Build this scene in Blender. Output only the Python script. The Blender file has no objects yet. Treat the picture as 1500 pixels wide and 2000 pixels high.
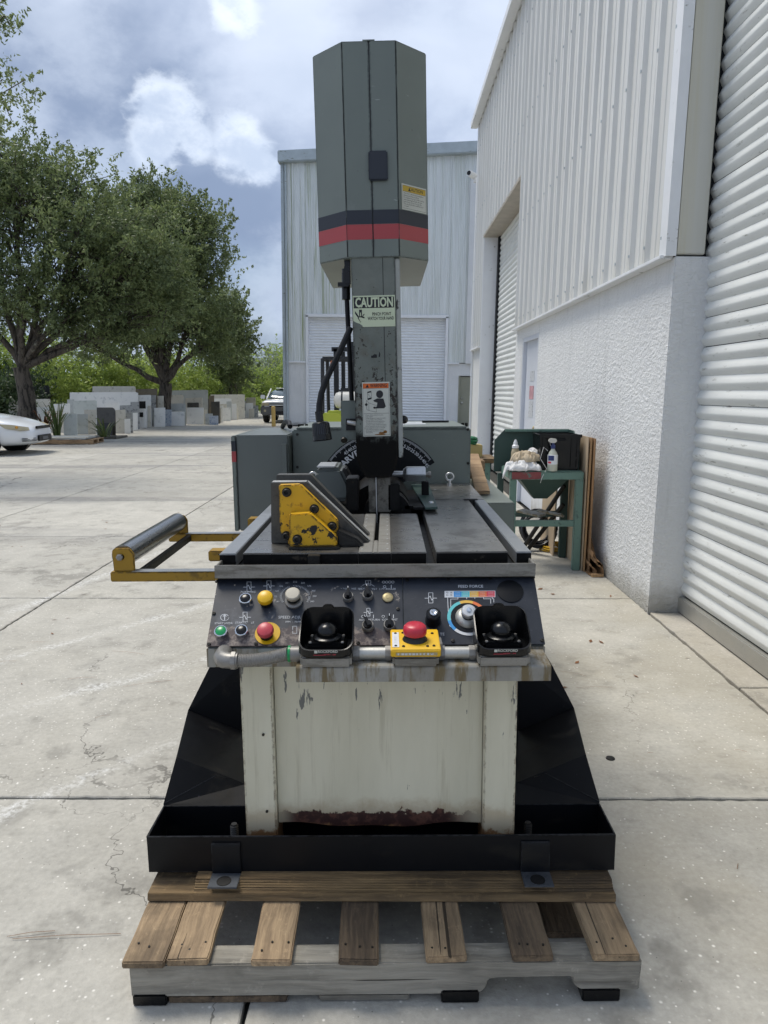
import bpy, bmesh, math, random
import numpy as np
from mathutils import Vector, Matrix
R = math.radians
SC = bpy.context.scene
COL = SC.collection
random.seed(7); RNG = np.random.default_rng(11)

# ------------------------------------------------------------------ camera
H = 1.43; F = 1420.0; PITCH = math.atan(235/1420); YAW = 5/1420
cd = bpy.data.cameras.new('camera'); cam = bpy.data.objects.new('camera', cd); COL.objects.link(cam)
cd.sensor_fit = 'VERTICAL'; cd.sensor_height = 36; cd.lens = F/2000*36
cd.clip_start = .05; cd.clip_end = 2000
cam.location = (0, 0, H); cam.rotation_euler = (math.pi/2-PITCH, 0, YAW)
SC.camera = cam

# ------------------------------------------------------------------ light
SUN_EL, SUN_AZ = R(66), R(-52)      # azimuth from +Y towards +X
sd = bpy.data.lights.new('sun', 'SUN'); so = bpy.data.objects.new('sun', sd); COL.objects.link(so)
sd.energy = 2.5; sd.angle = R(22); sd.color = (1.0, .94, .84)
SDIR = Vector((math.cos(SUN_EL)*math.sin(SUN_AZ), math.cos(SUN_EL)*math.cos(SUN_AZ), math.sin(SUN_EL)))
so.rotation_euler = SDIR.to_track_quat('Z', 'Y').to_euler()
so.location = (-4, 6, 20)
SC.view_settings.view_transform = 'Standard'; SC.view_settings.look = 'None'
SC.view_settings.exposure = 0.38; SC.view_settings.gamma = 1.0
SC.view_settings.use_curve_mapping = False
SC.cycles.max_bounces = 6; SC.cycles.transparent_max_bounces = 6
SC.cycles.use_denoising = True; SC.cycles.use_adaptive_sampling = True; SC.cycles.adaptive_threshold = .025

# ------------------------------------------------------------------ node helper
def S(h):
    h = h.lstrip('#'); c = [int(h[i:i+2], 16)/255 for i in (0, 2, 4)]
    return tuple(x/12.92 if x <= .04045 else ((x+.055)/1.055)**2.4 for x in c)+(1,)
def C4(c): return tuple(c) if len(c) == 4 else tuple(c)+(1,)
class NB:
    def __init__(s, tree): s.t = tree; s.n = tree.nodes; s.l = tree.links
    def new(s, ty, **kw):
        n = s.n.new(ty)
        for k, v in kw.items(): setattr(n, k, v)
        return n
    def put(s, sock, v):
        if hasattr(v, 'is_output'): s.l.new(v, sock)
        elif v is not None:
            if sock.type == 'RGBA': v = C4(v) if hasattr(v, '__len__') else (v, v, v, 1)
            sock.default_value = v
    def pos(s): return s.new('ShaderNodeNewGeometry').outputs['Position']
    def vmul(s, v, sc):
        n = s.new('ShaderNodeVectorMath', operation='MULTIPLY'); s.put(n.inputs[0], v); n.inputs[1].default_value = sc; return n.outputs[0]
    def vadd(s, a, b):
        n = s.new('ShaderNodeVectorMath', operation='ADD'); s.put(n.inputs[0], a); s.put(n.inputs[1], b); return n.outputs[0]
    def dot(s, a, b):
        n = s.new('ShaderNodeVectorMath', operation='DOT_PRODUCT'); s.put(n.inputs[0], a); s.put(n.inputs[1], b); return n.outputs['Value']
    def noise(s, v, scale, detail=4, rough=.55, dist=0, color=False):
        n = s.new('ShaderNodeTexNoise'); s.put(n.inputs['Vector'], v); n.inputs['Scale'].default_value = scale
        n.inputs['Detail'].default_value = detail; n.inputs['Roughness'].default_value = rough; n.inputs['Distortion'].default_value = dist
        return n.outputs['Color' if color else 'Fac']
    def voro(s, v, scale, feature='F1', out='Distance', rnd=1):
        n = s.new('ShaderNodeTexVoronoi', feature=feature); s.put(n.inputs['Vector'], v); n.inputs['Scale'].default_value = scale
        n.inputs['Randomness'].default_value = rnd; return n.outputs[out]
    def m(s, op, a, b=None, c=None):
        n = s.new('ShaderNodeMath', operation=op); s.put(n.inputs[0], a); s.put(n.inputs[1], b)
        if c is not None: s.put(n.inputs[2], c)
        return n.outputs[0]
    def ss(s, v, a, b, lo=0., hi=1.):
        n = s.new('ShaderNodeMapRange', interpolation_type='SMOOTHSTEP'); s.put(n.inputs['Value'], v)
        s.put(n.inputs['From Min'], a); s.put(n.inputs['From Max'], b); s.put(n.inputs['To Min'], lo); s.put(n.inputs['To Max'], hi); return n.outputs[0]
    def lin(s, v, a, b, lo=0., hi=1.):
        n = s.new('ShaderNodeMapRange'); s.put(n.inputs['Value'], v)
        s.put(n.inputs['From Min'], a); s.put(n.inputs['From Max'], b); s.put(n.inputs['To Min'], lo); s.put(n.inputs['To Max'], hi); return n.outputs[0]
    def mix(s, f, a, b, mode='MIX'):
        n = s.new('ShaderNodeMix', data_type='RGBA', blend_type=mode); s.put(n.inputs[0], f); s.put(n.inputs[6], a); s.put(n.inputs[7], b); return n.outputs[2]
    def ramp(s, f, stops):
        n = s.new('ShaderNodeValToRGB'); s.put(n.inputs[0], f); e = n.color_ramp.elements
        while len(e) < len(stops): e.new(.5)
        for k, (p, c) in enumerate(stops): e[k].position = p; e[k].color = C4(c)
        return n.outputs[0]
    def sep(s, v):
        n = s.new('ShaderNodeSeparateXYZ'); s.put(n.inputs[0], v); return n.outputs
    def bump(s, h, strength=.3, dist=.01, normal=None):
        n = s.new('ShaderNodeBump'); s.put(n.inputs['Height'], h); n.inputs['Strength'].default_value = strength; n.inputs['Distance'].default_value = dist
        if normal is not None: s.put(n.inputs['Normal'], normal)
        return n.outputs[0]
MATS = {}
def newmat(name):
    m = bpy.data.materials.new(name); m.use_nodes = True; nb = NB(m.node_tree)
    p = m.node_tree.nodes['Principled BSDF']; MATS[name] = m
    return m, nb, p
def edge_mask(nb, radius=.006, lo=.02, hi=.15):
    bv = nb.new('ShaderNodeBevel'); bv.samples = 4; bv.inputs['Radius'].default_value = radius
    g = nb.new('ShaderNodeNewGeometry').outputs['Normal']
    d = nb.m('SUBTRACT', 1, nb.dot(bv.outputs[0], g)); return nb.ss(d, lo, hi)
def paint(name, col, rough=.5, metal=0, var=.12, vs=2.5, layers=(), edge=None, bump=0, bs=150, stretch=(1, 1, 1), rvar=.15, spec=None, coat=0, orand=0):
    """layers: (colour, scale, threshold, softness, stretch, rough)"""
    m, nb, p = newmat(name); P0 = nb.pos(); P = nb.vmul(P0, stretch)
    n = nb.noise(P, vs, 5, .6); k = nb.lin(n, .25, .75, 1-var, 1+var)
    if orand:
        oi = nb.new('ShaderNodeObjectInfo').outputs['Random']; k = nb.m('MULTIPLY', k, nb.lin(oi, 0, 1, 1-orand, 1+orand))
    mul = nb.new('ShaderNodeVectorMath', operation='SCALE'); nb.put(mul.inputs[0], C4(col)[:3]); nb.put(mul.inputs['Scale'], k)
    c = mul.outputs[0]; r = nb.lin(n, .2, .8, max(.03, rough-rvar*rough), min(1, rough+rvar*rough)); mt = metal
    for L in layers:
        lc, sc, th, sf, st, lr = L
        k2 = nb.noise(nb.vmul(P0, st), sc, 6, .65)
        f = nb.ss(k2, th, th+sf); c = nb.mix(f, c, C4(lc))
        if lr is not None:
            mr = nb.new('ShaderNodeMix', data_type='FLOAT'); nb.put(mr.inputs[0], f); nb.put(mr.inputs[2], r); mr.inputs[3].default_value = lr; r = mr.outputs[0]
    if edge:
        ec, er, ea = edge
        f = nb.m('MULTIPLY', edge_mask(nb, er), nb.ss(nb.noise(P0, 60, 4), .42, .55)); f = nb.m('MULTIPLY', f, ea); c = nb.mix(f, c, C4(ec))
    nb.put(p.inputs['Base Color'], c); nb.put(p.inputs['Roughness'], r); nb.put(p.inputs['Metallic'], mt)
    if spec is not None: p.inputs['Specular IOR Level'].default_value = spec
    if coat: p.inputs['Coat Weight'].default_value = coat; p.inputs['Coat Roughness'].default_value = .1
    if bump: nb.put(p.inputs['Normal'], nb.bump(nb.noise(P0, bs, 3), bump, .004))
    return m

# ------------------------------------------------------------------ sky
w = bpy.data.worlds.new('World'); SC.world = w; w.use_nodes = True
nb = NB(w.node_tree); nb.n.clear()
def build_sky():
    tc = nb.new('ShaderNodeTexCoord').outputs['Generated']
    sky = nb.new('ShaderNodeTexSky', sky_type='NISHITA'); sky.sun_disc = False
    sky.sun_elevation = SUN_EL; sky.sun_rotation = SUN_AZ; sky.air_density = 1.2; sky.dust_density = 1.5
    bsky = nb.new('ShaderNodeVectorMath', operation='SCALE'); nb.put(bsky.inputs[0], sky.outputs[0]); bsky.inputs['Scale'].default_value = .10
    z = nb.sep(tc)[2]
    v = nb.vmul(tc, (1, 1, 1.5))
    warp = nb.vadd(v, nb.vmul(nb.noise(v, 2.2, 1, color=True), (.25, .25, .25)))
    big = nb.noise(nb.vadd(warp, (3.1, 1.7, .4)), 2.1, 2, .5)
    fine = nb.noise(nb.vadd(warp, (.3, 5.2, 2.4)), 5.5, 4, .55)
    base = nb.ramp(nb.m('ADD', nb.m('MULTIPLY', big, .62), nb.m('MULTIPLY', fine, .38)),
        [(.34, S('#8393ac')), (.46, S('#97a5bd')), (.56, S('#abb6ca')), (.70, S('#c0c9d8'))])
    # dark and bright cumulus masses seen in the photograph, edges broken by noise
    n1 = nb.new('ShaderNodeTexNoise'); nb.put(n1.inputs['Vector'], nb.vadd(v, (9, 2, 5))); n1.inputs['Scale'].default_value = 8; n1.inputs['Detail'].default_value = 6; n1.inputs['Roughness'].default_value = .62
    p1, p2, p3 = nb.sep(n1.outputs['Color'])
    bil = nb.m('MULTIPLY', nb.m('ABSOLUTE', nb.m('SUBTRACT', p1, .5)), 2)      # billows
    def dpx(x, y):
        d = Vector(((x-750)/F, 1, -(y-1000)/F)); d = Matrix.Rotation(-PITCH, 3, 'X') @ d; d = Matrix.Rotation(YAW, 3, 'Z') @ d; return d.normalized()
    def field(lst):
        acc = None
        for (x, y, r) in lst:
            sn = nb.new('ShaderNodeVectorMath', operation='DISTANCE'); nb.put(sn.inputs[0], tc); sn.inputs[1].default_value = dpx(x, y)
            d = nb.m('DIVIDE', sn.outputs['Value'], r); acc = d if acc is None else nb.m('SMOOTH_MIN', acc, d, .35)
        return acc
    c = base
    D = nb.m('ADD', field([(175, 200, .12), (245, 290, .08), (440, 480, .12), (60, 90, .07), (510, 690, .05)]), nb.m('MULTIPLY', nb.m('SUBTRACT', fine, .5), 1.6))
    c = nb.mix(nb.m('MULTIPLY', nb.ss(D, 1.35, .5), .85), c, S('#74849f'))
    D = nb.m('ADD', field([(20, 250, .05), (190, 350, .05), (560, 60, .10), (900, 100, .10), (545, 560, .06), (130, 40, .06)]), nb.m('MULTIPLY', nb.m('SUBTRACT', p2, .5), 3.0))
    c = nb.mix(nb.m('MULTIPLY', nb.ss(D, 1.5, .4), .36), c, S('#cfd9e8'))
    D = nb.m('ADD', field([(325, 222, .034), (298, 285, .026), (385, 278, .018), (468, 285, .030), (510, 322, .022), (455, 8, .026)]), nb.m('MULTIPLY', nb.m('SUBTRACT', bil, .2), 2.0))
    lit = nb.mix(nb.ss(nb.m('ADD', nb.m('MULTIPLY', p1, .8), nb.m('MULTIPLY', fine, .6)), .58, .80), S('#b3c0d4'), S('#dee6f0'))
    c = nb.mix(nb.m('MULTIPLY', nb.ss(D, 1.25, .50), .80), c, lit)
    gap = nb.ss(big, .42, .34); c = nb.mix(nb.m('MULTIPLY', gap, .18), c, bsky.outputs[0])
    lo = nb.ss(z, -.02, .05); c = nb.mix(lo, S('#b9cbe2'), c)
    bg = nb.new('ShaderNodeBackground'); nb.put(bg.inputs[0], c); bg.inputs[1].default_value = 1.16
    o = nb.new('ShaderNodeOutputWorld'); nb.l.new(bg.outputs[0], o.inputs[0])
build_sky()
w.cycles.sampling_method = 'MANUAL'; w.cycles.sample_map_resolution = 512

# ------------------------------------------------------------------ measuring helpers (pixel of the photograph at a known distance -> metres)
def Zp(py, Y): return H - Y*math.tan(PITCH+math.atan((py-1000)/F))
def Xp(px, Y, z): return (px-755)/F*(Y*math.cos(PITCH)+(H-z)*math.sin(PITCH))
def Yp(py, z): return (H-z)/math.tan(PITCH+math.atan((py-1000)/F))
def pt(px, py, Y): z = Zp(py, Y); return Vector((Xp(px, Y, z), Y, z))
def ptz(px, py, z): Y = Yp(py, z); return Vector((Xp(px, Y, z), Y, z))
def ptp(px, py, p0, n):
    a = pt(px, py, 1.0)-Vector((0, 0, H)); o = Vector((0, 0, H)); return o + a*((Vector(p0)-o).dot(n)/a.dot(n))

# ------------------------------------------------------------------ mesh builder
class MB:
    def __init__(s, M=None): s.V = []; s.F = []; s.M = M or Matrix()
    def add(s, vs, fs):
        o = len(s.V); s.V += [s.M @ Vector(v) for v in vs]; s.F += [tuple(i+o for i in f) for f in fs]; return s
    def box(s, x0, x1, y0, y1, z0, z1):
        return s.add([(x0, y0, z0), (x1, y0, z0), (x1, y1, z0), (x0, y1, z0), (x0, y0, z1), (x1, y0, z1), (x1, y1, z1), (x0, y1, z1)],
                     [(0, 3, 2, 1), (4, 5, 6, 7), (0, 1, 5, 4), (1, 2, 6, 5), (2, 3, 7, 6), (3, 0, 4, 7)])
    def prism(s, poly, a, b, axis='y'):
        """poly: 2D points (x,z) for y, (x,y) for z, (y,z) for x"""
        def mk(p, t): return {'y': (p[0], t, p[1]), 'z': (p[0], p[1], t), 'x': (t, p[0], p[1])}[axis]
        n = len(poly); vs = [mk(p, a) for p in poly]+[mk(p, b) for p in poly]
        fs = [tuple(range(n))[::-1], tuple(range(n, 2*n))]+[(i, (i+1) % n, n+(i+1) % n, n+i) for i in range(n)]
        return s.add(vs, fs)
    def sheet(s, pts, t, n=None):
        pts = [Vector(p) for p in pts]
        if n is None: n = (pts[1]-pts[0]).cross(pts[2]-pts[0]).normalized()
        k = len(pts); vs = pts+[p-n*t for p in pts]
        return s.add(vs, [tuple(range(k)), tuple(range(k, 2*k))[::-1]]+[(i, k+i, k+(i+1) % k, (i+1) % k) for i in range(k)])
    def quad(s, a, b, c, d): return s.add([a, b, c, d], [(0, 1, 2, 3)])
    def tube(s, path, r, n=10, cap=True):
        path = [Vector(p) for p in path]; k = len(path)
        rs = r if hasattr(r, '__len__') else [r]*k
        vs = []; up = None
        for i, p in enumerate(path):
            t = (path[min(i+1, k-1)]-path[max(i-1, 0)]).normalized()
            if up is None: up = Vector((0, 0, 1)) if abs(t.z) < .9 else Vector((1, 0, 0))
            a = t.cross(up).normalized(); b = a.cross(t).normalized(); up = b
            for j in range(n):
                q = 2*math.pi*j/n; vs.append(p+(a*math.cos(q)+b*math.sin(q))*rs[i])
        fs = [(i*n+j, i*n+(j+1) % n, (i+1)*n+(j+1) % n, (i+1)*n+j) for i in range(k-1) for j in range(n)]
        if cap: fs += [tuple(range(n))[::-1], tuple((k-1)*n+j for j in range(n))]
        return s.add(vs, fs)
    def cyl(s, a, b, r, r2=None, n=20): return s.tube([a, b], [r, r if r2 is None else r2], n)
    def lathe(s, prof, n=24, caps=True):
        """profile (r, z) about local z"""
        vs = []; k = len(prof)
        for r, z in prof:
            for j in range(n): q = 2*math.pi*j/n; vs.append((r*math.cos(q), r*math.sin(q), z))
        fs = [(i*n+j, i*n+(j+1) % n, (i+1)*n+(j+1) % n, (i+1)*n+j) for i in range(k-1) for j in range(n)]
        if caps and prof[0][0] > 1e-5: fs.append(tuple(range(n))[::-1])
        if caps and prof[-1][0] > 1e-5: fs.append(tuple((k-1)*n+j for j in range(n)))
        return s.add(vs, fs)
    def sphere(s, c, r, n=14, sq=(1, 1, 1)):
        vs = []; m = n//2+1
        for i in range(m+1):
            th = math.pi*i/m
            for j in range(n):
                q = 2*math.pi*j/n; vs.append((c[0]+r*sq[0]*math.sin(th)*math.cos(q), c[1]+r*sq[1]*math.sin(th)*math.sin(q), c[2]+r*sq[2]*math.cos(th)))
        return s.add(vs, [(i*n+j, (i+1)*n+j, (i+1)*n+(j+1) % n, i*n+(j+1) % n) for i in range(m) for j in range(n)])
    def strip(s, pts, wd, nrm):
        """flat line of width wd through pts lying in the plane with normal nrm"""
        nrm = Vector(nrm)
        for a, b in zip(pts[:-1], pts[1:]):
            a = Vector(a); b = Vector(b); t = (b-a).normalized(); u = nrm.cross(t).normalized()*wd/2
            s.quad(a-u-t*wd*.3, b-u+t*wd*.3, b+u+t*wd*.3, a+u-t*wd*.3)
        return s
    def build(s, name, mat, parent=None, bevel=0, smooth=None, seg=2, subsurf=0):
        me = bpy.data.meshes.new(name); me.from_pydata([tuple(v) for v in s.V], [], s.F); me.update()
        bm = bmesh.new(); bm.from_mesh(me); bmesh.ops.remove_doubles(bm, verts=bm.verts, dist=1e-6)
        bmesh.ops.recalc_face_normals(bm, faces=bm.faces)
        if bevel:
            es = [e for e in bm.edges if len(e.link_faces) == 2 and e.calc_face_angle(0) > R(28)]
            if es: bmesh.ops.bevel(bm, geom=es, offset=bevel, segments=seg, affect='EDGES', clamp_overlap=True)
        bm.to_mesh(me); bm.free()
        return link(name, me, mat, parent, smooth if smooth is not None else (35 if bevel else None), subsurf)
def link(name, me, mat, parent=None, smooth=None, subsurf=0):
    o = bpy.data.objects.new(name, me); COL.objects.link(o)
    if mat is not None and len(me.materials) == 0: me.materials.append(MATS[mat] if isinstance(mat, str) else mat)
    if smooth:
        me.polygons.foreach_set('use_smooth', [True]*len(me.polygons)); me.set_sharp_from_angle(angle=R(smooth))
    if subsurf:
        md = o.modifiers.new('s', 'SUBSURF'); md.levels = subsurf; md.render_levels = subsurf
    if parent: o.parent = parent
    return o
def tag(o, label=None, cat=None, group=None, kind=None):
    if label: o['label'] = label
    if cat: o['category'] = cat
    if group: o['group'] = group
    if kind: o['kind'] = kind
    return o
def empty(name, loc=(0, 0, 0), rz=0):
    o = bpy.data.objects.new(name, None); COL.objects.link(o); o.location = loc; o.rotation_euler = (0, 0, rz); o.empty_display_size = .1
    return o
def copy_tree(o, parent=None):
    c = o.copy(); COL.objects.link(c); c.parent = parent
    for ch in list(o.children): copy_tree(ch, c)
    return c
def inst(name, src, loc, parent=None):
    o = bpy.data.objects.new(name, src.data); COL.objects.link(o); o.location = loc; o.parent = parent; return o
FONTC = {}
def text_geo(body, size, bold=.0, align='CENTER', sx=1):
    key = (body, bold, align)
    if key not in FONTC:
        cu = bpy.data.curves.new('t', 'FONT'); cu.body = body; cu.size = 1; cu.align_x = align; cu.align_y = 'CENTER'; cu.offset = bold; cu.resolution_u = 2
        ob = bpy.data.objects.new('t', cu); COL.objects.link(ob)
        dg = bpy.context.evaluated_depsgraph_get(); me = bpy.data.meshes.new_from_object(ob.evaluated_get(dg))
        FONTC[key] = ([tuple(v.co) for v in me.vertices], [tuple(p.vertices) for p in me.polygons])
        bpy.data.objects.remove(ob); bpy.data.curves.remove(cu); bpy.data.meshes.remove(me)
    vs, fs = FONTC[key]
    return [(v[0]*size*sx, v[1]*size, 0) for v in vs], fs
def frame(o, u, v):
    u = Vector(u).normalized(); v = Vector(v).normalized(); n = u.cross(v).normalized(); v = n.cross(u)
    return Matrix(((u.x, v.x, n.x, o[0]), (u.y, v.y, n.y, o[1]), (u.z, v.z, n.z, o[2]), (0, 0, 0, 1)))
def rrect(w, h, r, n=5):
    out = []
    for cx, cy, a0 in ((w/2-r, h/2-r, 0), (-w/2+r, h/2-r, 90), (-w/2+r, -h/2+r, 180), (w/2-r, -h/2+r, 270)):
        for k in range(n+1): a = R(a0+90*k/n); out.append((cx+r*math.cos(a), cy+r*math.sin(a)))
    return out

# ------------------------------------------------------------------ materials
def concrete(name, tint, streaks=True):
    m, nb, p = newmat(name); P = nb.pos()
    bign = nb.new('ShaderNodeTexNoise'); nb.put(bign.inputs['Vector'], P); bign.inputs['Scale'].default_value = .8; bign.inputs['Detail'].default_value = 4; bign.inputs['Roughness'].default_value = .62
    b1, b2, b3 = nb.sep(bign.outputs['Color']); med = nb.noise(P, 4.5, 4, .68, color=True); m1, m2, m3 = nb.sep(med); fine = nb.noise(P, 48, 3, .7)
    k = nb.m('ADD', nb.lin(b1, .3, .7, .88, 1.08), nb.m('ADD', nb.lin(m1, .25, .75, -.13, .12), nb.lin(fine, .25, .75, -.13, .13)))
    oi = nb.new('ShaderNodeObjectInfo').outputs['Random']; k = nb.m('MULTIPLY', k, nb.lin(oi, 0, 1, .93, 1.06))
    sc = nb.new('ShaderNodeVectorMath', operation='SCALE'); sc.inputs[0].default_value = tint[:3]; nb.put(sc.inputs['Scale'], k); c = sc.outputs[0]
    c = nb.mix(nb.m('MULTIPLY', nb.m('MULTIPLY', nb.ss(b2, .46, .66), nb.ss(nb.sep(P)[0], -1.5, 1.0, .25, 1.)), .38), c, S('#98907d'))
    c = nb.mix(nb.m('MULTIPLY', nb.ss(m2, .54, .72), .36), c, S('#6c6a64'))
    c = nb.mix(nb.m('MULTIPLY', nb.ss(nb.m('MULTIPLY', b3, m3), .29, .40), .40), c, S('#5c5a54'))
    vc = nb.new('ShaderNodeTexVoronoi'); nb.put(vc.inputs['Vector'], P); vc.inputs['Scale'].default_value = 62
    vd = vc.outputs['Distance']; worn = nb.ss(b1, .40, .60, .16, .62); r1, r2, r3 = nb.sep(vc.outputs['Color'])
    sel = nb.m('LESS_THAN', r1, worn); dot = nb.m('MULTIPLY', nb.ss(vd, nb.lin(r2, 0, 1, .16, .40), .08), sel); c = nb.mix(nb.m('MULTIPLY', dot, nb.lin(r3, 0, 1, .15, .95)), c, S('#dedbd3'))
    pit = nb.m('MULTIPLY', nb.ss(vd, .13, .06), nb.m('GREATER_THAN', r1, .95)); c = nb.mix(nb.m('MULTIPLY', pit, .8), c, S('#45433e'))
    wp = nb.vadd(P, nb.vmul(nb.noise(P, 2.0, 5, .72, color=True), (.6, .6, 0)))
    e = nb.voro(wp, .55, 'DISTANCE_TO_EDGE'); cr = nb.m('MULTIPLY', nb.ss(e, .0028, .0006), nb.ss(b3, .44, .56))
    c = nb.mix(nb.m('MULTIPLY', cr, .7), c, S('#4a4843'))
    if streaks:
        brk = nb.m('MULTIPLY', nb.ss(m2, .36, .6), nb.ss(fine, .38, .62)); wob_ = nb.m('MULTIPLY', nb.m('SUBTRACT', m1, .5), .22); acc = None
        for (a, b, wd) in [((0, 1290), (412, 1180), .07), ((0, 1392), (385, 1292), .075), ((0, 1590), (350, 1445), .06), ((0, 1205), (300, 1085), .08)]:
            A = ptz(a[0], a[1], 0); B = ptz(b[0], b[1], 0); t = (B-A).normalized(); nn = Vector((-t.y, t.x, 0))
            d = nb.m('ADD', nb.m('ABSOLUTE', nb.m('SUBTRACT', nb.dot(P, nn), nn.dot(A))), wob_)
            f = nb.ss(d, wd, 0); acc = f if acc is None else nb.m('MAXIMUM', acc, f)
        acc = nb.m('MULTIPLY', nb.m('MULTIPLY', acc, brk), nb.ss(nb.sep(P)[0], -.5, -1.1)); c = nb.mix(nb.m('MULTIPLY', acc, .6), c, S('#dcdcd9'))
        f = nb.ss(nb.noise(nb.vmul(P, (.25, 1.6, 1)), .6, 4, .65), .48, .68); f = nb.m('MULTIPLY', f, nb.ss(nb.sep(P)[1], 5.5, 9)); c = nb.mix(nb.m('MULTIPLY', f, .5), c, S('#67676a'))
    nb.put(p.inputs['Base Color'], c); p.inputs['Roughness'].default_value = .88; p.inputs['Specular IOR Level'].default_value = .3
    nb.put(p.inputs['Normal'], nb.bump(fine, .5, .005)); return m
concrete('concrete', S('#aeaba2')); concrete('concrete_apron', S('#b2ada3'), False)
paint('joint_dirt', S('#34332f'), .95, bump=.3)
def stucco():
    m, nb, p = newmat('stucco'); P = nb.pos()
    t = nb.noise(nb.vmul(P, (1, 1, 1.6)), 25, 3, .6, .6); t2 = nb.ss(t, .38, .66); t3 = nb.noise(P, 85, 2); n = nb.noise(P, 1.2, 4, .6)
    c = nb.mix(nb.lin(n, .3, .7), S('#d2d3d3'), S('#dfe0df')); c = nb.mix(nb.m('MULTIPLY', nb.ss(t, .5, .3), .10), c, S('#a9adb4'))
    z = nb.sep(P)[2]; f = nb.m('MULTIPLY', nb.ss(nb.m('ADD', z, nb.m('MULTIPLY', nb.noise(P, 6, 4, .7), .25)), .34, .14), .75); c = nb.mix(f, c, S('#8d8a80')); st = nb.noise(nb.vmul(P, (6, 6, .5)), 1.6, 4, .7); c = nb.mix(nb.m('MULTIPLY', nb.ss(st, .56, .72), .22), c, S('#9c9f9c'))
    nb.put(p.inputs['Base Color'], c); p.inputs['Roughness'].default_value = .6
    b = nb.bump(nb.m('ADD', nb.m('MULTIPLY', t2, nb.lin(n, .3, .7, .55, 1.1)), nb.m('MULTIPLY', t3, .3)), .4, .018); nb.put(p.inputs['Normal'], b)
stucco()
def siding(name, base, algae):
    m, nb, p = newmat(name); P = nb.pos()
    n = nb.noise(nb.vmul(P, (3, 3, .25)), 2.5, 5, .6); c = nb.mix(nb.lin(n, .3, .7), base, tuple(x*.86 for x in base[:3]))
    s = nb.noise(nb.vmul(P, (5, 5, .16)), 1.5, 6, .7)
    if algae:
        c = nb.mix(nb.m('MULTIPLY', nb.ss(s, .46, .64), algae), c, S('#a3ab9c')); s2 = nb.noise(nb.vadd(nb.vmul(P, (7, 7, .12)), (4, 4, 4)), 1.2, 6, .7)
        xx = nb.ss(nb.sep(P)[0], 1.0, -4.2, .15, 1.0)
        c = nb.mix(nb.m('MULTIPLY', nb.m('MULTIPLY', nb.ss(s2, .5, .66), xx), .95), c, S('#858f58'))
    else:
        z = nb.sep(P)[2]; f = nb.m('MULTIPLY', nb.ss(nb.m('ADD', z, nb.m('MULTIPLY', s, 1.2)), 3.1, 2.6), .4); c = nb.mix(f, c, S('#a5a08c'))
        c = nb.mix(nb.m('MULTIPLY', nb.ss(s, .58, .75), .35), c, S('#b4b4a4'))
    nb.put(p.inputs['Base Color'], c); p.inputs['Roughness'].default_value = .42
    nb.put(p.inputs['Normal'], nb.bump(nb.noise(nb.vmul(P, (1, 1, .5)), 5, 3), .25, .01))
siding('siding_white', S('#dadad6'), 0); siding('siding_far', S('#dfe3e2'), .3)
paint('door_slat', S('#d9dbd8'), .42, var=.06, layers=[(S('#8f8f88'), 6, .60, .14, (1, 1, 6), .6), (S('#5d5b54'), 30, .69, .05, (1, .6, 1), .8)])
paint('far_slat', S('#e0e3e6'), .45, var=.05)
paint('jamb_beige', S('#c4c3ba'), .5, var=.06, vs=.9, stretch=(4, 4, .3), layers=[(S('#bfb89c'), .9, .42, .4, (7, 7, .12), .6)])
paint('trim_white', S('#e0e2e4'), .4, var=.06, layers=[(S('#8a8a80'), 9, .64, .08, (1, 1, 1), .7)])
paint('soffit', S('#a9a195'), .6, var=.2, vs=5)
paint('black_gap', S('#111318'), .8)
paint('door_grey', S('#8b8b7b'), .5, var=.08); paint('door_white', S('#c9cdd4'), .45, var=.06)
paint('gutter', S('#aab4b8'), .45, var=.15, layers=[(S('#7a7c70'), 4, .6, .1, (1, 1, 3), .7)])
paint('roof_metal', S('#b9bec2'), .4, .2)
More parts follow.
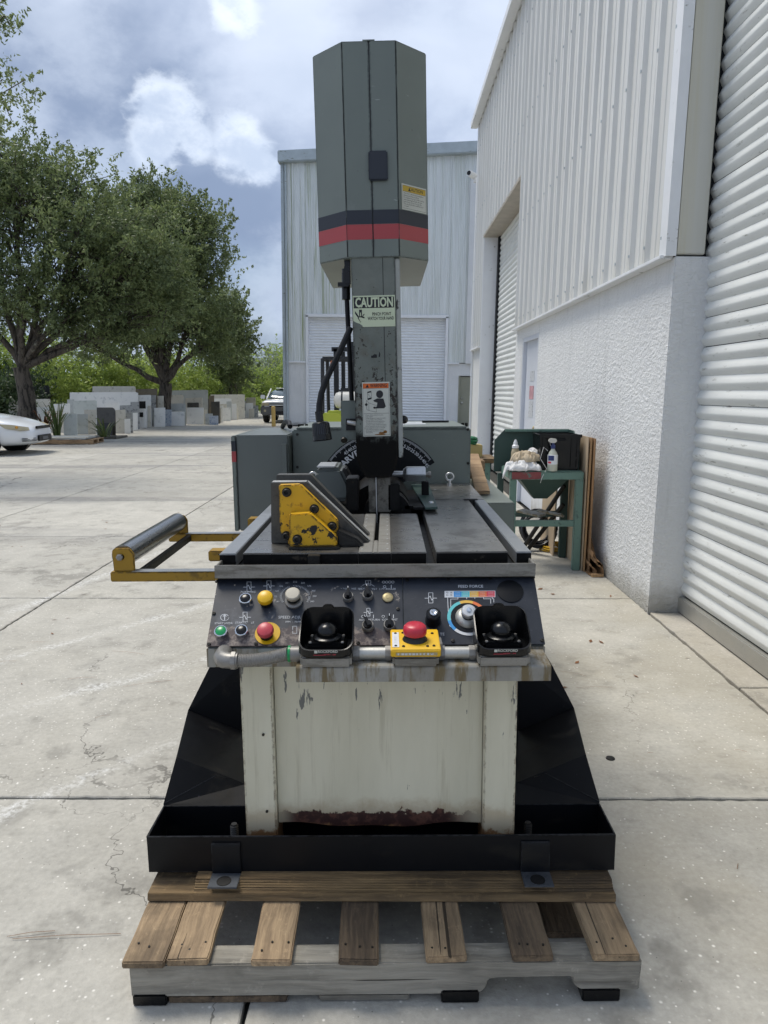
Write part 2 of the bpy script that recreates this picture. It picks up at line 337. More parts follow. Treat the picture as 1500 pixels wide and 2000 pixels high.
# machine
GREY = S('#69716b')
paint('machine_grey', GREY, .42, var=.10, vs=3, layers=[(S('#1c1c1a'), 38, .735, .02, (1, 1, 1), .6), (S('#7c827e'), 5, .62, .2, (1, 1, 1), .5), (S('#232321'), 90, .70, .02, (1, 1, .2), .6), (S('#8f9490'), 70, .69, .03, (.25, .25, 1), .5), (S('#4d524d'), 2.2, .55, .25, (1, 1, .35), .5)], edge=(S('#20201e'), .004, .6), bump=.35, bs=5)
paint('machine_grey_dark', S('#5e6461'), .4, var=.1, layers=[(S('#6b5a48'), 9, .68, .08, (1, 1, 1), .5)], edge=(S('#23231f'), .004, .5))
def column_mat():
    m, nb, p = newmat('column_paint'); P = nb.pos(); n = nb.noise(P, 6, 6, .65); z = nb.sep(P)[2]
    c = nb.mix(nb.lin(n, .3, .7), S('#5a605a'), S('#70756e'))
    lowf = nb.ss(z, 1.95, 1.30)
    ch = nb.noise(P, 42, 6, .7); thr = nb.lin(lowf, 0, 1, .66, .535)
    f = nb.ss(nb.m('SUBTRACT', ch, thr), 0, .02); c = nb.mix(f, c, S('#262019'))
    c = nb.mix(nb.m('MULTIPLY', nb.ss(nb.noise(P, 14, 5, .7), .5, .66), nb.m('MULTIPLY', lowf, .75)), c, S('#574f41'))
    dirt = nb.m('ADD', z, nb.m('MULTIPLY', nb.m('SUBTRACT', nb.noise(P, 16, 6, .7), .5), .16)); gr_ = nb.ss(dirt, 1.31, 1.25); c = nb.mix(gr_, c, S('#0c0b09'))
    e = nb.m('MULTIPLY', edge_mask(nb, .012, .01, .1), nb.ss(nb.noise(P, 30, 5, .7), .44, .54)); c = nb.mix(nb.m('MULTIPLY', e, nb.lin(lowf, 0, 1, .35, 1)), c, S('#1f1a15'))
    nb.put(p.inputs['Base Color'], c); p.inputs['Roughness'].default_value = .48; nb.put(p.inputs['Specular IOR Level'], nb.lin(gr_, 0, 1, .4, .12)); nb.put(p.inputs['Normal'], nb.bump(ch, .12, .003))
column_mat()
paint('seam_wear', S('#4a4f4b'), .6, layers=[(S('#0f0f0e'), 30, .44, .05, (1, 1, .35), .7), (S('#9ea29e'), 34, .66, .03, (1, 1, .3), .5)]); paint('stripe_navy', S('#1d222c'), .45, var=.1); paint('stripe_red', S('#9c3c3f'), .45, var=.12, layers=[(S('#b0696a'), 30, .68, .05, (1, 1, 3), .5)])
paint('black_satin', S('#0b0d11'), .42, var=.2, vs=4, spec=.22, layers=[(S('#2a2b2c'), 30, .70, .03, (.3, 1, 1), .6), (S('#1b1a18'), 6, .55, .15, (1, 1, 2), .6)], edge=(S('#4a4c50'), .003, .35)); paint('black_pan', S('#0c0d10'), .5, var=.3, vs=6, spec=.15, layers=[(S('#262421'), 7, .56, .16, (1, 1, 1), .65), (S('#35343a'), 60, .68, .03, (1, 1, .15), .6)]); paint('edge_light', S('#b0b0a9'), .45, var=.2, vs=20); paint('bracket_blue', S('#20252d'), .35, var=.2, edge=(S('#5a5d62'), .003, .5))
paint('black_matte', S('#0d0d0f'), .6, var=.2); paint('black_grime', S('#0c0b0a'), .5, spec=.2, var=.5, vs=12, layers=[(S('#3a342c'), 22, .62, .08, (1, 1, 1), .7)], bump=.3, bs=60)
paint('black_plastic', S('#090a0c'), .26, var=.1, spec=.35)
paint('rubber', S('#0d0f13'), .5, spec=.25)
def panel_mat():
    m, nb, p = newmat('control_panel'); P = nb.pos(); n = nb.noise(P, 7, 6, .7); x, y, z = nb.sep(P)
    c = nb.mix(nb.lin(n, .3, .7), S('#171b22'), S('#2a2f39'))
    c = nb.mix(nb.m('MULTIPLY', nb.m('MULTIPLY', nb.ss(nb.noise(P, 11, 4, .6), .54, .70), nb.ss(x, -.02, -.3)), .6), c, S('#63676e'))
    # paint worn to brown primer along the lower edge and left half
    wr = nb.m('ADD', z, nb.m('MULTIPLY', nb.m('SUBTRACT', nb.noise(P, 14, 6, .75), .5), .085)); f = nb.m('MULTIPLY', nb.ss(wr, .848, .838), nb.ss(x, .06, -.02))
    brown = nb.mix(nb.ss(nb.noise(P, 40, 6, .7), .45, .6), S('#3b2f30'), S('#7d7168')); c = nb.mix(f, c, brown)
    f2 = nb.ss(nb.noise(P, 22, 6, .72), .625, .65); c = nb.mix(nb.m('MULTIPLY', f2, nb.ss(x, .1, 0)), c, S('#8d857c'))
    scr = nb.noise(nb.vmul(P, (1, 6, 6)), 60, 3); c = nb.mix(nb.m('MULTIPLY', nb.ss(scr, .68, .74), .35), c, S('#787c82'))
    nb.put(p.inputs['Base Color'], c); nb.put(p.inputs['Roughness'], nb.lin(n, .3, .7, .3, .5)); nb.put(p.inputs['Normal'], nb.bump(n, .15, .003))
panel_mat()
def cream_mat():
    m, nb, p = newmat('cream_paint'); P = nb.pos(); x, y, z = nb.sep(P)
    n = nb.noise(nb.vmul(P, (3, 3, .7)), 3, 6, .6); c = nb.mix(nb.lin(n, .3, .7), S('#c2bea8'), S('#d0ccb7'))
    st = nb.noise(nb.vmul(P, (9, 9, .5)), 4, 5, .7); c = nb.mix(nb.m('MULTIPLY', nb.ss(st, .54, .72), .4), c, S('#9b937a'))
    up = nb.ss(z, .40, .66); ch = nb.noise(nb.vmul(P, (1, 1, .16)), 46, 5, .6); thr = nb.lin(up, 0, 1, .735, .605)
    c = nb.mix(nb.ss(nb.m('SUBTRACT', ch, thr), 0, .012), c, S('#6b6c68'))
    sp = nb.noise(P, 90, 3); c = nb.mix(nb.ss(sp, .765, .78), c, S('#4a463e'))
    # rust and stripped primer at the foot
    rz = nb.m('ADD', z, nb.m('MULTIPLY', nb.m('SUBTRACT', nb.noise(P, 17, 6, .7), .5), .10))
    mid = nb.m('MULTIPLY', nb.ss(x, -.31, -.24), nb.ss(x, .27, .16))
    halo = nb.m('MULTIPLY', nb.ss(rz, .345, .30), .55); c = nb.mix(halo, c, S('#9a8566'))
    f = nb.m('MULTIPLY', nb.ss(rz, .301, .297), mid); br = nb.mix(nb.ss(nb.noise(P, 60, 5), .45, .65), S('#37211d'), S('#5a3b30')); c = nb.mix(f, c, br)
    f3 = nb.ss(rz, .262, .25); c = nb.mix(f3, c, S('#7b5b3c'))
    e = nb.m('MULTIPLY', edge_mask(nb, .005, .02, .12), nb.ss(nb.noise(P, 45, 5, .7), .47, .55)); c = nb.mix(nb.m('MULTIPLY', e, .8), c, S('#5e4632'))
    nb.put(p.inputs['Base Color'], c); p.inputs['Roughness'].default_value = .5; nb.put(p.inputs['Normal'], nb.bump(nb.m('ADD', nb.m('MULTIPLY', n, .5), nb.m('MULTIPLY', f, -1)), .25, .004))
cream_mat()
def steel(name, col, rough=.35, dark=S('#3a3936'), dth=.5, metal=.85, st=(1, 1, 1), scale=7):
    m, nb, p = newmat(name); P = nb.pos(); n = nb.noise(nb.vmul(P, st), scale, 7, .7); f = nb.ss(n, dth, dth+.16)
    f2 = nb.ss(nb.noise(P, 150, 4, .7), .5, .7); c = nb.mix(nb.m('MULTIPLY', f, .7), col, dark); c = nb.mix(nb.m('MULTIPLY', f2, .3), c, dark)
    nb.put(p.inputs['Base Color'], c); p.inputs['Metallic'].default_value = metal; nb.put(p.inputs['Roughness'], nb.lin(n, .2, .8, rough*.75, rough*1.5)); nb.put(p.inputs['Normal'], nb.bump(nb.noise(nb.vmul(P, (8, 1, 1)), 40, 3), .05, .002))
steel('table_steel', S('#918f8b'), .27, S('#504e49'), .48, .82); steel('rail_steel', S('#a3a6a8'), .32, S('#68696b'), .54, .7)
steel('machined', S('#a5a5a2'), .4, S('#6a6964'), .55, .25); steel('jaw_steel', S('#55534e'), .45, S('#2a2926'), .5, .4); steel('dark_steel', S('#3b3a38'), .45, S('#1c1b1a'), .5); steel('bright_steel', S('#c6c7c7'), .3, S('#7d7d7a'), .62, .75)
steel('rim_steel', S('#8d8b85'), .45, S('#5d594f'), .48, .45, (.5, 1, 3), 9); steel('chrome', S('#d4d6d8'), .12, S('#9b9b99'), .7, 1)
steel('conduit', S('#868480'), .42, S('#5e5748'), .52, .45); steel('alu', S('#b5b4ae'), .4, S('#7a7870'), .6, .7)
steel('roller_steel', S('#8e8f90'), .24, S('#5a5a58'), .6, 1.0, (1, .2, 1)); steel('gritty', S('#6a675f'), .6, S('#37332c'), .46, .3, (1, 1, 1), 30)
def galv():
    m, nb, p = newmat('galv_shelf'); P = nb.pos(); n = nb.noise(P, 9, 6, .7); s = nb.noise(nb.vmul(P, (3, 1, .4)), 14, 5, .7)
    c = nb.mix(nb.lin(n, .3, .7), S('#7d7a72'), S('#9a9a95')); c = nb.mix(nb.ss(s, .45, .62), c, S('#6b5f45')); c = nb.mix(nb.m('MULTIPLY', nb.ss(nb.noise(P, 6, 4), .55, .65), .6), c, S('#93a0a3'))
    c = nb.mix(nb.ss(nb.noise(P, 21, 6, .7), .64, .7), c, S('#d0cabb')); c = nb.mix(nb.m('MULTIPLY', nb.ss(nb.noise(nb.vadd(P, (3, 3, 3)), 12, 6, .75), .6, .7), .8), c, S('#4a3620'))
    nb.put(p.inputs['Base Color'], c); p.inputs['Metallic'].default_value = .25; p.inputs['Roughness'].default_value = .5; nb.put(p.inputs['Normal'], nb.bump(n, .2, .004))
galv()
paint('yellow_chip', S('#d0a010'), .45, var=.12, layers=[(S('#8f6a12'), 18, .56, .08, (1, 1, 1), .5), (S('#141310'), 16, .575, .02, (1, 1, 1), .5)], edge=(S('#1b1812'), .006, .9), bump=.06)
paint('yellow_arm', S('#93710f'), .5, var=.15, layers=[(S('#6d5413'), 14, .55, .1, (1, 1, 1), .6), (S('#17150f'), 10, .62, .02, (1, 1, 1), .6)], edge=(S('#2a2216'), .005, .7))
paint('yellow', S('#d6a90c'), .4, var=.06, layers=[(S('#9c7a1c'), 25, .7, .05, (1, 1, 1), .5)]); paint('red', S('#b3283a'), .35, var=.06); paint('red_worn', S('#b84049'), .4, var=.1, layers=[(S('#c98e8e'), 60, .6, .1, (1, 1, 1), .5)])
paint('green_btn', S('#0d8a4c'), .3); paint('cream_knob', S('#b3ac9c'), .45, layers=[(S('#857c68'), 40, .6, .1, (1, 1, 1), .6)])
paint('brass', S('#a89a72'), .4, .4, layers=[(S('#6f6342'), 60, .58, .1, (1, 1, 1), .6)])
paint('ink_white', S('#c9ccd0'), .5, var=.02); paint('ink_grey', S('#c0c3c6'), .5, layers=[(S('#30343a'), 45, .58, .06, (1, 1, 1), .5)]); paint('ink_black', S('#16161a'), .5)
paint('label_white', S('#b9bab0'), .45, layers=[(S('#8a7a58'), 16, .62, .1, (1, 1, 1), .6)]); paint('label_lime', S('#b9c2a6'), .45, layers=[(S('#8f9478'), 20, .62, .1, (1, 1, 1), .6)])
paint('label_orange', S('#c9601f'), .45); paint('label_yellow', S('#b3962c'), .45); paint('rust_stain', S('#7c5320'), .7)
for k, h in (('blue', '#3187c4'), ('cyan', '#56b0b6'), ('amber', '#d1a441'), ('orange', '#cf6a37'), ('crimson', '#c43a4b')): paint('ink_'+k, S(h), .5)
def wood(name, c1, c2, ax, dark=.5, grain=40):
    m, nb, p = newmat(name); P = nb.pos(); oi = nb.new('ShaderNodeObjectInfo').outputs['Random']
    off = nb.new('ShaderNodeVectorMath', operation='SCALE'); off.inputs[0].default_value = (7.3, 5.1, 3.7); nb.put(off.inputs['Scale'], oi); P = nb.vadd(P, off.outputs[0])
    st = {'x': (.06, 1, 1), 'y': (1, .06, 1)}[ax]; wv = nb.vadd(P, nb.vmul(nb.noise(P, 5, 3, color=True), (.03, .03, .03)))
    g = nb.noise(nb.vmul(wv, st), grain*2.2, 5, .65); g2 = nb.noise(nb.vmul(wv, st), grain*.35, 5, .6); g3 = nb.noise(nb.vmul(P, st), 8, 4)
    c = nb.mix(nb.ss(nb.m('ADD', nb.m('MULTIPLY', g, .55), nb.m('MULTIPLY', g2, .45)), .36, .64), c1, c2)
    c = nb.mix(nb.m('MULTIPLY', nb.ss(g3, .45, .7), dark), c, tuple(x*.35 for x in c1[:3])); 
    c = nb.mix(nb.m('MULTIPLY', nb.ss(nb.noise(P, 3.2, 5, .6), .5, .66), dark), c, S('#2a221a'))
    sp_ = nb.ss(nb.noise(nb.vmul(P, {'x': (.008, 1, 1), 'y': (1, .008, 1)}[ax]), 70, 2, .5), .70, .715); c = nb.mix(nb.m('MULTIPLY', sp_, .85), c, S('#1a140e'))
    c = nb.mix(nb.m('MULTIPLY', nb.ss(nb.noise(P, 28, 5, .75), .55, .75), .35), c, tuple(min(1, x*1.7) for x in c2[:3]))
    k = nb.voro(nb.vmul(P, {'x': (.5, 1, 1), 'y': (1, .5, 1)}[ax]), 5.5); c = nb.mix(nb.m('MULTIPLY', nb.ss(k, .11, .05), .75), c, S('#3a2a1c'))
    mulc = nb.new('ShaderNodeVectorMath', operation='SCALE'); nb.put(mulc.inputs[0], c); nb.put(mulc.inputs['Scale'], nb.lin(oi, 0, 1, .8, 1.15))
    nb.put(p.inputs['Base Color'], mulc.outputs[0]); p.inputs['Roughness'].default_value = .8; nb.put(p.inputs['Normal'], nb.bump(nb.m('SUBTRACT', nb.m('ADD', g, g2), nb.m('MULTIPLY', sp_, 1.2)), .8, .005))
wood('deck_wood', S('#7c6952'), S('#ab9373'), 'y', .5); wood('deck_wood_dark', S('#4b3f33'), S('#786650'), 'y', .65); wood('grey_wood', S('#6a665d'), S('#9b968a'), 'x', .45, 24); wood('plank_wood', S('#55452f'), S('#8a724f'), 'x', .6, 30)
wood('far_wood', S('#8a6f52'), S('#b09472'), 'x', .3)
paint('cardboard', S('#8a6a49'), .85, var=.15, vs=6, bump=.1, bs=60); paint('cardboard_edge', S('#a58560'), .9, var=.3, vs=80); paint('cardboard_pale', S('#ad9a80'), .85, var=.15)
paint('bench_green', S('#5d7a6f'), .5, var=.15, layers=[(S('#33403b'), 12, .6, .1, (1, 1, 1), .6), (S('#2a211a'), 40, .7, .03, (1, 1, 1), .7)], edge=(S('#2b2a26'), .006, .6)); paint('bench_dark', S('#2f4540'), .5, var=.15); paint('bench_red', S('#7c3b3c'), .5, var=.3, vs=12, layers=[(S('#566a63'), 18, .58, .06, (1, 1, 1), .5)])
paint('rag_white', S('#d6d6d6'), .9, var=.06, layers=[(S('#b8ad9a'), 14, .6, .1, (1, 1, 1), .9)]); paint('rag_beige', S('#b9aa92'), .9, var=.12)
paint('bottle_clear', S('#b9bcae'), .3, var=.05); paint('bottle_blue', S('#2c3a6b'), .4); paint('bottle_tan', S('#a79b80'), .4); paint('white_gloss', S('#d9dcdf'), .3)
paint('yellow_cord', S('#c39a1f'), .5); paint('hose_black', S('#1a1b1f'), .35); paint('green_cord', S('#1f6b45'), .5); paint('tape_tan', S('#ab9a63'), .6)
paint('forklift_lime', S('#a9b23a'), .45, var=.1); paint('tank_white', S('#c9c7bf'), .4, var=.1, layers=[(S('#8a857a'), 14, .62, .1, (1, 1, 1), .6)]); paint('fork_black', S('#1c1e23'), .45); paint('beacon', S('#a35a2a'), .4)
paint('car_white', S('#dcdfe2'), .22, var=.02, coat=.6); paint('car_grey', S('#5a5c5e'), .5); paint('tyre', S('#141414'), .85); paint('glass_dark', S('#202a30'), .06, spec=.8); paint('headlamp', S('#b5aa8c'), .12); paint('windshield', S('#4a5a62'), .05, spec=1.0); paint('bollard_yellow', S('#c9a55a'), .5, var=.1)
paint('amber_lamp', S('#c08a2c'), .2)
# vegetation
def leafmat(name, c1, c2, c3, tr=.35):
    m, nb, p = newmat(name); nb.n.remove(p); P = nb.pos()
    c = nb.mix(nb.ss(nb.noise(P, .9, 4), .38, .62), c1, c2); c = nb.mix(nb.m('MULTIPLY', nb.ss(nb.noise(P, 7, 3), .5, .7), .7), c, c3)
    d = nb.new('ShaderNodeBsdfPrincipled'); nb.put(d.inputs['Base Color'], c); d.inputs['Roughness'].default_value = .5; d.inputs['Specular IOR Level'].default_value = .35
    t = nb.new('ShaderNodeBsdfTranslucent'); nb.put(t.inputs[0], c); mx = nb.new('ShaderNodeMixShader'); mx.inputs[0].default_value = tr
    nb.l.new(d.outputs[0], mx.inputs[1]); nb.l.new(t.outputs[0], mx.inputs[2]); nb.l.new(mx.outputs[0], nb.n['Material Output'].inputs[0])
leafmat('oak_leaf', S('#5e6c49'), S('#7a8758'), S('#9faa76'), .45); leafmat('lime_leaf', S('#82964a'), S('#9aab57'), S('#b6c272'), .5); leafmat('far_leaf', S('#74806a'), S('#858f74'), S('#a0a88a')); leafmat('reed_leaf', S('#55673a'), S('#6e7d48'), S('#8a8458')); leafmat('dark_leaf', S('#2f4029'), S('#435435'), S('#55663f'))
leafmat('dry_leaf', S('#6d4a2c'), S('#8a5a36'), S('#5a3a24'), .1)
paint('bark', S('#575048'), .9, var=.45, vs=9, stretch=(1, 1, .3), layers=[(S('#2e2a25'), 11, .5, .08, (1, 1, .22), .9), (S('#7b7a6c'), 4, .6, .1, (1, 1, 1), .9)], bump=1.0, bs=16)

# ================================================================== SETTING
# ground: one sheet to the horizon, cast panels with open joints on it
g = MB().add([(-400, -60, -.03), (400, -60, -.03), (400, 900, -.03), (-400, 900, -.03)], [(0, 1, 2, 3)]).build('ground', 'joint_dirt'); tag(g, kind='structure')
def panel_slab(x0, x1, y0, y1, gap, mat, parent, z=0.0, jag=.003, name='concrete_panel'):
    per = []
    step = .035 if y0 < 6 and x0 > -5 else .25
    def side(a, b):
        n = max(1, int((Vector(b)-Vector(a)).length/step)); d = (Vector(b)-Vector(a)).normalized(); q = Vector((-d.y, d.x))
        ph = random.random()*9
        for i in range(n):
            t = i/n; p = Vector(a).lerp(Vector(b), t); k = 0 if i == 0 else (random.random()**3*jag*1.6+jag*.4*math.sin(t*40+ph)); p = p+q*k; per.append((p.x, p.y))
    h = gap/2; A, B, Cc, D = (x0+h, y0+h), (x1-h, y0+h), (x1-h, y1-h), (x0+h, y1-h)
    side(A, B); side(B, Cc); side(Cc, D); side(D, A)
    n = len(per); vs = [(p[0], p[1], z) for p in per]; cx = (x0+x1)/2; cy = (y0+y1)/2
    ins = [(p[0]+(cx-p[0])*.004/max(.1, abs(cx-p[0])+.01), p[1]+(cy-p[1])*.004/max(.1, abs(cy-p[1])+.01), z) for p in per]
    vs = [(q[0], q[1], z) for q in ins]+[(p[0], p[1], z-.004) for p in per]+[(p[0], p[1], z-.05) for p in per]
    fs = [tuple(range(n))]+[(i, n+i, n+(i+1) % n, (i+1) % n) for i in range(n)]+[(n+i, 2*n+i, 2*n+(i+1) % n, n+(i+1) % n) for i in range(n)]
    return MB().add(vs, fs).build(name, mat, parent)
XS = [-40, -21.3, -17.1, -12.9, -8.7, -6.6, -4.42, -2.35, -.33, 1.72]; YS = [-3.0, -.1, 2.39, 4.93, 7.13, 9.57, 11.9, 14.2, 16.6, 19, 21.4, 23.8, 26.2, 28.6, 31]
for j in range(len(YS)-1):
    for i in range(len(XS)-1):
        if YS[j+1] > 9 and i in (0,) : pass
        panel_slab(XS[i], XS[i+1], YS[j], YS[j+1], .012, 'concrete', g, jag=.005 if j < 3 else .003)
panel_slab(-40, 1.72, 31, 120, .012, 'concrete', g); panel_slab(1.72, 60, 31, 120, .012, 'concrete', g)
panel_slab(1.72, 14, 15.2, 31, .012, 'concrete', g)
for a, b in ((-3, -.2), (-.2, 1.6), (1.6, 3.37), (3.37, 4.60)): panel_slab(1.72, 2.9, a, b, .012, 'concrete_apron', g, .004)

paint('notice_pink', S('#b58a90'), .6, var=.3, vs=20)
# ---- right-hand warehouse
WH = empty('warehouse', (1.7, 9, 0)); WH.location = (.015, 0, .024); WH.rotation_euler = (0, R(.8), 0)
tag(WH, 'white corrugated metal warehouse on a rough stucco base along the right side', 'building')
YC = 4.60; XW = 1.70; XD = 1.90; ZS = 2.24; ZE = 6.45; YE = 14.9; YD0, YD1, ZD = 10.05, 13.65, 4.18
# stucco base wall pieces (with openings left free)
MB().box(XW, XD+.5, YC, 8.55, -.06, ZS).build('stucco_wall', 'stucco', WH, bevel=.006)
MB().box(XW, XD+.5, 8.551, 9.55, 2.10, ZS).build('stucco_lintel', 'stucco', WH)
MB().box(XW, XD+.5, 9.551, YD0, -.06, ZS).build('stucco_wall', 'stucco', WH)
MB().box(XW, XD+.5, YD1, YE, -.06, ZS).build('stucco_wall', 'stucco', WH)
MB().box(XD+.5, XD+.7, .2, YE, -.02, ZE+.6).build('inner_wall', 'black_gap', WH)
def siding_panel(y0, y1, z0, z1, x, parent, mat='siding_white'):
    """ribbed sheet facing -X : big ribs every 0.305 m with two stiffeners between"""
    prof = []; y = y0; pitch = .305; k = 0
    while y < y1-1e-4:
        for dy, dx in ((0, 0), (.012, 0), (.030, .030), (.058, .030), (.076, 0), (.135, 0), (.142, .006), (.158, .006), (.165, 0), (.215, 0), (.222, .006), (.238, .006), (.245, 0)):
            if y+dy <= y1: prof.append((y+dy, x-dx))
        y += pitch
    prof.append((y1, x)); n = len(prof)
    vs = [(p[1], p[0], z0) for p in prof]+[(p[1], p[0], z1) for p in prof]+[(x+.02, p[0], z0) for p in prof]
    fs = [(i, i+1, n+i+1, n+i) for i in range(n-1)]+[(i+1, i, 2*n+i, 2*n+i+1) for i in range(n-1)]
    return MB().add(vs, fs).build('siding_panel', mat, parent)
XSD = XW-.025
y = YC+.05
while y < YD0-.05: siding_panel(y, min(y+.915, YD0-.04), ZS+.02, ZE, XSD+random.uniform(-.002, .002), WH); y += .915
y = YD0-.04
while y < YD1: siding_panel(y, min(y+.915, YD1), ZD, ZE, XSD+random.uniform(-.002, .002), WH); y += .915
siding_panel(YD1, YD1+.6, ZS+.02, ZE, XSD, WH); siding_panel(YD1+.6, YE, ZS+.02, ZE, XSD-.001, WH)
MB().box(XSD+.021, XD+.5, YC+.05, YD0-.045, ZS, ZE).build('backing_wall', 'black_gap', WH)
MB().box(XSD+.021, XD+.5, YD1+.05, YE, ZS, ZE).build('backing_wall', 'black_gap', WH)
MB().box(XSD+.021, XD+.5, YD0-.04, YD1+.045, ZD+.02, ZE).build('backing_wall', 'black_gap', WH)
sb = MB()
for zz in (2.36, 3.55, 4.75, 5.95):
    y = YC+.05+.044
    while y < YE:
        if not (YD0-.05 < y < YD1 and zz < ZD): sb.box(XSD-.037, XSD-.028, y-.008, y+.008, zz-.008, zz+.008)
        y += .305
s = sb.build('screw_heads', 'gutter', WH); s['kind'] = 'stuff'
# trim
MB().prism([(XSD-.05, ZS-.03), (XSD-.045, ZS-.035), (XSD+.02, ZS+.0), (XSD+.02, ZS+.03), (XSD-.01, ZS+.03)], YC+.03, YD0-.04).build('base_flashing', 'trim_white', WH) if False else MB().box(XSD-.055, XW+.0, YC+.03, YD0-.06, ZS-.012, ZS+.012).build('base_flashing', 'trim_white', WH, bevel=.004)
MB().box(XSD-.055, XW, YD1+.03, YE, ZS-.012, ZS+.012).build('base_flashing', 'trim_white', WH)
MB().prism([(XSD-.035, YC-.004), (XSD-.035, YC+.11), (XSD-.031, YC+.11), (XSD-.031, YC), (XW+.004, YC), (XW+.004, YC-.004)], ZS+.0, ZE, 'z').build('corner_trim', 'trim_white', WH)
MB().box(XW+.005, XD-.02, YC+.002, YC+.3, ZS+.012, ZE).build('steel_jamb', 'jamb_beige', WH, bevel=.006)
MB().prism([(XSD-.16, ZE-.02), (XSD-.16, ZE+.10), (XSD-.13, ZE+.14), (XSD+.9, ZE+.30), (XSD+.9, ZE+.2), (XSD-.03, ZE+.0), (XSD-.03, ZE-.02)], .2, YE+.15).build('eave_gutter', 'trim_white', WH, bevel=.008)
MB().sheet([(XSD-.10, .2, ZE+.17), (XD+9, .2, ZE+1.1), (XD+9, YE+.15, ZE+1.1), (XSD-.10, YE+.15, ZE+.17)], .04).build('roof', 'roof_metal', WH)
MB().box(XSD+.02, XD+9, YE-.001, YE+.03, 0, ZE+.1).build('end_wall', 'siding_white', WH)
MB().box(XSD-.03, XW+.0, YE-.06, YE+.06, ZS, ZE).build('corner_trim', 'trim_white', WH)
MB().box(XW-.04, XW+.02, YE+.031, YE+.10, 0, ZE-.1).build('downpipe', 'trim_white', WH, bevel=.01)
# roll-up doors
def slat_mesh(L, pitch, mat, depth=.018):
    h = pitch; d = depth; prof = [(.003, 0), (0, h*.03), (-d*.5, h*.22), (-d, h*.42), (-d, h*.52), (-d*.52, h*.75), (0, h*.97), (.003, h)]
    n = len(prof); vs = [(p[0], 0, p[1]) for p in prof]+[(p[0], L, p[1]) for p in prof]
    fs = [(i, n+i, n+i+1, i+1) for i in range(n-1)]; b = MB().add(vs, fs)
    me = bpy.data.meshes.new('slat'); me.from_pydata([tuple(v) for v in b.V], [], b.F); me.materials.append(MATS[mat]); me.polygons.foreach_set('use_smooth', [True]*len(me.polygons)); me.update(); return me
def rollup(y0, y1, x, ztop, pitch, parent):
    d = MB().box(x+.012, x+.03, y0, y1, 0, ztop).build('roll_up_door', 'black_gap', parent)
    me = slat_mesh(y1-y0-.04, pitch, 'door_slat'); z = .12; k = 0
    while z+pitch < ztop:
        o = bpy.data.objects.new('slat', me); COL.objects.link(o); o.parent = d; o.location = (x+random.uniform(-.0015, .0015), y0+.02, z); o.rotation_euler = (random.uniform(-.0006, .0006), 0, 0); z += pitch; k += 1
    MB().box(x-.03, x+.011, y0+.02, y1-.02, .012, .115).build('bottom_bar', 'alu', d, bevel=.006)
    return d
rollup(.6, YC+.2, XD+.02, ZE, .088, WH)
MB().box(XD-.02, XD+.06, YC+.10, YC+.26, -.01, ZE).build('door_guide', 'black_gap', WH)
rollup(YD0-.1, YD1+.1, XD+.06, ZD+.1, .088, WH)
MB().box(XW-.03, XD+.02, YD1-.02, YD1+.05, 0, ZD).build('steel_jamb', 'trim_white', WH, bevel=.006)
MB().box(XD+.02, XD+.09, YD1-.16, YD1-.0, 0, ZD).build('door_guide', 'black_gap', WH)
MB().box(XW-.03, XD+.5, YD0-.06, YD0-.02, ZS, ZD).build('steel_jamb', 'trim_white', WH)
MB().box(XW-.04, XD+.5, YD0-.05, YD1+.02, ZD-.03, ZD+.02).build('lintel_soffit', 'soffit', WH, bevel=.004)
# personnel door in stucco
d = MB().box(XW+.05, XW+.10, 8.60, 9.50, 0, 2.05).build('side_door', 'door_white', WH, bevel=.004)
for a in ((8.551, 8.60, 0, 2.10), (9.50, 9.55, 0, 2.10), (8.60, 9.50, 2.05, 2.10)): MB().box(XW+.004, XW+.10, a[0], a[1], a[2], a[3]).build('door_frame', 'door_white', d)
MB(Matrix.Translation((XW+.03, 8.68, 1.0))).sphere((0, 0, 0), .032).build('door_knob', 'brass', d, smooth=60)
for zz, hh, mt in ((1.62, .12, 'ink_grey'), (1.42, .16, 'notice_pink'), (1.22, .2, 'ink_grey')): MB().box(XW+.046, XW+.0495, 8.95, 9.2, zz-hh/2, zz+hh/2).build('notice', mt, d)

# ---- far building
FB = empty('far_warehouse'); tag(FB, 'pale green-stained corrugated warehouse with wide roll-up door closing off the yard', 'building')
YF = 31.0; FX0, FX1 = Xp(551, YF, 4), 7.5; DX0, DX1, DZ = Xp(602, YF, 2), Xp(867, YF, 2), 4.45; FS = 2.62
FB.rotation_euler = (0, R(.6), 0)
ztop = lambda x: 10.42+(x-FX0)*.055
def far_panel(x0, x1, z0, z1a, z1b):
    prof = []; x = x0
    while x < x1-1e-4:
        for dx, dy in ((0, 0), (.02, 0), (.04, .035), (.075, .035), (.095, 0), (.15, 0), (.16, .01), (.18, .01), (.19, 0), (.23, 0), (.24, .01), (.26, .01), (.27, 0)):
            if x+dx <= x1: prof.append((x+dx, YF-.03-dy))
        x += .305
    prof.append((x1, YF-.03)); n = len(prof); t = lambda q: z1a+(z1b-z1a)*(q-x0)/(x1-x0)
    MB().add([(p[0], p[1], z0) for p in prof]+[(p[0], p[1], t(p[0])) for p in prof], [(i, i+1, n+i+1, n+i) for i in range(n-1)]).build('siding_panel', 'siding_far', FB)
xs = [FX0+.08]
while xs[-1] < FX1:
    a = xs[-1]; b = min(a+.915, FX1+.001)
    for q in (DX0-.1, DX1+.1, 3.0):
        if a < q-.05 < b-.05: b = q
    z0 = DZ+.05 if (a+b)/2 > DX0-.1 and (a+b)/2 < DX1+.1 else FS+.03
    far_panel(a, b, z0, ztop(a), ztop(b)); xs.append(b)
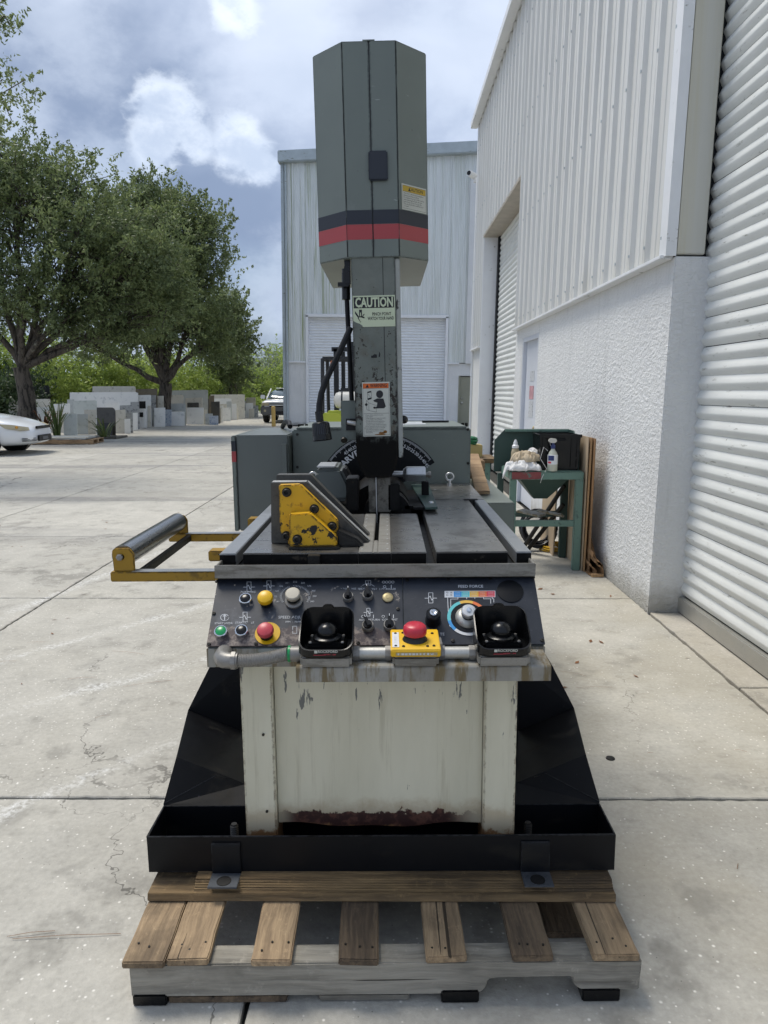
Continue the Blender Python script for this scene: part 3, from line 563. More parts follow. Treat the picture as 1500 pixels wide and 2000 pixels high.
MB().box(FX0, DX0-.1, YF, YF+.3, 0, FS).build('stucco_wall', 'stucco', FB); MB().box(DX1+.1, 3.0, YF, YF+.3, 0, FS).build('stucco_wall', 'stucco', FB); MB().box(3.98, FX1, YF, YF+.3, 0, FS).build('stucco_wall', 'stucco', FB); MB().box(3.0, 3.98, YF, YF+.3, 2.12, FS).build('stucco_wall', 'stucco', FB)
MB().box(3.25, 3.95, YF-.16, YF-.075, 2.62, 10.1).build('stucco_pilaster', 'stucco', FB)
MB().box(FX0+.02, FX1, YF+.32, YF+14, FS, 10.4).build('inner_wall', 'siding_white', FB)
MB().box(FX0+.02, FX1, YF+.35, YF+14, 0, FS).build('inner_wall', 'siding_white', FB)
MB().add([(FX0-.1, YF-.35, ztop(FX0)-.05), (FX1, YF-.35, ztop(FX1)-.05), (FX1, YF-.35, ztop(FX1)+.38), (FX0-.1, YF-.35, ztop(FX0)+.38), (FX0-.1, YF+.1, ztop(FX0)-.05), (FX1, YF+.1, ztop(FX1)-.05), (FX1, YF+.1, ztop(FX1)+.38), (FX0-.1, YF+.1, ztop(FX0)+.38)], [(0, 1, 2, 3), (0, 4, 5, 1), (3, 2, 6, 7), (0, 3, 7, 4), (1, 5, 6, 2)]).build('eave_gutter', 'gutter', FB, bevel=.03)
MB().sheet([(FX0-.1, YF, ztop(FX0)+.36), (FX1, YF, ztop(FX1)+.36), (FX1, YF+14, ztop(FX1)+.36), (FX0-.1, YF+14, ztop(FX0)+.36)], .1).build('roof', 'roof_metal', FB)
MB().box(FX0-.02, FX0+.10, YF-.09, YF+.05, 0, ztop(FX0)).build('corner_trim', 'gutter', FB)
MB().box(FX0+.14, FX0+.22, YF-.20, YF-.10, 0, ztop(FX0)-.1).build('downpipe', 'gutter', FB, bevel=.02)
MB().box(FX0+.1, DX0-.1, YF-.10, YF-.0, FS-.03, FS+.03).build('base_flashing', 'trim_white', FB); MB().box(DX1+.1, 3.0, YF-.10, YF-.0, FS-.03, FS+.03).build('base_flashing', 'trim_white', FB)
fd = MB().box(DX0, DX1, YF+.2, YF+.24, 0, DZ).build('roll_up_door', 'black_gap', FB)
cur = MB(); z = .1
while z < DZ:
    h = .115; pr = [(0, 0), (-.035, h*.35), (-.03, h*.6), (0, h*.95), (.004, h)]
    for (a, b), (c, e) in zip(pr[:-1], pr[1:]): cur.quad((DX0, YF+.19+a, z+b), (DX1, YF+.19+a, z+b), (DX1, YF+.19+c, z+e), (DX0, YF+.19+c, z+e))
    z += h
s = cur.build('slat_curtain', 'far_slat', fd); s['kind'] = 'stuff'
MB().box(DX0-.1, DX0, YF-.12, YF+.25, 0, DZ+.05).build('door_jamb', 'trim_white', FB); MB().box(DX1, DX1+.1, YF-.12, YF+.25, 0, DZ+.05).build('door_jamb', 'trim_white', FB); MB().box(DX0-.1, DX1+.1, YF-.12, YF+.25, DZ, DZ+.12).build('door_head', 'trim_white', FB)
pd = MB().box(3.06, 3.92, YF+.06, YF+.12, 0, 2.08).build('side_door', 'door_grey', FB, bevel=.01); MB(Matrix.Translation((3.16, YF+.03, 1.0))).sphere((0, 0, 0), .05).build('door_knob', 'alu', pd); MB(Matrix.Translation((3.16, YF+.04, 1.2))).sphere((0, 0, 0), .035).build('deadbolt', 'alu', pd)
MB().box(3.0, 3.06, YF-.02, YF+.2, 0, 2.12).build('door_frame', 'door_grey', pd); MB().box(3.92, 3.98, YF-.02, YF+.2, 0, 2.12).build('door_frame', 'door_grey', pd)

# security camera on the warehouse's far corner
sc_ = empty('security_camera', (1.6, 14.2, 5.35)); tag(sc_, 'small white security camera on the far end of the corrugated wall', 'camera')
MB().box(.0, .045, -.05, .05, -.12, -.02).build('bracket', 'trim_white', sc_, bevel=.01); MB().cyl((.02, 0, -.02), (-.10, -.12, .01), .055).build('housing', 'white_gloss', sc_, smooth=40); MB().cyl((-.10, -.12, .01), (-.108, -.13, .012), .04).build('lens', 'black_plastic', sc_)

# ================================================================== PALLET AND PLANKS
PR = empty('wooden_pallet', (0, 1.51, 0), R(.9)); tag(PR, 'weathered wooden pallet with notched stringer under the band saw', 'pallet')
def wob(b, a=.002):
    b.V = [v+Vector((random.uniform(-a, a), random.uniform(-a, a), random.uniform(-a, a)*.6)) for v in b.V]; return b
DZT = .128
def board(x0, x1, y0, y1, z0, z1, n=14):
    b = MB(); ys = [y0]+[y0+(y1-y0)*(k/n)**1.6 for k in range(1, n)]+[y1]; vs = []
    for y in ys:
        e = lambda q: random.uniform(-q, q); ya, yb_ = y+(e(.003) if y == y0 else 0), y+(e(.003) if y == y0 else 0); a_, b__ = x0+e(.0008), x1+e(.0008)
        vs += [(a_, ya, z0), (b__, yb_, z0), (b__+e(.001), yb_, z1+e(.0012)), ((a_+b__)/2, (ya+yb_)/2+(e(.003) if y == y0 else 0), z1+e(.0008)), (a_+e(.001), ya, z1+e(.0012))]
    m = len(ys); fs = [(5*i+j, 5*i+(j+1) % 5, 5*i+5+(j+1) % 5, 5*i+5+j) for i in range(m-1) for j in range(5)]+[(0, 4, 3, 2, 1), tuple(5*(m-1)+j for j in range(5))]
    return b.add(vs, fs)
def stringer(y0, y1, mat='grey_wood'):
    out = [(-.60, .022)]; out += [(.205, .022)]
    for k in range(6): a = R(90*k/5); out.append((.245-.035*math.cos(a) if False else .21+.03*math.sin(a), .022+.045-.045*math.cos(a) if False else .022+.038*(1-math.cos(a))))
    out += [(.262, .064), (.425, .066)]
    for k in range(6): a = R(90*k/5); out.append((.44+.03*(1-math.cos(a)), .066-.036*math.sin(a)))
    out += [(.60, .028), (.603, .108), (-.602, .108)]
    return MB().prism(out, y0, y1).build('stringer', mat, PR, bevel=.003)
stringer(0, .062); stringer(.62, .68); stringer(1.25, 1.31); stringer(1.9, 1.96)
def xb(p): return Xp(p, 1.50, .12)
for i, (a, b, c, d, mt, dy) in enumerate([(240, 324, 0, 0, 'deck_wood', -.012), (325, 408, 0, 0, 'deck_wood', -.008), (490, 571, 0, 0, 'deck_wood', -.012), (660, 741, 0, 0, 'deck_wood_dark', -.010), (832, 914, 0, 0, 'deck_wood', -.004), (1003, 1085, 0, 0, 'deck_wood_dark', -.004), (1162, 1255, 0, 0, 'deck_wood', -.002)]):
    b_ = board(xb(a)+.001, xb(b)-.001, dy, 1.97, .1085, DZT+random.uniform(-.002, .001))
    o = b_.build('deck_board', mt, PR, bevel=.003)
    for k in range(random.choice((2, 3, 3))):
        xx = xb(a)+(xb(b)-xb(a))*(.2+.3*k+random.uniform(-.07, .07)); yn = random.uniform(.018, .052); MB().cyl((xx, yn, DZT-.003), (xx, yn, DZT+.0008), .0028, n=8).build('nail', 'dark_steel', o)
for (a, b) in ((-.60, -.30), (-.1, .06), (.50, .585), (.30, .40)): MB().box(a, b, .06, 1.95, .0215 if a < .2 else .004, .022 if False else .021).build('bottom_board', 'deck_wood_dark', PR) if False else None
for (x0, x1, y0, y1, z0, z1, mt) in [(-.597, -.517, -.003, .075, 0, .03, 'black_plastic'), (-.515, -.235, .004, .08, 0, .0215, 'deck_wood_dark'), (-.16, .055, .004, .09, .003, .0215, 'grey_wood'), (.13, .22, -.003, .07, 0, .034, 'black_plastic'), (.465, .555, -.003, .08, 0, .034, 'black_plastic'), (-.6, -.5, .62, 1.96, 0, .0215, 'deck_wood_dark'), (.43, .55, .2, 1.96, .0, .0215, 'deck_wood_dark'), (-.05, .1, .62, 1.96, 0, .0215, 'deck_wood_dark')]:
    MB().box(x0, x1, y0, y1, z0, z1).build('runner_block', mt, PR, bevel=.003)
def plank(name, x0, x1, y0, y1, z0, z1, label, ridges):
    prof = [(y0, z0), (y1, z0), (y1, z1), (y0+.004, z1)]
    if ridges:
        n = 5; prof = [(y1, z0), (y1, z1), (y0+.022, z1)]
        for k in range(n): t = 1-k/n; zt = z0+(z1-z0)*t; yy = y0+.022*(t); prof += [(yy, zt-.0012), (yy-.0005, zt-(z1-z0)/n*.75), (yy+.0035, zt-(z1-z0)/n*.9)]
        prof += [(y0, z0)]
    b = MB().prism(prof, x0, x1, 'x'); o = b.build(name, 'plank_wood', None, bevel=.0015); tag(o, label, 'plank'); return o
zl = DZT+.002
p1 = plank('support_plank', -.618, .593, 1.688, 1.86, zl, zl+.020, 'thin long board lying across the pallet, lower of the two', False)
p2 = plank('support_plank', -.50, .590, 1.699, 1.85, zl+.0205, zl+.042, 'thick ridged plank under the black drip tray, upper of the two', True)
p3 = plank('support_plank', -.545, .588, 2.9, 3.06, zl, zl+.042, 'plank across the pallet under the rear of the band saw', False)

# ================================================================== BAND SAW
steel('foot_steel', S('#5a5e64'), .4, S('#3a3d42'), .5, .5)
BS = empty('band_saw', (-.025, 1.8, .17)); tag(BS, 'large grey upright band saw with steel table, control panel and cream base on pallet', 'band saw')
TIL = R(-.45)
BS.rotation_euler = (0, TIL, 0)
INV = Matrix.Translation((.03, -1.8, -.17))
def part(b, name, mat, parent=None, **kw):
    """parts modelled in world metres, then moved into the saw's frame"""
    if parent is None or parent is BS: b.V = [INV @ v for v in b.V]; return b.build(name, mat, BS, **kw)
    b.V = [INV @ v for v in b.V]; return b.build(name, mat, parent, **kw)
# drip tray
ZT0, ZT1 = .1725, .276; TX0, TX1 = -.637, .60; YT = 1.75; YTB = 1.90
t = .004
tr = MB()
tr.box(TX0, TX1, YT, YT+t, ZT0, ZT1).box(TX0, TX0+t, YT+t, YTB, ZT0, ZT1).box(TX1-t, TX1, YT+t, YTB, ZT0, ZT1).box(TX0+t, TX1-t, YT+t, 3.5, ZT0, ZT0+t).box(TX0-.0005, TX1+.0005, YTB+.0005, YTB+t, ZT0+t, ZT1-.004)
tray = part(tr, 'drip_tray', 'black_satin', bevel=.0012)
# folded chip pans rising along both sides
def wing(sgn):
    px = (lambda x: x) if sgn < 0 else (lambda x: 1500-x-16)
    A = pt(px(316), 1572, 1.905); B = pt(px(316), 1568, 1.92); C_ = pt(px(342), 1476, 2.0); c_ = pt(px(478), 1530, 2.0); a_ = pt(px(480), 1582, 1.905); D = pt(px(365), 1385, 2.42); d_ = pt(px(474), 1428, 2.42); E = pt(px(407), 1302, 2.46); e_ = pt(px(474), 1295, 2.46)
    F1 = pt(px(420), 1510, 2.0).lerp(C_, 0); G = Vector((E.x, 3.2, E.z)); g_ = Vector((e_.x, 3.2, e_.z)); G0 = Vector((E.x*.97, 3.2, .18)); 
    fold = pt(px(420), 1512, 1.955)
    def plate(poly, nm):
        w_ = MB(); q = poly; n_ = len(q); w_.add(q+[p+Vector((0, .004, -.002)) for p in q], [(0, i, i+1) for i in range(1, n_-1)]+[(n_, n_+i+1, n_+i) for i in range(1, n_-1)]+[(i, n_+i, n_+(i+1) % n_, (i+1) % n_) for i in range(n_)]); return part(w_, nm, 'black_pan')
    plate([A, C_, c_, a_], 'chip_pan_plate'); part(MB().tube([A.lerp(C_, .05), fold+Vector((0, -.003, 0)), c_.lerp(fold, .6)], .0015, 5), 'fold_strip', 'black_satin'); plate([C_, D, d_, c_], 'chip_pan_plate'); plate([D, E, e_, d_], 'chip_pan_plate')  # thin tube added to draw the fold line of the pan
    sk = MB()
    for p, q in ((B, C_), (C_, D), (D, E), (E, G)): sk.quad(p, q, Vector((q.x*.99, q.y, .18)), Vector((p.x*.99, p.y, .18)))
    sk.quad(E, G, g_, e_); part(sk, 'chip_pan_side', 'black_pan')
wing(-1); wing(1)
for sx, px in ((0, 440), (1, 1041)):
    x = Xp(px, YT, .2); b = MB()
    prof = [(YT-.0005, ZT1-.016), (YT-.0005, ZT0), (YT-.009, ZT0), (YT-.009, ZT1-.026), (YT-.006, ZT1-.016)]; part(MB().box(x-.038, x+.038, 1.684, YT-.0095, ZT0-.001, ZT0+.004), 'bracket_foot', 'foot_steel', bevel=.001)
    b.prism(prof, x-.038, x+.038, 'x'); br = part(b, 'anchor_bracket', 'black_satin', bevel=.0015)
    MB(Matrix.Translation((0, 0, 0)))
    hb = MB(INV @ Matrix.Translation((x, 1.708, ZT0+.0042))).lathe([(.0, .0), (.0165, 0), (.0165, .0006), (0, .0006)], 20); hb.build('bolt_hole', 'black_matte', br)
    fb = MB(INV @ Matrix.Translation((x, 1.708, ZT0+.0042))).lathe([(.0168, 0), (.0168, .0009), (.019, .0009), (.019, 0)], 24, caps=False); fb.build('hole_rim', 'dark_steel', br)
    # anchor bolt standing in the tray
    bx = Xp(457 if sx == 0 else 1026, 1.83, .25); bb = MB(INV @ Matrix.Translation((bx, 1.815, ZT0+t)))
    pr = [(.010, 0)]; z = .0
    for k in range(17): pr += [(.0115, z+.0025), (.0088, z+.005)]; z += .0054
    pr += [(.008, z+.003), (.0, z+.003)]; bb.lathe(pr, 14); bo = bb.build('anchor_bolt', 'dark_steel', BS, smooth=30)
    nb_ = MB(INV @ Matrix.Translation((bx, 1.815, ZT0+t))).lathe([(.021, 0), (.021, .016), (0, .016)], 6); nb_.build('nut', 'dark_steel', bo)
# cream base cabinet
CX0, CX1 = -.384, .342; YCF = 1.80; ZC0, ZC1 = ZT0+t, .80
def cbox(x0, x1, y0, y1, z0, z1, name, bv=.004, mat='cream_paint'): return part(MB().box(x0, x1, y0, y1, z0, z1), name, mat, bevel=bv)
cbox(CX0, -.300, YCF, 2.3, ZC0, ZC1, 'base_pillar'); cbox(.256, CX1, YCF, 2.3, ZC0, ZC1, 'base_pillar')
# recessed front sheet with its bowed lower edge
n = 24; vs = []; 
for i in range(n+1):
    u = i/n; x = -.2985+u*(.2545+.2985); zb = .256+.012*abs(math.cos(u*math.pi))**2+.003*math.sin(u*17)
    vs += [(x, YCF+.024, zb), (x, YCF+.024, ZC1), (x, YCF+.028, zb)]
part(MB().add(vs, [(3*i, 3*i+3, 3*i+4, 3*i+1) for i in range(n)]+[(3*i+2, 3*i+5, 3*i+3, 3*i) for i in range(n)]), 'base_front_panel', 'cream_paint')
cbox(-.2995, .2555, 1.95, 2.3, ZC0, ZC1, 'base_inner', 0, 'black_matte'); cbox(CX0+.003, CX1-.003, 2.302, 3.40, ZC0, .93, 'base_body')
for px, py in ((513, 1433), (519, 1583)):
    q = pt(px, py, YCF); part(MB().cyl((q.x, YCF-.004, q.z), (q.x, YCF+.002, q.z), .0035, n=10), 'base_screw', 'dark_steel')
# control console
PB = Vector((-.027, 1.72, .81)); PT = Vector((-.027, 1.875, .944)); PV = (PT-PB).normalized(); PU = Vector((1, 0, 0)); PN = PU.cross(PV); PX0, PX1 = -.446, .392
if PN.y > 0: PN = -PN
ZSH = .762
cons = MB(); cons.prism([(PB.y+.003, PB.z-.003), (PB.y+.003, ZSH-.005), (2.0, ZSH-.005), (2.0, .955), (PT.y+.003, .955), (PT.y+.003, PT.z-.003)], PX0+.002, PX1-.002, 'x'); console = part(cons, 'console_body', 'machine_grey_dark', bevel=.002)
xs_ = Xp(788, 1.80, .87)
pl = MB(frame(PB, PU, PV)); L = (PT-PB).length
def platemb(x0, x1):
    b = MB(); o = PB; q = []
    for (x, v) in ((x0, 0), (x1, 0), (x1, L), (x0, L)): q.append(Vector((x, o.y, o.z))+PV*v)
    b.sheet([p+PN*.0025 for p in q], .0035, PN); return b
pan1 = part(platemb(PX0, xs_-.001), 'control_panel', 'control_panel', bevel=.0008); pan2 = part(platemb(xs_+.001, PX1), 'feed_panel', 'control_panel', bevel=.0008)
def onp(px, py, off=.0025): return ptp(px, py, PB+PN*off, PN)
def pfr(px, py, off=.003): return INV @ frame(onp(px, py), PU, PV) @ Matrix.Translation((0, 0, off-.0025+.0002))
K = 1.80/1420   # metres per pixel on the panel
def ctl(parent, name, mat, px, py, prof, n=28, smooth=40):
    return MB(pfr(px, py)).lathe(prof, n).build(name, mat, parent, smooth=smooth)
def button(parent, name, px, py, r, cap, h=.012):
    o = ctl(parent, name, 'chrome', px, py, [(r, 0), (r, h), (r*.94, h+.001), (r*.82, h+.001), (r*.80, h-.002), (0, h-.002)])
    ctl(o, 'cap', cap, px, py, [(r*.78, h-.003), (r*.78, h+.0005), (r*.7, h+.0015), (0, h+.002)]); return o
def selector(parent, px, py, r, ang):
    o = ctl(parent, 'selector_switch', 'conduit', px, py, [(r, 0), (r, .010), (r*.9, .012), (r*.8, .012), (0, .011)])
    M = pfr(px, py) @ Matrix.Rotation(R(ang), 4, 'Z'); MB(M).lathe([(r*.8, .010), (r*.74, .017), (0, .017)], 24).build('cap', 'black_plastic', o, smooth=40)
    h = MB(M).prism([(-r*.28, -r*.75), (r*.28, -r*.75), (r*.22, r*1.35), (-r*.22, r*1.35)], .0165, .029, 'z').build('handle', 'black_plastic', o, bevel=.001)
    MB(M).box(-r*.05, r*.05, r*.9, r*1.3, .0292, .0296).build('pointer', 'ink_white', o); return o
button(pan1, 'push_button', 481, 1172, 13*K, 'black_plastic'); button(pan1, 'push_button', 473, 1234, 13*K, 'black_plastic'); button(pan1, 'push_button', 433, 1236, 13*K, 'green_btn', .014)
def mushroom(parent, name, px, py, r, mat, h0=.016):
    o = ctl(parent, name, 'dark_steel', px, py, [(r*.8, 0), (r*.75, h0), (0, h0)]); ctl(o, 'cap', mat, px, py, [(r*.8, h0), (r, h0+.003), (r, h0+.009), (r*.9, h0+.014), (r*.6, h0+.017), (0, h0+.018)]); return o
mushroom(pan1, 'retract_button', 521, 1176, 16*K, 'yellow')
ctl(pan1, 'stop_collar', 'yellow', 523, 1236, [(25*K, 0), (25*K, .0015), (0, .0015)])
mushroom(pan1, 'stop_button', 521, 1240, 16.5*K, 'red_worn', .018)
o = ctl(pan1, 'speed_knob', 'conduit', 575, 1174, [(18*K, 0), (18*K, .006), (14*K, .009), (14*K, .016), (0, .016)]); ctl(o, 'grip', 'dark_steel', 575, 1174, [(14*K, .016), (14.5*K, .026), (14.5*K, .028), (0, .028)]); ctl(o, 'cap', 'cream_knob', 575, 1174, [(15*K, .028), (15*K, .037), (13*K, .040), (0, .041)])
for px, py, r, a in ((681, 1168, 11, 0), (719, 1165, 11.5, 8), (719, 1225, 12, 25), (761, 1224, 12, 0)): selector(pan1, px, py, r*K, a)
ctl(pan1, 'key_lock', 'brass', 758, 1168, [(11*K, 0), (11*K, .003), (9*K, .005), (4*K, .005), (4*K, .006), (0, .006)])
o = ctl(pan2, 'cover_post', 'black_plastic', 846, 1214, [(16*K, 0), (16*K, .006), (15*K, .006), (14.5*K, .034), (12*K, .037), (0, .037)]); ctl(o, 'key_barrel', 'chrome', 846, 1214, [(7.5*K, .037), (7.5*K, .043), (5*K, .045), (0, .042)])
ctl(pan2, 'speaker_disc', 'rubber', 997, 1157, [(27*K, 0), (27*K, .0015), (26*K, .002), (0, .002)], 40)
dk = ctl(pan2, 'feed_dial', 'black_plastic', 914, 1208, [(34*K, 0), (34*K, .002), (0, .002)], 40); ctl(dk, 'skirt', 'alu', 914, 1208, [(25*K, .002), (22*K, .008), (14*K, .014), (0, .014)], 32); ctl(dk, 'post', 'black_plastic', 914, 1208, [(13*K, .014), (13*K, .024), (0, .024)]); ctl(dk, 'cap', 'bright_steel', 914, 1208, [(15*K, .024), (15*K, .033), (13*K, .036), (0, .037)]); ctl(dk, 'button', 'chrome', 914, 1208, [(5*K, .0365), (5*K, .039), (0, .040)])
# printing on the panels
def arc_band(parent, name, mat, px, py, r0, r1, a0, a1, off, n=14):
    b = MB(pfr(px, py, off+.0025)); vs = []
    for k in range(n+1): a = R(a0+(a1-a0)*k/n); vs += [(r0*math.cos(a), r0*math.sin(a), 0), (r1*math.cos(a), r1*math.sin(a), 0)]
    return b.add(vs, [(2*k, 2*k+1, 2*k+3, 2*k+2) for k in range(n)]).build(name, mat, parent)
for mt, a0, a1 in (('ink_white', 225, 330), ('ink_blue', 190, 225), ('ink_cyan', 110, 190), ('ink_amber', 70, 110), ('ink_orange', 30, 70)): arc_band(dk, 'dial_band', mt, 914, 1208, 34.5*K, 41*K, a0, a1, .0012)
inkA, inkB = MB(), MB()
def ptext(b, s, px, py, hpx, bold=.0, sx=1):
    M0 = b.M; b.M = pfr(px, py, .0032); vs, fs = text_geo(s, hpx*K*1.45, bold, sx=sx); b.add(vs, fs); b.M = M0
def pline(b, pts, wpx): 
    M0 = b.M; b.M = INV; b.strip([onp(x, y, .0032) for x, y in pts], wpx*K, PN); b.M = M0
def icon(b, px, py, s=1):
    pline(b, [(px-4*s, py-10*s), (px+4*s, py-10*s), (px+4*s, py+9*s), (px-4*s, py+9*s), (px-4*s, py-10*s)], 1.0); pline(b, [(px-11*s, py), (px-5*s, py), (px-1*s, py-4*s), (px+2*s, py+4*s), (px+5*s, py), (px+11*s, py)], 1.2)
def ring(b, px, py, r):
    pline(b, [(px+r*math.cos(R(a)), py+r*.8*math.sin(R(a))) for a in range(0, 361, 24)], 1.1)
icon(inkA, 487, 1145); icon(inkA, 526, 1143); icon(inkA, 479, 1204); ring(inkA, 439, 1204, 8); pline(inkA, [(439, 1209), (439, 1199)], 1.6); pline(inkA, [(436, 1202), (439, 1198), (442, 1202)], 1.4)
ptext(inkA, 'FORWARD', 486, 1155, 4.5); ptext(inkA, 'START HYDR', 437, 1216, 4.2); ptext(inkA, 'START CYCLE', 478, 1215, 4.2); ptext(inkA, 'SPEED ADJUST', 572, 1205, 6.2); ptext(inkA, 'FPM  -  M/MIN', 575, 1214, 4)
for k, s_ in enumerate(('60', '90', '120', '150', '180', '210', '240', '270', '300', '330', '360')):
    a = R(208-236*k/10); ptext(inkA, s_, 577+38*math.cos(a), 1162-26*math.sin(a), 3.8)
for k in range(41):
    a = R(210-240*k/40); pline(inkA, [(577+26*math.cos(a), 1164-19*math.sin(a)), (577+30*math.cos(a), 1164-22*math.sin(a))], .7)
pline(inkA, [(572, 1222), (580, 1222), (580, 1236), (572, 1236), (572, 1222)], 1)
ptext(inkA, 'WORK  VISE  HIGH', 690, 1150, 4); ptext(inkA, 'COL', 707, 1151, 4); ptext(inkA, 'TILT', 732, 1151, 4); pline(inkA, [(706+2*k, 1145-5*math.sin(math.pi*k/13)) for k in range(14)], 1); pline(inkA, [(715, 1134), (725, 1134), (725, 1143), (715, 1143), (715, 1134)], .8); pline(inkA, [(720, 1134), (720, 1143)], .8)
ptext(inkA, 'LIFT ROLLER', 758, 1151, 4.2); 
for k in range(4): ring(inkA, 750+6*k, 1137, 2.6)
ring(inkA, 752, 1146, 2.6); pline(inkA, [(765, 1143), (765, 1149)], 1.3); ptext(inkA, 'AUTO RETURN', 722, 1211, 4.2); ptext(inkA, 'COOLANT', 762, 1211, 4.4)
ring(inkA, 709, 1204, 2.6); pline(inkA, [(730, 1201), (730, 1207)], 1.3); ring(inkA, 749, 1204, 2.6); pline(inkA, [(769, 1201), (769, 1207)], 1.3); icon(inkA, 720, 1196, .8)
inkA.build('panel_print', 'ink_grey', pan1)['kind'] = 'stuff'
ptext(inkB, 'FEED FORCE', 920, 1147, 6.4, .01); icon(inkB, 842, 1169, 1.05); ptext(inkB, 'TE', 864, 1240, 6)
for (x, dx, xe, ye) in ((875, 0, 877, 1215), (895, -14, 881, 1212), (912, 0, 912, 1168), (928, 0, 928, 1170), (945, 14, 959, 1180), (962, 3, 965, 1178)):
    pline(inkB, [(x, 1168), (x, 1171), (x+dx, 1171), (x+dx if dx else xe, ye)], 1.1)
pline(inkB, [(877, 1215), (879, 1224), (897, 1233)], 1.1)
inkB.build('panel_print', 'ink_white', pan2)['kind'] = 'stuff'
def pquad(parent, name, mat, x0, x1, y0, y1, off=.0030):
    b = MB(); b.M = INV; b.quad(onp(x0, y1, off), onp(x1, y1, off), onp(x1, y0, off), onp(x0, y0, off)); return b.build(name, mat, parent)
for x0, x1, mt in ((870, 887, 'ink_white'), (887, 902, 'ink_blue'), (902, 918, 'ink_cyan'), (918, 935, 'ink_amber'), (935, 951, 'ink_orange'), (951, 967, 'ink_crimson')):
    q = pquad(pan2, 'colour_block', mt, x0, x1, 1156, 1167)
    if x0 > 880:
        b = MB()
        for k in range(3): pline(b, [(x0+3, 1158.5+3*k), (x1-3, 1158.5+3*k)], .5)
        b.V = [v+PN*.0004 for v in b.V]; b.build('print_lines', 'ink_grey', q)
    else:
        b = MB(); 
        for s_, x, y in (('O', 874, 1159), ('A', 882, 1159), ('H', 874, 1164), ('R', 882, 1164)): ptext(b, s_, x, y, 4)
        b.V = [v+PN*.0006 for v in b.V]; b.build('print_lines', 'ink_black', q)
pline(bx_ := MB(), [(869.5, 1155.5), (967.5, 1155.5), (967.5, 1167.5), (869.5, 1167.5), (869.5, 1155.5)], 1.1); bx_.build('panel_print', 'ink_white', pan2)
for p_, pts in ((pan1, ((418, 1196), (408, 1256), (500, 1256), (424, 1134), (516, 1133), (778, 1190), (700, 1256))), (pan2, ((796, 1134), (876, 1133), (958, 1131), (1042, 1130), (1059, 1253), (885, 1253)))):
    for px, py in pts: ctl(p_, 'panel_screw', 'dark_steel', px, py, [(4*K, 0), (3.6*K, .0022), (1.5*K, .0026), (1.4*K, .0015), (0, .0015)], 12)
ctl(pan1, 'wear_patch', 'rust_stain', 503, 1244, [(4*K, 0), (0, .0006)], 7)
# front face strip, galvanised shelf
sh = MB(); SX0, SX1 = -.213, .386; YSF = 1.62
sh.prism([(PB.y+.001, .800), (PB.y+.001, .797), (YSF+.004, .790), (YSF+.004, .757), (YSF, .757), (YSF, .791), (YSF+.003, .7945)], SX0, SX1, 'x'); shelf = part(sh, 'button_shelf', 'galv_shelf', bevel=.001)
part(MB().box(PX0, PX1, PB.y-.001, PB.y+.004, .757, .805), 'console_front', 'galv_shelf', bevel=.001)
def palm_station(px):
    x = Xp(px, 1.65, .83); root = empty('palm_button_station'); root.parent = BS; root.location = INV @ Vector((x, 1.655, .797))
    MB().box(-.060, .060, -.046, .040, 0, .028).build('steel_box', 'rim_steel', root, bevel=.006)
    # guard: open cup whose rim climbs towards the back
    prof = rrect(.128, .112, .026, 6); n = len(prof); b = MB(); vs = []
    fy = lambda y: (y+.056)/.112
    for s_, zf in ((.90, lambda y: .026), (1.0, lambda y: .034), (1.0, lambda y: .046+.070*fy(y)), (.955, lambda y: .047+.070*fy(y)), (.90, lambda y: .040), (.5, lambda y: .040)):
        vs += [(p[0]*s_, p[1]*s_, zf(p[1])) for p in prof]
    fs = [(i*n+j, i*n+(j+1) % n, (i+1)*n+(j+1) % n, (i+1)*n+j) for i in range(5) for j in range(n)]+[tuple(range(n))[::-1], tuple(5*n+j for j in range(n))]
    gd = b.add(vs, fs).build('guard', 'black_plastic', root, smooth=40)
    MB().prism([(-.018, .112), (.018, .112), (.009, .124), (-.009, .124)], .050, .057).build('hang_tab', 'black_plastic', gd, bevel=.002)
    MB().box(-.046, .046, -.03, .046, .0405, .052).build('button_plate', 'black_plastic', gd, bevel=.006)
    MB(Matrix.Translation((0, .006, .052))).lathe([(.034, 0), (.034, .006), (.028, .010), (0, .010)], 28).build('button_skirt', 'black_plastic', root, smooth=40)
    MB().sphere((0, .006, .070), .026, 20, (1, 1, .85)).build('palm_button', 'black_plastic', root, smooth=60)
    for xx, yy in ((-.038, .028), (.038, .028), (-.038, -.02), (.038, -.02)): MB(Matrix.Translation((xx, yy, .052))).lathe([(.004, 0), (.003, .003), (0, .003)], 8).build('screw', 'conduit', gd)
    M = Matrix.Translation((0, -.0565, .040)) @ Matrix.Rotation(R(90), 4, 'X'); vs, fs = text_geo('ROCKFORD', .0085, .02); b = MB(M).add([(v[0]+.006, v[1]+.003, .0002) for v in vs], fs); b.box(-.025, -.018, -.0005, .0058, 0, .0003); b.build('brand_print', 'label_white', gd)
    vs, fs = text_geo('SYSTEMS  1-800', .0045, 0); b = MB(M).add([(v[0]+.010, v[1]-.004, .0002) for v in vs], fs); b.box(-.027, .002, -.0055, -.0045, 0, .0002); b.build('brand_print', 'ink_crimson', gd)
    return root, x
r1, xa = palm_station(639); r2, xb_ = palm_station(980)
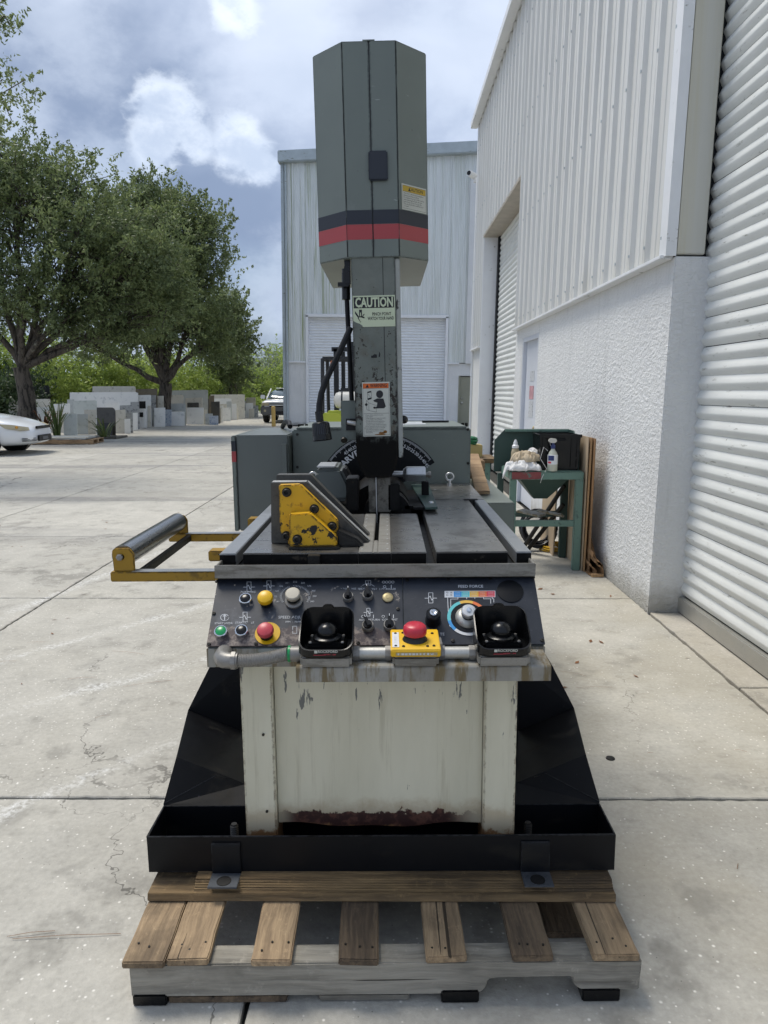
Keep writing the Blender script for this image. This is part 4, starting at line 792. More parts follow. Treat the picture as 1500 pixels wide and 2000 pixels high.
# emergency stop box
ex = Xp(811, 1.65, .83); es = empty('stop_station'); es.parent = BS; es.location = INV @ Vector((ex, 1.655, .797))
MB().box(-.054, .054, -.046, .045, 0, .026).build('steel_box', 'rim_steel', es, bevel=.006)
lid = MB().prism([(-.050, .0265), (.062, .0265), (.062, .056), (-.046, .046), (-.050, .043)], -.058, .058, 'x').build('yellow_lid', 'yellow', es, bevel=.002)
sl = math.atan2(.010, .108); Ml = Matrix.Translation((0, 0, .0502)) @ Matrix.Rotation(sl, 4, 'X')
MB(Ml @ Matrix.Translation((0, .004, .0))).lathe([(.030, 0), (.028, .004), (.022, .010), (.020, .014), (0, .014)], 28).build('stop_collar', 'dark_steel', es, smooth=40)
MB(Ml @ Matrix.Translation((0, .004, .012))).lathe([(.022, 0), (.0275, .003), (.0285, .012), (.0265, .021), (.021, .026), (.008, .0285), (0, .0286)], 32).build('stop_button', 'red', es, smooth=50)
pl_ = MB(Ml).box(-.054, -.038, -.040, .042, .0004, .0012).build('name_strip', 'ink_white', lid); M = Ml @ Matrix.Translation((-.046, 0, .0014)) @ Matrix.Rotation(R(90), 4, 'Z'); vs, fs = text_geo('W  HAND', .009, 0); MB(M).add(vs, fs).build('strip_print', 'ink_grey', pl_)
for xx, yy in ((-.046, .036), (-.046, -.034), (.043, .036), (.043, -.034), (-.028, .040), (-.028, -.036), (.028, -.036)): MB(Ml @ Matrix.Translation((xx, yy, .0006))).lathe([(.0038, 0), (.003, .002), (0, .002)], 10).build('screw', 'dark_steel', lid)
M = Matrix.Translation((0, -.0503, .035)) @ Matrix.Rotation(R(90), 4, 'X'); vs, fs = text_geo('CLASSIFIED 5 COUNTERTOP', .0062, 0); b = MB(M).add([(v[0], v[1], .0003) for v in vs], fs); b.build('lid_print', 'label_white', lid) if False else None
lp = MB().box(-.046, .050, -.0512, -.0502, .0305, .0375).build('rating_label', 'brass', lid); b = MB(); [b.box(-.042+.0085*k, -.042+.0085*k+random.uniform(.003, .007), -.0516, -.0512, .0318, .0362) for k in range(10)]; b.build('label_print', 'ink_grey', lp)
MB().box(.0585, .064, -.02, .03, .02, .048).build('hasp', 'conduit', lid, bevel=.002)
# conduit between the boxes
def coupling(x0, x1, yy=1.662, zz=.812):
    part(MB().tube([(x0, yy, zz), (x0+.016, yy, zz)], .019, 8), 'conduit_nut', 'conduit', bevel=.001); part(MB().tube([(x1-.016, yy, zz), (x1, yy, zz)], .019, 8), 'conduit_nut', 'conduit', bevel=.001)
    part(MB().tube([(x0+.0161, yy, zz), (x1-.0161, yy, zz)], .0155, 18), 'conduit_nipple', 'alu', smooth=40)
coupling(xa+.061, ex-.055); coupling(ex+.055, xb_-.061)
part(MB().tube([(xa-.088, 1.662, .812), (xa-.061, 1.662, .812)], .019, 12), 'conduit_nut', 'conduit', smooth=40)
part(MB().tube([(xa-.094, 1.662, .812), (xa-.088, 1.662, .812)], .020, 16), 'sealing_ring', 'green_btn', smooth=40)
path = []; 
for k in range(60):
    u = k/59; path.append((xa-.094-u*.122, 1.664+.004*math.sin(u*3), .812-.018*math.sin(u*math.pi*.6)))
rr = [.0150+.0013*(k % 2) for k in range(60)]
part(MB().tube(path, rr, 14), 'flexible_conduit', 'conduit', smooth=40)
e0 = path[-1]; part(MB().tube([e0, (e0[0]-.02, e0[1], e0[2]), (e0[0]-.035, e0[1]+.006, e0[2]), (e0[0]-.043, e0[1]+.022, e0[2]), (e0[0]-.044, e0[1]+.058, e0[2])], [.019, .019, .0205, .021, .021], 14), 'conduit_elbow', 'conduit', smooth=40); part(MB().tube([(e0[0]-.016, e0[1], e0[2]), (e0[0]-.004, e0[1], e0[2])], .0225, 8), 'conduit_nut', 'conduit', bevel=.001)
# table
ZTB = 1.0; YR = 1.85; YTF = 1.925; YTM = 2.89; YTE = 3.41
rim = MB(); rim.box(-.449, .391, YR, YR+.006, .950, .985).box(-.449, -.443, YR+.006, 2.9, .950, .983).box(.385, .391, YR+.006, 2.9, .950, .983); part(rim, 'table_rim', 'rim_steel', bevel=.0015)
part(MB().box(-.443, .385, YR+.006, 3.40, .946, .958), 'table_trough', 'black_grime')
def tplate(x0, x1, y0, y1, nm, mat, z0=.962, z1=ZTB): return part(MB().box(x0, x1, y0, y1, z0, z1), nm, mat, bevel=.002)
tplate(.353, .394, YTF, YTM-.002, 'table_rail', 'rail_steel'); tplate(-.452, -.407, YTF, YTM-.002, 'table_rail', 'rail_steel')
tplate(.1365, .331, YTF+.004, 2.54, 'table_plate', 'table_steel'); tplate(.1365, .331, 2.5405, YTM-.002, 'table_plate', 'table_steel', z1=ZTB-.0005)
sx0, sx1 = -.036, -.022
tplate(-.389, -.075, YTF+.004, 2.10, 'table_plate', 'table_steel'); tplate(-.389, -.0425, 2.1005, YTM-.002, 'table_plate', 'table_steel') if False else tplate(-.389, -.075, 2.1005, 2.56, 'table_plate', 'table_steel', z1=ZTB-.0004)
tplate(.014, .110, YTF+.004, 2.56, 'table_plate', 'table_steel', z1=ZTB-.0003)
ins = tplate(-.0745, sx0, YTF+.004, 2.56, 'blade_insert', 'rim_steel', z1=ZTB+.0005); ins2 = tplate(sx1, .0135, YTF+.004, 2.56, 'blade_insert', 'rim_steel', z1=ZTB+.0005); tplate(sx0+.0004, sx1-.0004, YTF+.004, 2.09, 'blade_insert', 'rim_steel', z1=ZTB+.0003)
for k in range(9):
    for ii, xx in ((ins, -.066), (ins2, .004)): part(MB(Matrix.Translation((xx, 1.97+.07*k, ZTB+.0005))).lathe([(.0035, 0), (.003, .0006), (0, .0006)], 8), 'rivet', 'bright_steel', ii)
part(MB().box(-.452, .394, YTM, YTE-.004, .962, ZTB+.001).box(0, 0, 0, 0, 0, 0) if False else MB().box(.1365, .394, YTM, YTE-.004, .962, ZTB+.001), 'rear_plate', 'table_steel', bevel=.002); part(MB().box(-.452, -.20, YTM, YTE-.004, .962, ZTB+.001), 'rear_plate', 'table_steel', bevel=.002); part(MB().box(-.389, -.20, 2.561, YTM-.003, .962, ZTB-.0004), 'table_plate', 'table_steel', bevel=.002)
for (ex0, ex1) in ((.1375, .330), (-.388, -.076), (.015, .109), (-.0740, .013), (.354, .393), (-.451, -.408)): part(MB().box(ex0, ex1, YTF-.003 if ex0 > .35 or ex0 < -.44 else YTF+.001, YTF-.0002 if ex0 > .35 or ex0 < -.44 else YTF+.0038, .962, ZTB-.004), 'plate_edge', 'black_grime')
part(MB().box(.31, .365, YTM-.02, YTM-.001, .97, ZTB+.004), 'slot_stop', 'dark_steel')
part(MB().box(-.21, -.178, YTF-.024, YTF+.003, .955, .998), 'table_clip', 'dark_steel', bevel=.002)
for px, py in ((838, 962), (845, 970), (850, 957)):
    q = ptz(px, py, ZTB+.001); part(MB(Matrix.Translation(q)).lathe([(.005, 0), (.004, .001), (0, .001)], 8), 'plate_screw', 'bright_steel')
# fixed jaw: triangular steel block with yellow bracket
def poly_at(pts, Y): return [(pt(a, b, Y).x, pt(a, b, Y).z) for a, b in pts]
J = poly_at([(531, 941), (601, 941), (722, 1060.5), (531, 1060.5)], 2.054); zb = ZTB+.0008
J = [(x, max(z, zb)) for x, z in J]
def jshift(P_, dx, dz): return [(x+dx, z+dz if z > zb+.02 else z) for x, z in P_]
jaw = part(MB().prism(J, 2.052, 2.096), 'vise_jaw', 'jaw_steel', bevel=.002)
e0_, e1_ = Vector((J[1][0], 0, J[1][1])), Vector((J[2][0], 0, J[2][1])); nn_ = Vector((e1_.z-e0_.z, 0, -(e1_.x-e0_.x))).normalized(); nn_ = nn_ if nn_.x > 0 else -nn_
part(MB().sheet([e0_+nn_*.0012+Vector((0, 2.068, 0)), e1_+nn_*.0012+Vector((0, 2.068, .004)), e1_+nn_*.0012+Vector((0, 2.0955, .004)), e0_+nn_*.0012+Vector((0, 2.0955, 0))], .0011, nn_), 'jaw_face', 'machined', jaw)
part(MB().box(J[0][0]+.002, J[1][0]-.002, 2.056, 2.0955, J[0][1]+.0002, J[0][1]+.0012), 'jaw_top', 'machined', jaw)
part(MB().prism(jshift(J, .0, .010), 2.160, 2.20), 'jaw_block', 'jaw_steel', jaw, bevel=.002)
part(MB().prism([(x*.9-.03, zb+(z-zb)*.8) for x, z in J], 2.0965, 2.1595), 'jaw_spacer', 'black_grime', jaw)
Yb = 2.022
part(MB().prism([(x, max(z, ZTB+.0015)) for x, z in poly_at([(546, 946), (588, 945), (661, 1016), (661, 1064), (564, 1064), (563, 1045), (548, 1040)], Yb)], Yb, 2.0515), 'jaw_gusset', 'yellow_chip', jaw, bevel=.003)
Yc = 1.975
fb = MB(); Q = poly_at([(566, 1003), (607, 1002), (659, 1050), (659, 1067), (566, 1067)], Yc); fb.prism([(x, max(z, ZTB+.008)) for x, z in Q], Yc, Yb-.0005); part(fb, 'jaw_bracket', 'yellow_chip', jaw, bevel=.003)
q0 = pt(565, 1070, Yc); q1 = pt(664, 1070, Yc); part(MB().box(q0.x, q1.x, Yc-.012, 2.05, ZTB+.001, ZTB+.0078), 'jaw_foot', 'dark_steel', jaw, bevel=.002)
wl = MB(); a_ = pt(660, 1040, 2.03); b_ = pt(700, 1052, 2.03); wl.prism([(a_.x, ZTB+.001), (b_.x+.02, ZTB+.001), (b_.x, ZTB+.022), (a_.x+.01, ZTB+.045), (a_.x, ZTB+.05)], 2.0, 2.051); part(wl, 'jaw_lug', 'dark_steel', jaw, bevel=.006)
for px, py, Y in ((562, 960, Yb), (615.5, 993, Yb), (650, 1027, Yb), (560.6, 1045, Yb), (582, 1052, Yc)):
    q = pt(px, py, Y); M = Matrix.Translation(q) @ Matrix.Rotation(R(90), 4, 'X'); part(MB(M).lathe([(.0135, 0), (.0135, .003), (.0105, .003), (.0105, .013), (.009, .015), (.006, .015), (.006, .007), (0, .007)], 18), 'cap_screw', 'dark_steel', jaw, smooth=35)
# rear housing
XB0, XB1 = -.438, .397; ZB = 1.258
hs = part(MB().box(XB0, XB1, YTE, 4.08, .80, ZB), 'rear_housing', 'machine_grey', bevel=.006)
part(MB().box(XB0+.02, XB1-.02, YTE-.004, 4.06, ZB, ZB+.010), 'housing_lid', 'machine_grey', hs, bevel=.003)
part(MB().box(XB0+.05, XB1-.05, YTE+.02, 4.0, .19, .80), 'rear_pedestal', 'cream_paint')
for px, py in ((582, 847), (582, 911), (915, 840), (915, 906)):
    q = pt(px, py, YTE); part(MB().cyl((q.x, YTE-.006, q.z), (q.x, YTE+.001, q.z), .007, n=6), 'housing_bolt', 'dark_steel', hs)
for px in (586, 592, 600, 905, 912): q = pt(px, 832, 3.6); part(MB().cyl((q.x, 3.6, ZB), (q.x, 3.6, ZB+.018), .008, n=6), 'housing_bolt', 'dark_steel', hs)
for (x0, x1, y0, y1) in ((.05, .20, 3.62, 3.72), (.04, .19, 3.78, 3.90), (-.20, -.02, 3.6, 3.85)): part(MB().box(x0, x1, y0, y1, ZB+.0102, ZB+.012), 'paper_sheet', 'white_gloss', hs)
part(MB().box(.19, .33, 3.84, 3.86, ZB+.0102, ZB+.02), 'lid_seam', 'black_matte', hs)
part(MB().tube([pt(568, 832, 3.55), pt(566, 824, 3.6), pt(561, 822, 3.7), pt(556, 826, 3.8), pt(553, 832, 3.9)], .012, 10), 'cable_loop', 'rubber', hs, smooth=50)
# electrical cabinet on the left
EX0, EX1, EY = -.70, -.443, 3.30
ec = part(MB().box(EX0+.021, EX1, EY, 4.0, .80, 1.24), 'electric_cabinet', 'machine_grey_dark', bevel=.005); part(MB().box(EX0, EX0+.019, EY-.006, 4.0, .80, 1.238), 'cabinet_door', 'machine_grey', ec, bevel=.003)
part(MB().box(EX0-.0004, EX0+.0193, EY-.0066, 3.999, 1.17, 1.215), 'stripe', 'stripe_navy', ec); part(MB().box(EX0-.0004, EX0+.0193, EY-.0066, 3.999, 1.12, 1.168), 'stripe', 'stripe_red', ec)
q = pt(450, 931, 3.55); part(MB().cyl((EX0-.012, 3.55, q.z), (EX0, 3.55, q.z), .038, n=24), 'switch_plate', 'yellow', ec, smooth=40); part(MB().box(EX0-.032, EX0-.012, 3.53, 3.57, q.z-.010, q.z+.010), 'switch_handle', 'red', ec, bevel=.002)
part(MB().box(-.472, -.45, 3.28, 3.30, .80, 1.2), 'cabinet_hinge', 'machine_grey_dark', ec)
q = pt(495, 1020, 2.75); part(MB().box(q.x-.02, q.x+.03, 2.74, 2.80, q.z-.02, q.z+.018), 'side_lug', 'yellow_arm', bevel=.003)
# right side trough
part(MB().box(.40, .572, 3.2, 4.3, .80, .938), 'side_trough', 'machine_grey', bevel=.004)
# protractor and trunnion behind the column
PC = Vector((Xp(744, 3.2, .97), 3.2, Zp(971, 3.2))); PRr = 125*3.23/F
def sector(r0, r1, a0, a1, y0, y1, n=40):
    p = [(PC.x+r1*math.sin(R(a0+(a1-a0)*k/n)), PC.z+r1*math.cos(R(a0+(a1-a0)*k/n))) for k in range(n+1)]
    p += [(PC.x+r0*math.sin(R(a1+(a0-a1)*k/n)), PC.z+r0*math.cos(R(a1+(a0-a1)*k/n))) for k in range(n+1)]
    return MB().prism(p, y0, y1)
pro = part(sector(.10, PRr, -57.5, 57.5, 3.2, 3.215), 'protractor', 'black_satin')
tk = MB()
for k in range(-45*2, 45*2+1):
    a = R(k/2*1.18); r0 = PRr*(.955 if k % 10 else .925); r1 = PRr*.985
    if k % 2 and abs(k) > 0 and False: continue
    p0 = Vector((PC.x+r0*math.sin(a), 3.1995, PC.z+r0*math.cos(a))); p1 = Vector((PC.x+r1*math.sin(a), 3.1995, PC.z+r1*math.cos(a))); tk.strip([p0, p1], .0011, (0, -1, 0))
def arctext(b, s, ang, r, size, bold=0, sx=1):
    a = R(ang); o = Vector((PC.x+r*math.sin(a), 3.1993, PC.z+r*math.cos(a))); M0 = b.M; b.M = frame(o, (math.cos(a), 0, -math.sin(a)), (math.sin(a), 0, math.cos(a))); vs, fs = text_geo(s, size, bold, sx=sx); b.add(vs, fs); b.M = M0
for v in range(5, 50, 5):
    arctext(tk, str(v), 8.8+v*1.044, PRr*.875, .0205, .01); arctext(tk, str(v), -(v-8), PRr*.875, .0205, .01)
for k, ch in enumerate('MARVEL'): arctext(tk, ch, -52+6.0*k, PRr*.775, .037, .035)
part(tk, 'scale_print', 'ink_white', pro)
drum = MB(); drum.cyl((PC.x, 2.78, PC.z-.01), (PC.x, 3.198, PC.z-.01), .125, n=40); part(drum, 'trunnion_drum', 'black_grime', smooth=40)
d2 = MB(); d2.cyl((PC.x+.03, 2.66, PC.z+.01), (PC.x+.03, 2.75, PC.z+.01), .088, n=36); part(d2, 'blade_wheel', 'black_grime', smooth=40)
part(MB().box(.005, .050, 2.62, 2.72, ZTB, 1.10), 'guide_block', 'black_grime', bevel=.004); part(MB().box(-.145, -.10, 2.62, 2.74, ZTB, 1.12), 'guide_block', 'black_grime', bevel=.004)
# left motor block and eye bolts
mb = MB(); mb.prism([(-.285, 1.0), (-.285, 1.115), (-.262, 1.135), (-.175, 1.135), (-.135, 1.05), (-.15, 1.0)], 2.86, 3.10); part(mb, 'feed_motor', 'machine_grey_dark', bevel=.02); part(MB().box(-.275, -.20, 2.862, 3.04, 1.1355, 1.141), 'motor_plate', 'bright_steel', bevel=.003); part(MB().prism([(-.172, 1.136), (-.128, 1.052), (-.117, 1.058), (-.155, 1.14)], 2.80, 2.90), 'motor_guard', 'dark_steel', bevel=.004)
def eyebolt(px, py, Y, r, nm='eye_bolt'):
    c = pt(px, py, Y); b = MB(); b.tube([c+Vector((r*math.sin(R(a)), 0, r*math.cos(R(a)))) for a in range(0, 361, 20)], r*.32, 10, False); b.cyl((c.x, Y, ZTB), (c.x, Y, c.z-r), r*.4, n=10); b.cyl((c.x, Y, ZTB), (c.x, Y, ZTB+.010), r*.75, n=16); part(b, nm, 'bright_steel', smooth=50)
eyebolt(879, 932, 3.33, .0165); eyebolt(612, 929, 3.2, .0165)
# clamp screw with hex body right of the column
c = pt(810, 926, 2.9); part(MB().cyl((c.x-.10, 2.9, c.z), (c.x-.04, 2.9, c.z), .012, n=16), 'clamp_rod', 'bright_steel', smooth=40); h = MB(); h.tube([(c.x-.045, 2.9, c.z), (c.x-.030, 2.9, c.z), (c.x+.045, 2.9, c.z)], [.020, .033, .033], 6); part(h, 'clamp_nut', 'bright_steel', bevel=.002); h = MB(); h.tube([(c.x+.046, 2.9, c.z-.004), (c.x+.056, 2.9, c.z-.004), (c.x+.0565, 2.9, c.z-.004), (c.x+.068, 2.9, c.z-.004)], [.010, .010, .015, .013], 8); part(h, 'clamp_bolt', 'conduit'); part(MB().box(c.x+.03, c.x+.058, 2.88, 2.92, ZTB, c.z-.03), 'clamp_stand', 'black_grime', bevel=.003)
gp = MB(); P4 = [ptz(804, 947, ZTB+.02), ptz(838, 945, ZTB+.02), ptz(856, 991, ZTB+.02), ptz(832, 992, ZTB+.02)]; gp.sheet([P4[3], P4[2], P4[1], P4[0]], .008, Vector((0, 0, 1))); gpl = part(gp, 'guard_plate', 'bench_dark', bevel=.001); part(MB().box(.07, .14, 2.66, 3.1, ZTB, ZTB+.012), 'plate_spacer', 'black_grime')
for px, py in ((833, 958), (843, 983)): q = ptz(px, py, ZTB+.02); part(MB(Matrix.Translation(q)).lathe([(.010, 0), (.009, .006), (0, .007)], 12), 'plate_screw', 'bright_steel', gpl, smooth=40)
q = ptz(826, 983, ZTB+.02); part(MB().box(q.x-.035, q.x+.02, q.y-.05, q.y, ZTB+.003, ZTB+.012), 'guard_hook', 'black_grime')

paint('column_lit_side', S('#9a9c96'), .45, var=.2, vs=14, layers=[(S('#3c3a35'), 26, .6, .05, (1, 1, .5), .6)])  # pale tone paints in the light on the column's right side
# ---- column and head (lean slightly to the left)
CO = Vector((-.029, 2.6, 1.2)); CM = INV @ Matrix.Translation(CO) @ Matrix.Rotation(R(-.85), 4, 'Y')
def cpart(b, name, mat, parent=None, **kw): b.V = [CM @ v for v in b.V]; return b.build(name, mat, parent or BS, **kw)
cw = .0755
col_ = cpart(MB().prism([(-cw, -.0), (-cw, .70), (cw, .70), (cw, 0), (cw-.012, -.045), (cw-.03, -.075), (-cw+.03, -.075), (-cw+.012, -.04)], 0, .32), 'column', 'column_paint', bevel=.004)
cpart(MB().box(cw+.0003, cw+.017, .006, .31, -.005, .68), 'column_lit_strip', 'column_lit_side', col_, bevel=.002); cpart(MB().box(.0325, .0345, -.0006, .001, .25, .70), 'column_seam', 'black_matte', col_)  # added strip, its pale colour stands for the lit side face
cpart(MB().box(-.036, .044, .02, .20, -.205, -.076), 'lower_arm', 'gritty', bevel=.003); cpart(MB().box(-.0095, -.0065, .015, .0195, -.26, -.076), 'saw_blade', 'bright_steel')
cpart(MB().box(-.008, -.0045, .0195, .021, -.205, -.076), 'blade_groove', 'black_matte')
# head: split octagonal wheel cover
HB, HT = .683, 1.362; hx = .003; f1, f2, cd_, dep = .089, .193, .095, .62
def hcover(s_, name):
    g_ = .0016; pl2 = [(hx+s_*g_, -.006), (hx+s_*f1, -.006), (hx+s_*f2, cd_), (hx+s_*f2, cd_+dep), (hx+s_*g_, cd_+dep)]
    return cpart(MB().prism(pl2, HB, HT, 'z'), name, 'machine_grey', bevel=.003)
hl = hcover(-1, 'head_cover'); hr = hcover(1, 'head_cover'); cpart(MB().box(hx-.0012, hx+.0012, -.002, cd_+dep-.003, HB+.002, HT-.002), 'cover_gap', 'black_matte')
def hband(z0, z1, mat, nm):
    for s_, par in ((-1, hl), (1, hr)):
        o_ = .0006; pl2 = [(hx+s_*.002, -.006-o_), (hx+s_*(f1+.0002), -.006-o_), (hx+s_*(f2+o_), cd_-.0003), (hx+s_*(f2+o_), cd_+dep), (hx+s_*(f2-.004), cd_+dep), (hx+s_*(f2-.004), cd_+.004), (hx+s_*(f1-.002), -.002), (hx+s_*.002, -.002)]
        cpart(MB().prism(pl2, z0, z1, 'z'), nm, mat, par)
def zl_(py): return Zp(py, 2.6)-1.2
hband(zl_(438), zl_(410.5), 'stripe_navy', 'stripe_band'); hband(zl_(468), zl_(438.6), 'stripe_red', 'stripe_band')
for s_, par in ((-1, hl), (1, hr)): cpart(MB().box(hx+s_*f1-.0009, hx+s_*f1+.0009, -.0072, -.004, HB+.004, HT-.004), 'corner_wear', 'seam_wear', par)
lx = (732-726)*2.5/F; cpart(MB().box(hx-.020+lx, hx+.044+lx, -.018, -.0066, zl_(355), zl_(297)), 'cover_latch', 'stripe_navy', bevel=.004)
cpart(MB().box(hx-.02, hx+.02, -.004, .1, HT, HT+.004), 'head_cap', 'machine_grey')
def decal(M, w_, h_, mat, parent, name, border=None):
    o_ = None
    b = MB(M).box(-w_/2, w_/2, -h_/2, h_/2, 0, .0006)
    return b.build(name, mat, parent)
def dtext(M, s, x, y, size, mat, parent, name='lettering', bold=0, sx=1, align='CENTER', z=.0009):
    vs, fs = text_geo(s, size, bold, align, sx); return MB(M).add([(v[0]+x, v[1]+y, z) for v in vs], fs).build(name, mat, parent)
def dquads(M, rects, mat, parent, name, z=.0009): 
    b = MB(M)
    for (x0, x1, y0, y1) in rects: b.add([(x0, y0, z), (x1, y0, z), (x1, y1, z), (x0, y1, z)], [(0, 1, 2, 3)])
    return b.build(name, mat, parent)
def dpoly(M, polys, mat, parent, name, z=.0011):
    b = MB(M)
    for p in polys: b.add([(x, y, z) for x, y in p], [tuple(range(len(p)))])
    return b.build(name, mat, parent)
# caution label on the right chamfer
u = Vector((f2-f1, cd_+.006, 0)).normalized(); ct = Vector((hx+(f1+f2)/2+.002, (cd_-.006)/2, zl_(384)))
M = CM @ frame(ct, u, (0, 0, 1)) @ Matrix.Translation((0, 0, .0008)); W_, H_ = .122, .083
lab = decal(M, W_, H_, 'label_white', BS, 'caution_sticker'); dquads(M, [(-.057, .057, .018, .037)], 'label_yellow', lab, 'header')
dquads(M, [(-.057, .057, .0172, .018), (-.057, .057, .0362, .037), (-.057, .057, -.037, -.0362), (-.057, -.0563, -.037, .037), (.0563, .057, -.037, .037)], 'ink_black', lab, 'border', .001)
dtext(M, 'CAUTION', .008, .0272, .0155, 'ink_black', lab, bold=.01, z=.0012); dpoly(M, [[(-.030, .021), (-.018, .021), (-.024, .033)]], 'ink_black', lab, 'symbol')
for k, s_ in enumerate(('This cover is electrically interlocked.', 'Opening will stop the blade.', 'To readjust for proper blade tracking', 'while changing the blade, the start', 'push button will act as a jog only.', 'The switch will then reset the cover', 'is closed.')): dtext(M, s_, -.052, .0118-.0068*k, .0066, 'ink_black', lab, align='LEFT')
# pinch point label on the column
z0, z1 = zl_(638), zl_(577); M = CM @ frame((.0, -.0008, (z0+z1)/2), (1, 0, 0), (0, 0, 1)); hh = z1-z0; ww = .146
lab = decal(M, ww, hh, 'label_lime', BS, 'pinch_point_sticker'); dquads(M, [(-.070, .070, hh*.10, hh*.455)], 'ink_black', lab, 'header')
dtext(M, 'CAUTION', .001, hh*.268, hh*.42, 'label_lime', lab, bold=.035, sx=.66, z=.0012); dtext(M, 'PINCH POINT', .026, -hh*.10, hh*.145, 'ink_black', lab, bold=.02, sx=.70); dtext(M, 'WATCH YOUR HAND', .023, -hh*.24, hh*.145, 'ink_black', lab, bold=.02, sx=.60)
dpoly(M, [[(-.052, .006), (-.042, .006), (-.042, -.020), (-.052, -.020)], [(-.066, .002), (-.052, -.018), (-.054, -.024), (-.066, -.008)], [(-.058, -.022), (-.050, -.034), (-.047, -.036), (-.054, -.022)], [(-.044, -.014), (-.033, -.020), (-.034, -.024), (-.044, -.021)], [(-.040, -.012), (-.033, -.008), (-.034, -.012), (-.040, -.017)]], 'ink_black', lab, 'symbol')
dpoly(M, [[(-.0485, -.004), (-.0455, -.004), (-.0455, -.016), (-.0485, -.016)]], 'label_lime', lab, 'symbol', .0014)
dpoly(M, [[(-ww/2-.0002, -hh*.5), (-ww/2-.0002, -hh*.30), (-.062, -hh*.36), (-.052, -hh*.39), (-.04, -hh*.47), (-.042, -hh*.505), (-.06, -hh*.505)]], 'column_paint', lab, 'peeled_patch', .0013)
# operator manual warning label
z0, z1 = zl_(852), zl_(746); xl, xr = -.047, .050; hh = z1-z0; ww = xr-xl; M = CM @ frame(((xl+xr)/2-.002, -.0008, (z0+z1)/2), (1, 0, 0), (0, 0, 1))
lab = decal(M, ww, hh, 'label_white', BS, 'warning_sticker'); dquads(M, [(-ww/2+.003, ww/2-.003, hh*.385, hh*.475)], 'label_orange', lab, 'header'); dtext(M, 'WARNING', .010, hh*.432, hh*.098, 'ink_black', lab, bold=.015, sx=.66, z=.0012); dpoly(M, [[(-.036, hh*.40), (-.024, hh*.40), (-.030, hh*.462)]], 'ink_black', lab, 'symbol', .0012)
w2 = ww/2-.003; dquads(M, [(-w2, w2, hh*.383, hh*.387), (-w2, w2, -hh*.078, -hh*.073), (-w2, w2, -hh*.48, -hh*.475), (-w2, -w2+.0006, -hh*.48, hh*.475), (w2-.0006, w2, -hh*.48, hh*.475)], 'ink_black', lab, 'border', .001)
def circ(cx, cy, rx, ry, n=18): return [(cx+rx*math.cos(2*math.pi*k/n), cy+ry*math.sin(2*math.pi*k/n)) for k in range(n)]
s_ = hh
dpoly(M, [circ(.013, s_*.275, .0125, s_*.072), [(-.010, s_*.165), (.004, s_*.200), (.026, s_*.195), (.034, s_*.05), (.028, s_*.015), (-.006, s_*.015), (.002, s_*.05), (.004, s_*.12), (-.008, s_*.145)], [(-.030, s_*.30), (-.016, s_*.315), (-.016, s_*.34), (-.030, s_*.325)], [(-.030, s_*.17), (-.016, s_*.19), (-.016, s_*.22), (-.030, s_*.205)], circ(-.035, s_*.09, .005, s_*.025, 10), circ(-.006, s_*.03, .005, s_*.02, 10)], 'ink_black', lab, 'pictogram')
b = MB(M); 
for pts in ([(-.034, .17*s_), (-.034, .0), (-.026, -.02*s_), (-.026, .12*s_), (-.034, .17*s_)], [(-.026, .12*s_), (0, .07*s_), (0, -.05*s_), (-.026, -.02*s_)], [(-.030, .31*s_), (-.030, .2*s_)], [(-.016, .32*s_), (-.016, .2*s_)], [(-.028, .28*s_), (-.018, .22*s_)]): b.strip([(x, y, .0011) for x, y in pts], .0009, (0, 0, 1))
b.build('pictogram', 'ink_black', lab)
for k, tx in enumerate(('Misuse of this machine can cause', 'serious injury.', 'Follow all operator manual and safety', 'Read and follow the operating,', 'warnings, and servicing instructions', 'The manual must be available for', 'operators, and all maintenance people', 'to read and safely service the machine', 'Keep safeguards in place at all times', 'If you have any questions contact', 'the manufacturer before operating', 'this machine.')): dtext(M, tx, -.039, -hh*.105-hh*.0295*k, .0056, 'ink_black', lab, align='LEFT', sx=.85)
dpoly(M, [circ(.018, -.44*s_, .012, .02*s_, 9), circ(.030, -.42*s_, .007, .03*s_, 8), circ(.012, -.47*s_, .02, .012*s_, 9)], 'rust_stain', lab, 'rust_spot', .0014)
# scraps of old decal, chip
dpoly(CM @ frame((0, -.0009, zl_(692)), (1, 0, 0), (0, 0, 1)), [[(-.014, -.012), (.006, -.012), (.006, .000), (.003, -.001), (.0, .0015), (-.005, -.001), (-.009, -.0045), (-.014, -.004)], [(.012, -.008), (.015, .010), (.018, .0), (.016, -.010)]], 'black_matte', col_, 'decal_scrap', 0)
# head underside hardware, lamp, rods, knob
cpart(MB().box(-.1, -.08, .03, .06, .60, .70), 'cable_gland', 'black_plastic', bevel=.004); cpart(MB().box(-.125, -.088, .035, .055, .595, .61), 'gland_tab', 'black_plastic')
def rp(px, py, Y): return pt(px, py, Y)
part(MB().tube([rp(681, 520, 2.68), rp(681, 575, 2.68), rp(686, 700, 2.68), rp(690, 795, 2.68)], .0085, 12), 'guide_rod', 'rubber', smooth=50); part(MB().tube([rp(680, 525, 2.675), rp(680, 585, 2.675)], [.015, .015], 14), 'rod_collar', 'black_plastic', smooth=40)
arm = [(688, 640), (678, 662), (665, 690), (650, 720), (638, 745), (630, 768), (626, 790), (625, 815)]
part(MB().tube([rp(a, b, 2.62-.012*k) for k, (a, b) in enumerate(arm)], .0105, 12), 'lamp_arm', 'rubber', smooth=50)
l0 = rp(625, 803, 2.535); l1 = rp(627, 822, 2.53); part(MB().tube([l0, l1], .0135, 14), 'lamp_neck', 'black_plastic', smooth=40)
